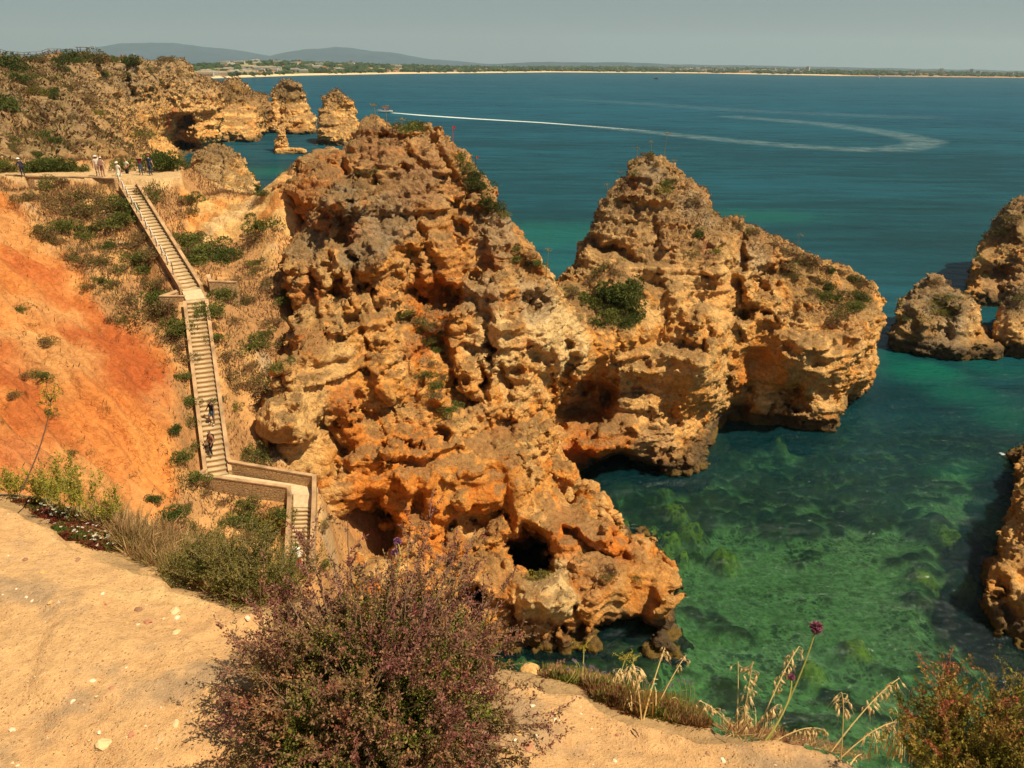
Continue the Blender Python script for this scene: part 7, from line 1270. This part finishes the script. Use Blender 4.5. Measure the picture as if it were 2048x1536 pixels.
# oats: stem, drooping spikelets
MST = simple('straw stem', (.60, .42, .17), .7, .3); MSP = simple('oat husk', (.64, .47, .23), .7, .3, .2, 200.); MGS = simple('green stem', (.30, .27, .07), .7, .3)
def oat(base_px, tip_px, zc0, zc1, lab, n=20, side=1, droop=.5, seed=0, L0=.55, spl=.022, mat_=None):
    r = np.random.default_rng(seed); A = atC(np.array(float(base_px[0])), np.array(float(base_px[1])), zc0); B = atC(np.array(float(tip_px[0])), np.array(float(tip_px[1])), zc1); 
    z = float(fgz(A[0], A[1])[0]); A2 = A.copy(); A2[2] = max(min(A[2], z), A[2] - .10)
    root = empty('wild_oat', A2); tag(root, lab, 'wild oat', 'wild oat stalks on the clifftop lip'); d = B - A2; t = np.linspace(0, 1, 12); mid = np.array([0, 0, np.linalg.norm(d) * .10]); C_ = d * t[:, None] + mid * (t * (1 - t) * 4)[:, None] - np.array([0, 0, droop * np.linalg.norm(d)]) * (np.maximum(t - L0, 0) ** 2)[:, None]
    m = MB(); m.tube(C_, list(np.linspace(.0026, .0011, 12)), 5); m.build('stem', mat_ or MST, root); hd = MB(); hd.tube([np.array([np.interp(u, t, C_[:, q]) for q in range(3)]) for u in np.linspace(L0, 1, 6)], .0012, 4)
    n = int(n * 1.7); spl = spl * 1.4
    for k in range(n):
        tt = L0 + (1 - L0) * (k + .5) / n; p = np.array([np.interp(tt, t, C_[:, q]) for q in range(3)]); q = p + np.array([r.uniform(-.026, .026), r.uniform(-.01, .01), r.uniform(-.018, -.002)]); hd.tube([p, (p + q) / 2 + [0, 0, .003], q], .0004, 3)
        dn_ = np.array([r.normal() * .35 + .15 * side, r.normal() * .3, -1]); dn_ /= np.linalg.norm(dn_); ll = spl * r.uniform(.8, 1.2)
        for s in (-1, 1): e = dn_ + np.array([s * .12, .05 * s, 0]); hd.tube([q, q + e * ll * .35, q + e * ll], [.0008, .0030, .0003], 5)
        hd.tube([q + dn_ * ll * .6, q + dn_ * ll * 1.9 + np.array([r.normal() * .006, 0, 0])], .00025, 3)
    hd.build('seed_head', MSP, root)
def dz_(px, py): p = gpt(px, py); return float((p - CPOS) @ CF)
Zr = dz_(1500, 1478)
O = [((1482, 1472), (1508, 1308), 'tall bent oat stalk with a dense head, left of the flowers'), ((1478, 1470), (1476, 1322), 'upright straw stalk snapped at the top'), ((1500, 1475), (1600, 1285), 'oat head crossing behind the tall purple flower stem'), ((1510, 1480), (1560, 1390), 'short drooping oat between the two purple flowers'), ((1512, 1468), (1650, 1448), 'arching oat bending right close to the lip'),
     ((1645, 1500), (1800, 1352), 'long oat stalk reaching farthest right'), ((1690, 1502), (1686, 1372), 'upright oat with a hooked head beside the longest one'), ((1660, 1505), (1796, 1434), 'low oat with large open husks pointing right'), ((1486, 1474), (1450, 1425), 'small oat sprig at the left of the stalk clump'), ((1495, 1476), (1490, 1395), 'short oat inside the stalk clump'), ((1286, 1442), (1330, 1295), 'tall thin oat rising in front of the sea arch'), ((1290, 1440), (1372, 1310), 'slanting thin oat beside the tall one at the arch'), ((1283, 1440), (1265, 1318), 'pale hanging oat left of the thin tall one'), ((1215, 1400), (1242, 1322), 'arched oat on the mossy lip'), ((1700, 1505), (1725, 1500), 'tiny oat tuft at the lip'), ((1510, 1470), (1400, 1400), 'oat stem lying sideways across the mossy lip')]
for i, (a, b, lab) in enumerate(O): z0 = dz_(*a) if inpoly(np.array([float(a[0])]), np.array([float(a[1])]), gpoly)[0] else Zr; z0 = min(z0, 2.62) if a[0] > 1430 else min(z0, 2.95); oat(a, b, z0, z0 + .08 * ((i % 3) - 1) + .05, lab, n=(16, 3, 16, 10, 18, 16, 12, 9, 5, 10, 5, 5, 12, 12, 4, 8)[i], seed=200 + i, droop=(.3, 0, .15, .6, .7, .1, .5, .35, .4, .4, 0, .1, .5, .8, .3, .1)[i], L0=(.45, .92, .5, .5, .62, .55, .6, .55, .4, .4, .85, .8, .55, .55, .3, .7)[i], spl=(.02, .01, .02, .022, .020, .020, .018, .030, .016, .022, .014, .014, .024, .020, .014, .018)[i])
# the oats' dry leaf blades
for i, (px, py, n_, lab) in enumerate([(1492, 1474, 46, 'tangle of curled straw blades at the foot of the oats, left clump'), (1545, 1482, 26, 'few straw blades between the two oat clumps'), (1665, 1504, 40, 'tangle of curled straw blades at the foot of the oats, right clump'), (1288, 1438, 16, 'thin straw tuft at the foot of the oats on the mossy lip'), (1790, 1510, 22, 'yellowish straw tuft beside the corner bush')]):
    b = gpt(px, py - 8) if px < 1700 else atC(np.array(float(px)), np.array(float(py)), 2.5); r = np.random.default_rng(700 + i); m = MB()
    for k in range(n_):
        a = r.uniform(0, 2 * PI); H = r.uniform(.05, .19); o_ = np.array([math.cos(a), math.sin(a) * .7, 0]); p0 = np.array([r.normal() * .035, r.normal() * .012, -.01]); R_ = r.uniform(.02, .09); t = np.linspace(0, 1, 6); C_ = p0 + o_ * (R_ * t ** 1.5)[:, None] + np.array([0, 0, 1.]) * (H * np.sin(t * r.uniform(1.3, 2.8)))[:, None]; w = .0034 * (1 - t * .85); sd2 = np.array([-o_[1], o_[0], 0])
        m.grid([[c_ - sd2 * w_, c_ + sd2 * w_] for c_, w_ in zip(C_, w)])
    o = m.build('straw_tuft', MST); o.location = b; tag(o, lab, 'grass tuft')
# alliums
def allium(base, tip, rp, lab, seed, c=(.36, .12, .20), zc=None, dzc=.06, grp=None):
    z0 = zc or min(dz_(*base), 2.62 if base[0] > 1430 else 3.0); A = atC(np.array(float(base[0])), np.array(float(base[1])), z0); B = atC(np.array(float(tip[0])), np.array(float(tip[1])), z0 + dzc); R = rp * z0 / F; A[2] = max(min(A[2], float(fgz(A[0], A[1])[0]) + .02), A[2] - .1) if zc is None else A[2]
    root = empty('allium', A); tag(root, lab, 'flower', grp); d = B - A; m = MB(); t = np.linspace(0, 1, 8); m.tube(d * t[:, None] + np.array([.02, 0, .01]) * (t * (1 - t) * 4)[:, None], list(np.linspace(.0036, .0022, 8) * min(1, R / .018 + .15)), 6); m.build('stem', MGS, root)
    r = np.random.default_rng(seed); n = 240; dd = r.normal(size=(n, 3)); dd /= np.linalg.norm(dd, axis=1)[:, None]; dp = np.concatenate([dd * R * .55, dd * R * .1]); dd = np.concatenate([dd, dd]); n = 480; V, Q = leaves(d + dp, dd + r.normal(size=(n, 3)) * .5, R * .5, R * .34, r); mesh_np('flower_head', V, Q, mfo, root, smooth=False, col=np.repeat(np.array(c) * r.uniform(.5, 1.5, n)[:, None], 4, 0))
allium((1520, 1480), (1633, 1255), 14, 'tallest purple allium head rising over the water on the right', 301, (.30, .11, .17)); allium((1530, 1482), (1583, 1354), 8, 'smaller purple allium head below the tallest one', 302, (.30, .11, .17))
allium((778, 1180), (795, 1083), 9, 'purple allium head above the big bush, upper of two', 303, (.30, .13, .28), zc=2.35); allium((772, 1185), (789, 1104), 8, 'purple allium head above the big bush, lower of two', 304, (.30, .13, .28), zc=2.32); allium((1285, 1425), (1238, 1396), 8, 'withered grey flower head leaning over the mossy lip', 305, (.20, .16, .17))
for i, (x, y) in enumerate([(1146, 1320), (1151, 1322), (1136, 1338), (1168, 1330), (1181, 1333), (1187, 1335), (1192, 1340), (1179, 1342), (1205, 1346), (1210, 1345), (1356, 1360), (1367, 1360), (1376, 1363), (1384, 1367), (1345, 1370), (1338, 1372)]): allium((x - 8 + i % 3, 1368 if x < 1300 else 1396), (x, y), 3, 'tiny lilac flower on a thin stem over the mossy lip', 320 + i, (.36, .26, .38), dzc=.0, grp='tiny lilac flowers on the mossy lip')
# yellow umbels by the lip and the tall dark stalk at the left
def umbel(base, tip, rp, lab, seed, zc, stem, c=(.48, .36, .03), n=160, r0=.0025):
    A = atC(np.array(float(base[0])), np.array(float(base[1])), zc); B = atC(np.array(float(tip[0])), np.array(float(tip[1])), zc + .1); R = rp * zc / F; root = empty('yellow_flower', A); tag(root, lab, 'flower'); d = B - A; t = np.linspace(0, 1, 9); C_ = d * t[:, None] + np.array([.10 * np.linalg.norm(d), 0, 0]) * (t * (1 - t) * 2)[:, None] * (1 if seed == 401 else .2)
    m = MB(); m.tube(C_, list(np.linspace(r0, r0 * .5, 9)), 5); r = np.random.default_rng(seed); P = []
    for k in range(14): e = r.normal(size=3) * [1, .8, 1] * R * .75; m.tube([d * .93, d + e], r0 * .3, 3); P.append(d + e + r.normal(size=(n // 14, 3)) * R * .22)
    m.build('stem', stem, root); P = np.concatenate(P); V, Q = leaves(P, r.normal(size=P.shape), R * .22, R * .16, r); mesh_np('flower_head', V, Q, mfo, root, smooth=False, col=np.repeat(np.array(c) * r.uniform(.5, 1.4, len(P))[:, None], 4, 0))
umbel((40, 985), (104, 790), 20, 'tall dark bent stalk topped with yellow flowers at the left', 401, 3.3, simple('dark stalk', (.10, .06, .04), .8), (.38, .28, .04), 300, .0035)
umbel((1222, 1400), (1252, 1313), 12, 'yellow flower cluster in front of the sea arch, left one', 402, 2.85, MGS); umbel((1245, 1405), (1268, 1315), 8, 'yellow flower cluster in front of the sea arch, right one', 403, 2.85, MGS); umbel((1164, 1360), (1168, 1290), 11, 'yellow flower spray against the dark rock base', 404, 2.9, MGS)
log('foreground')
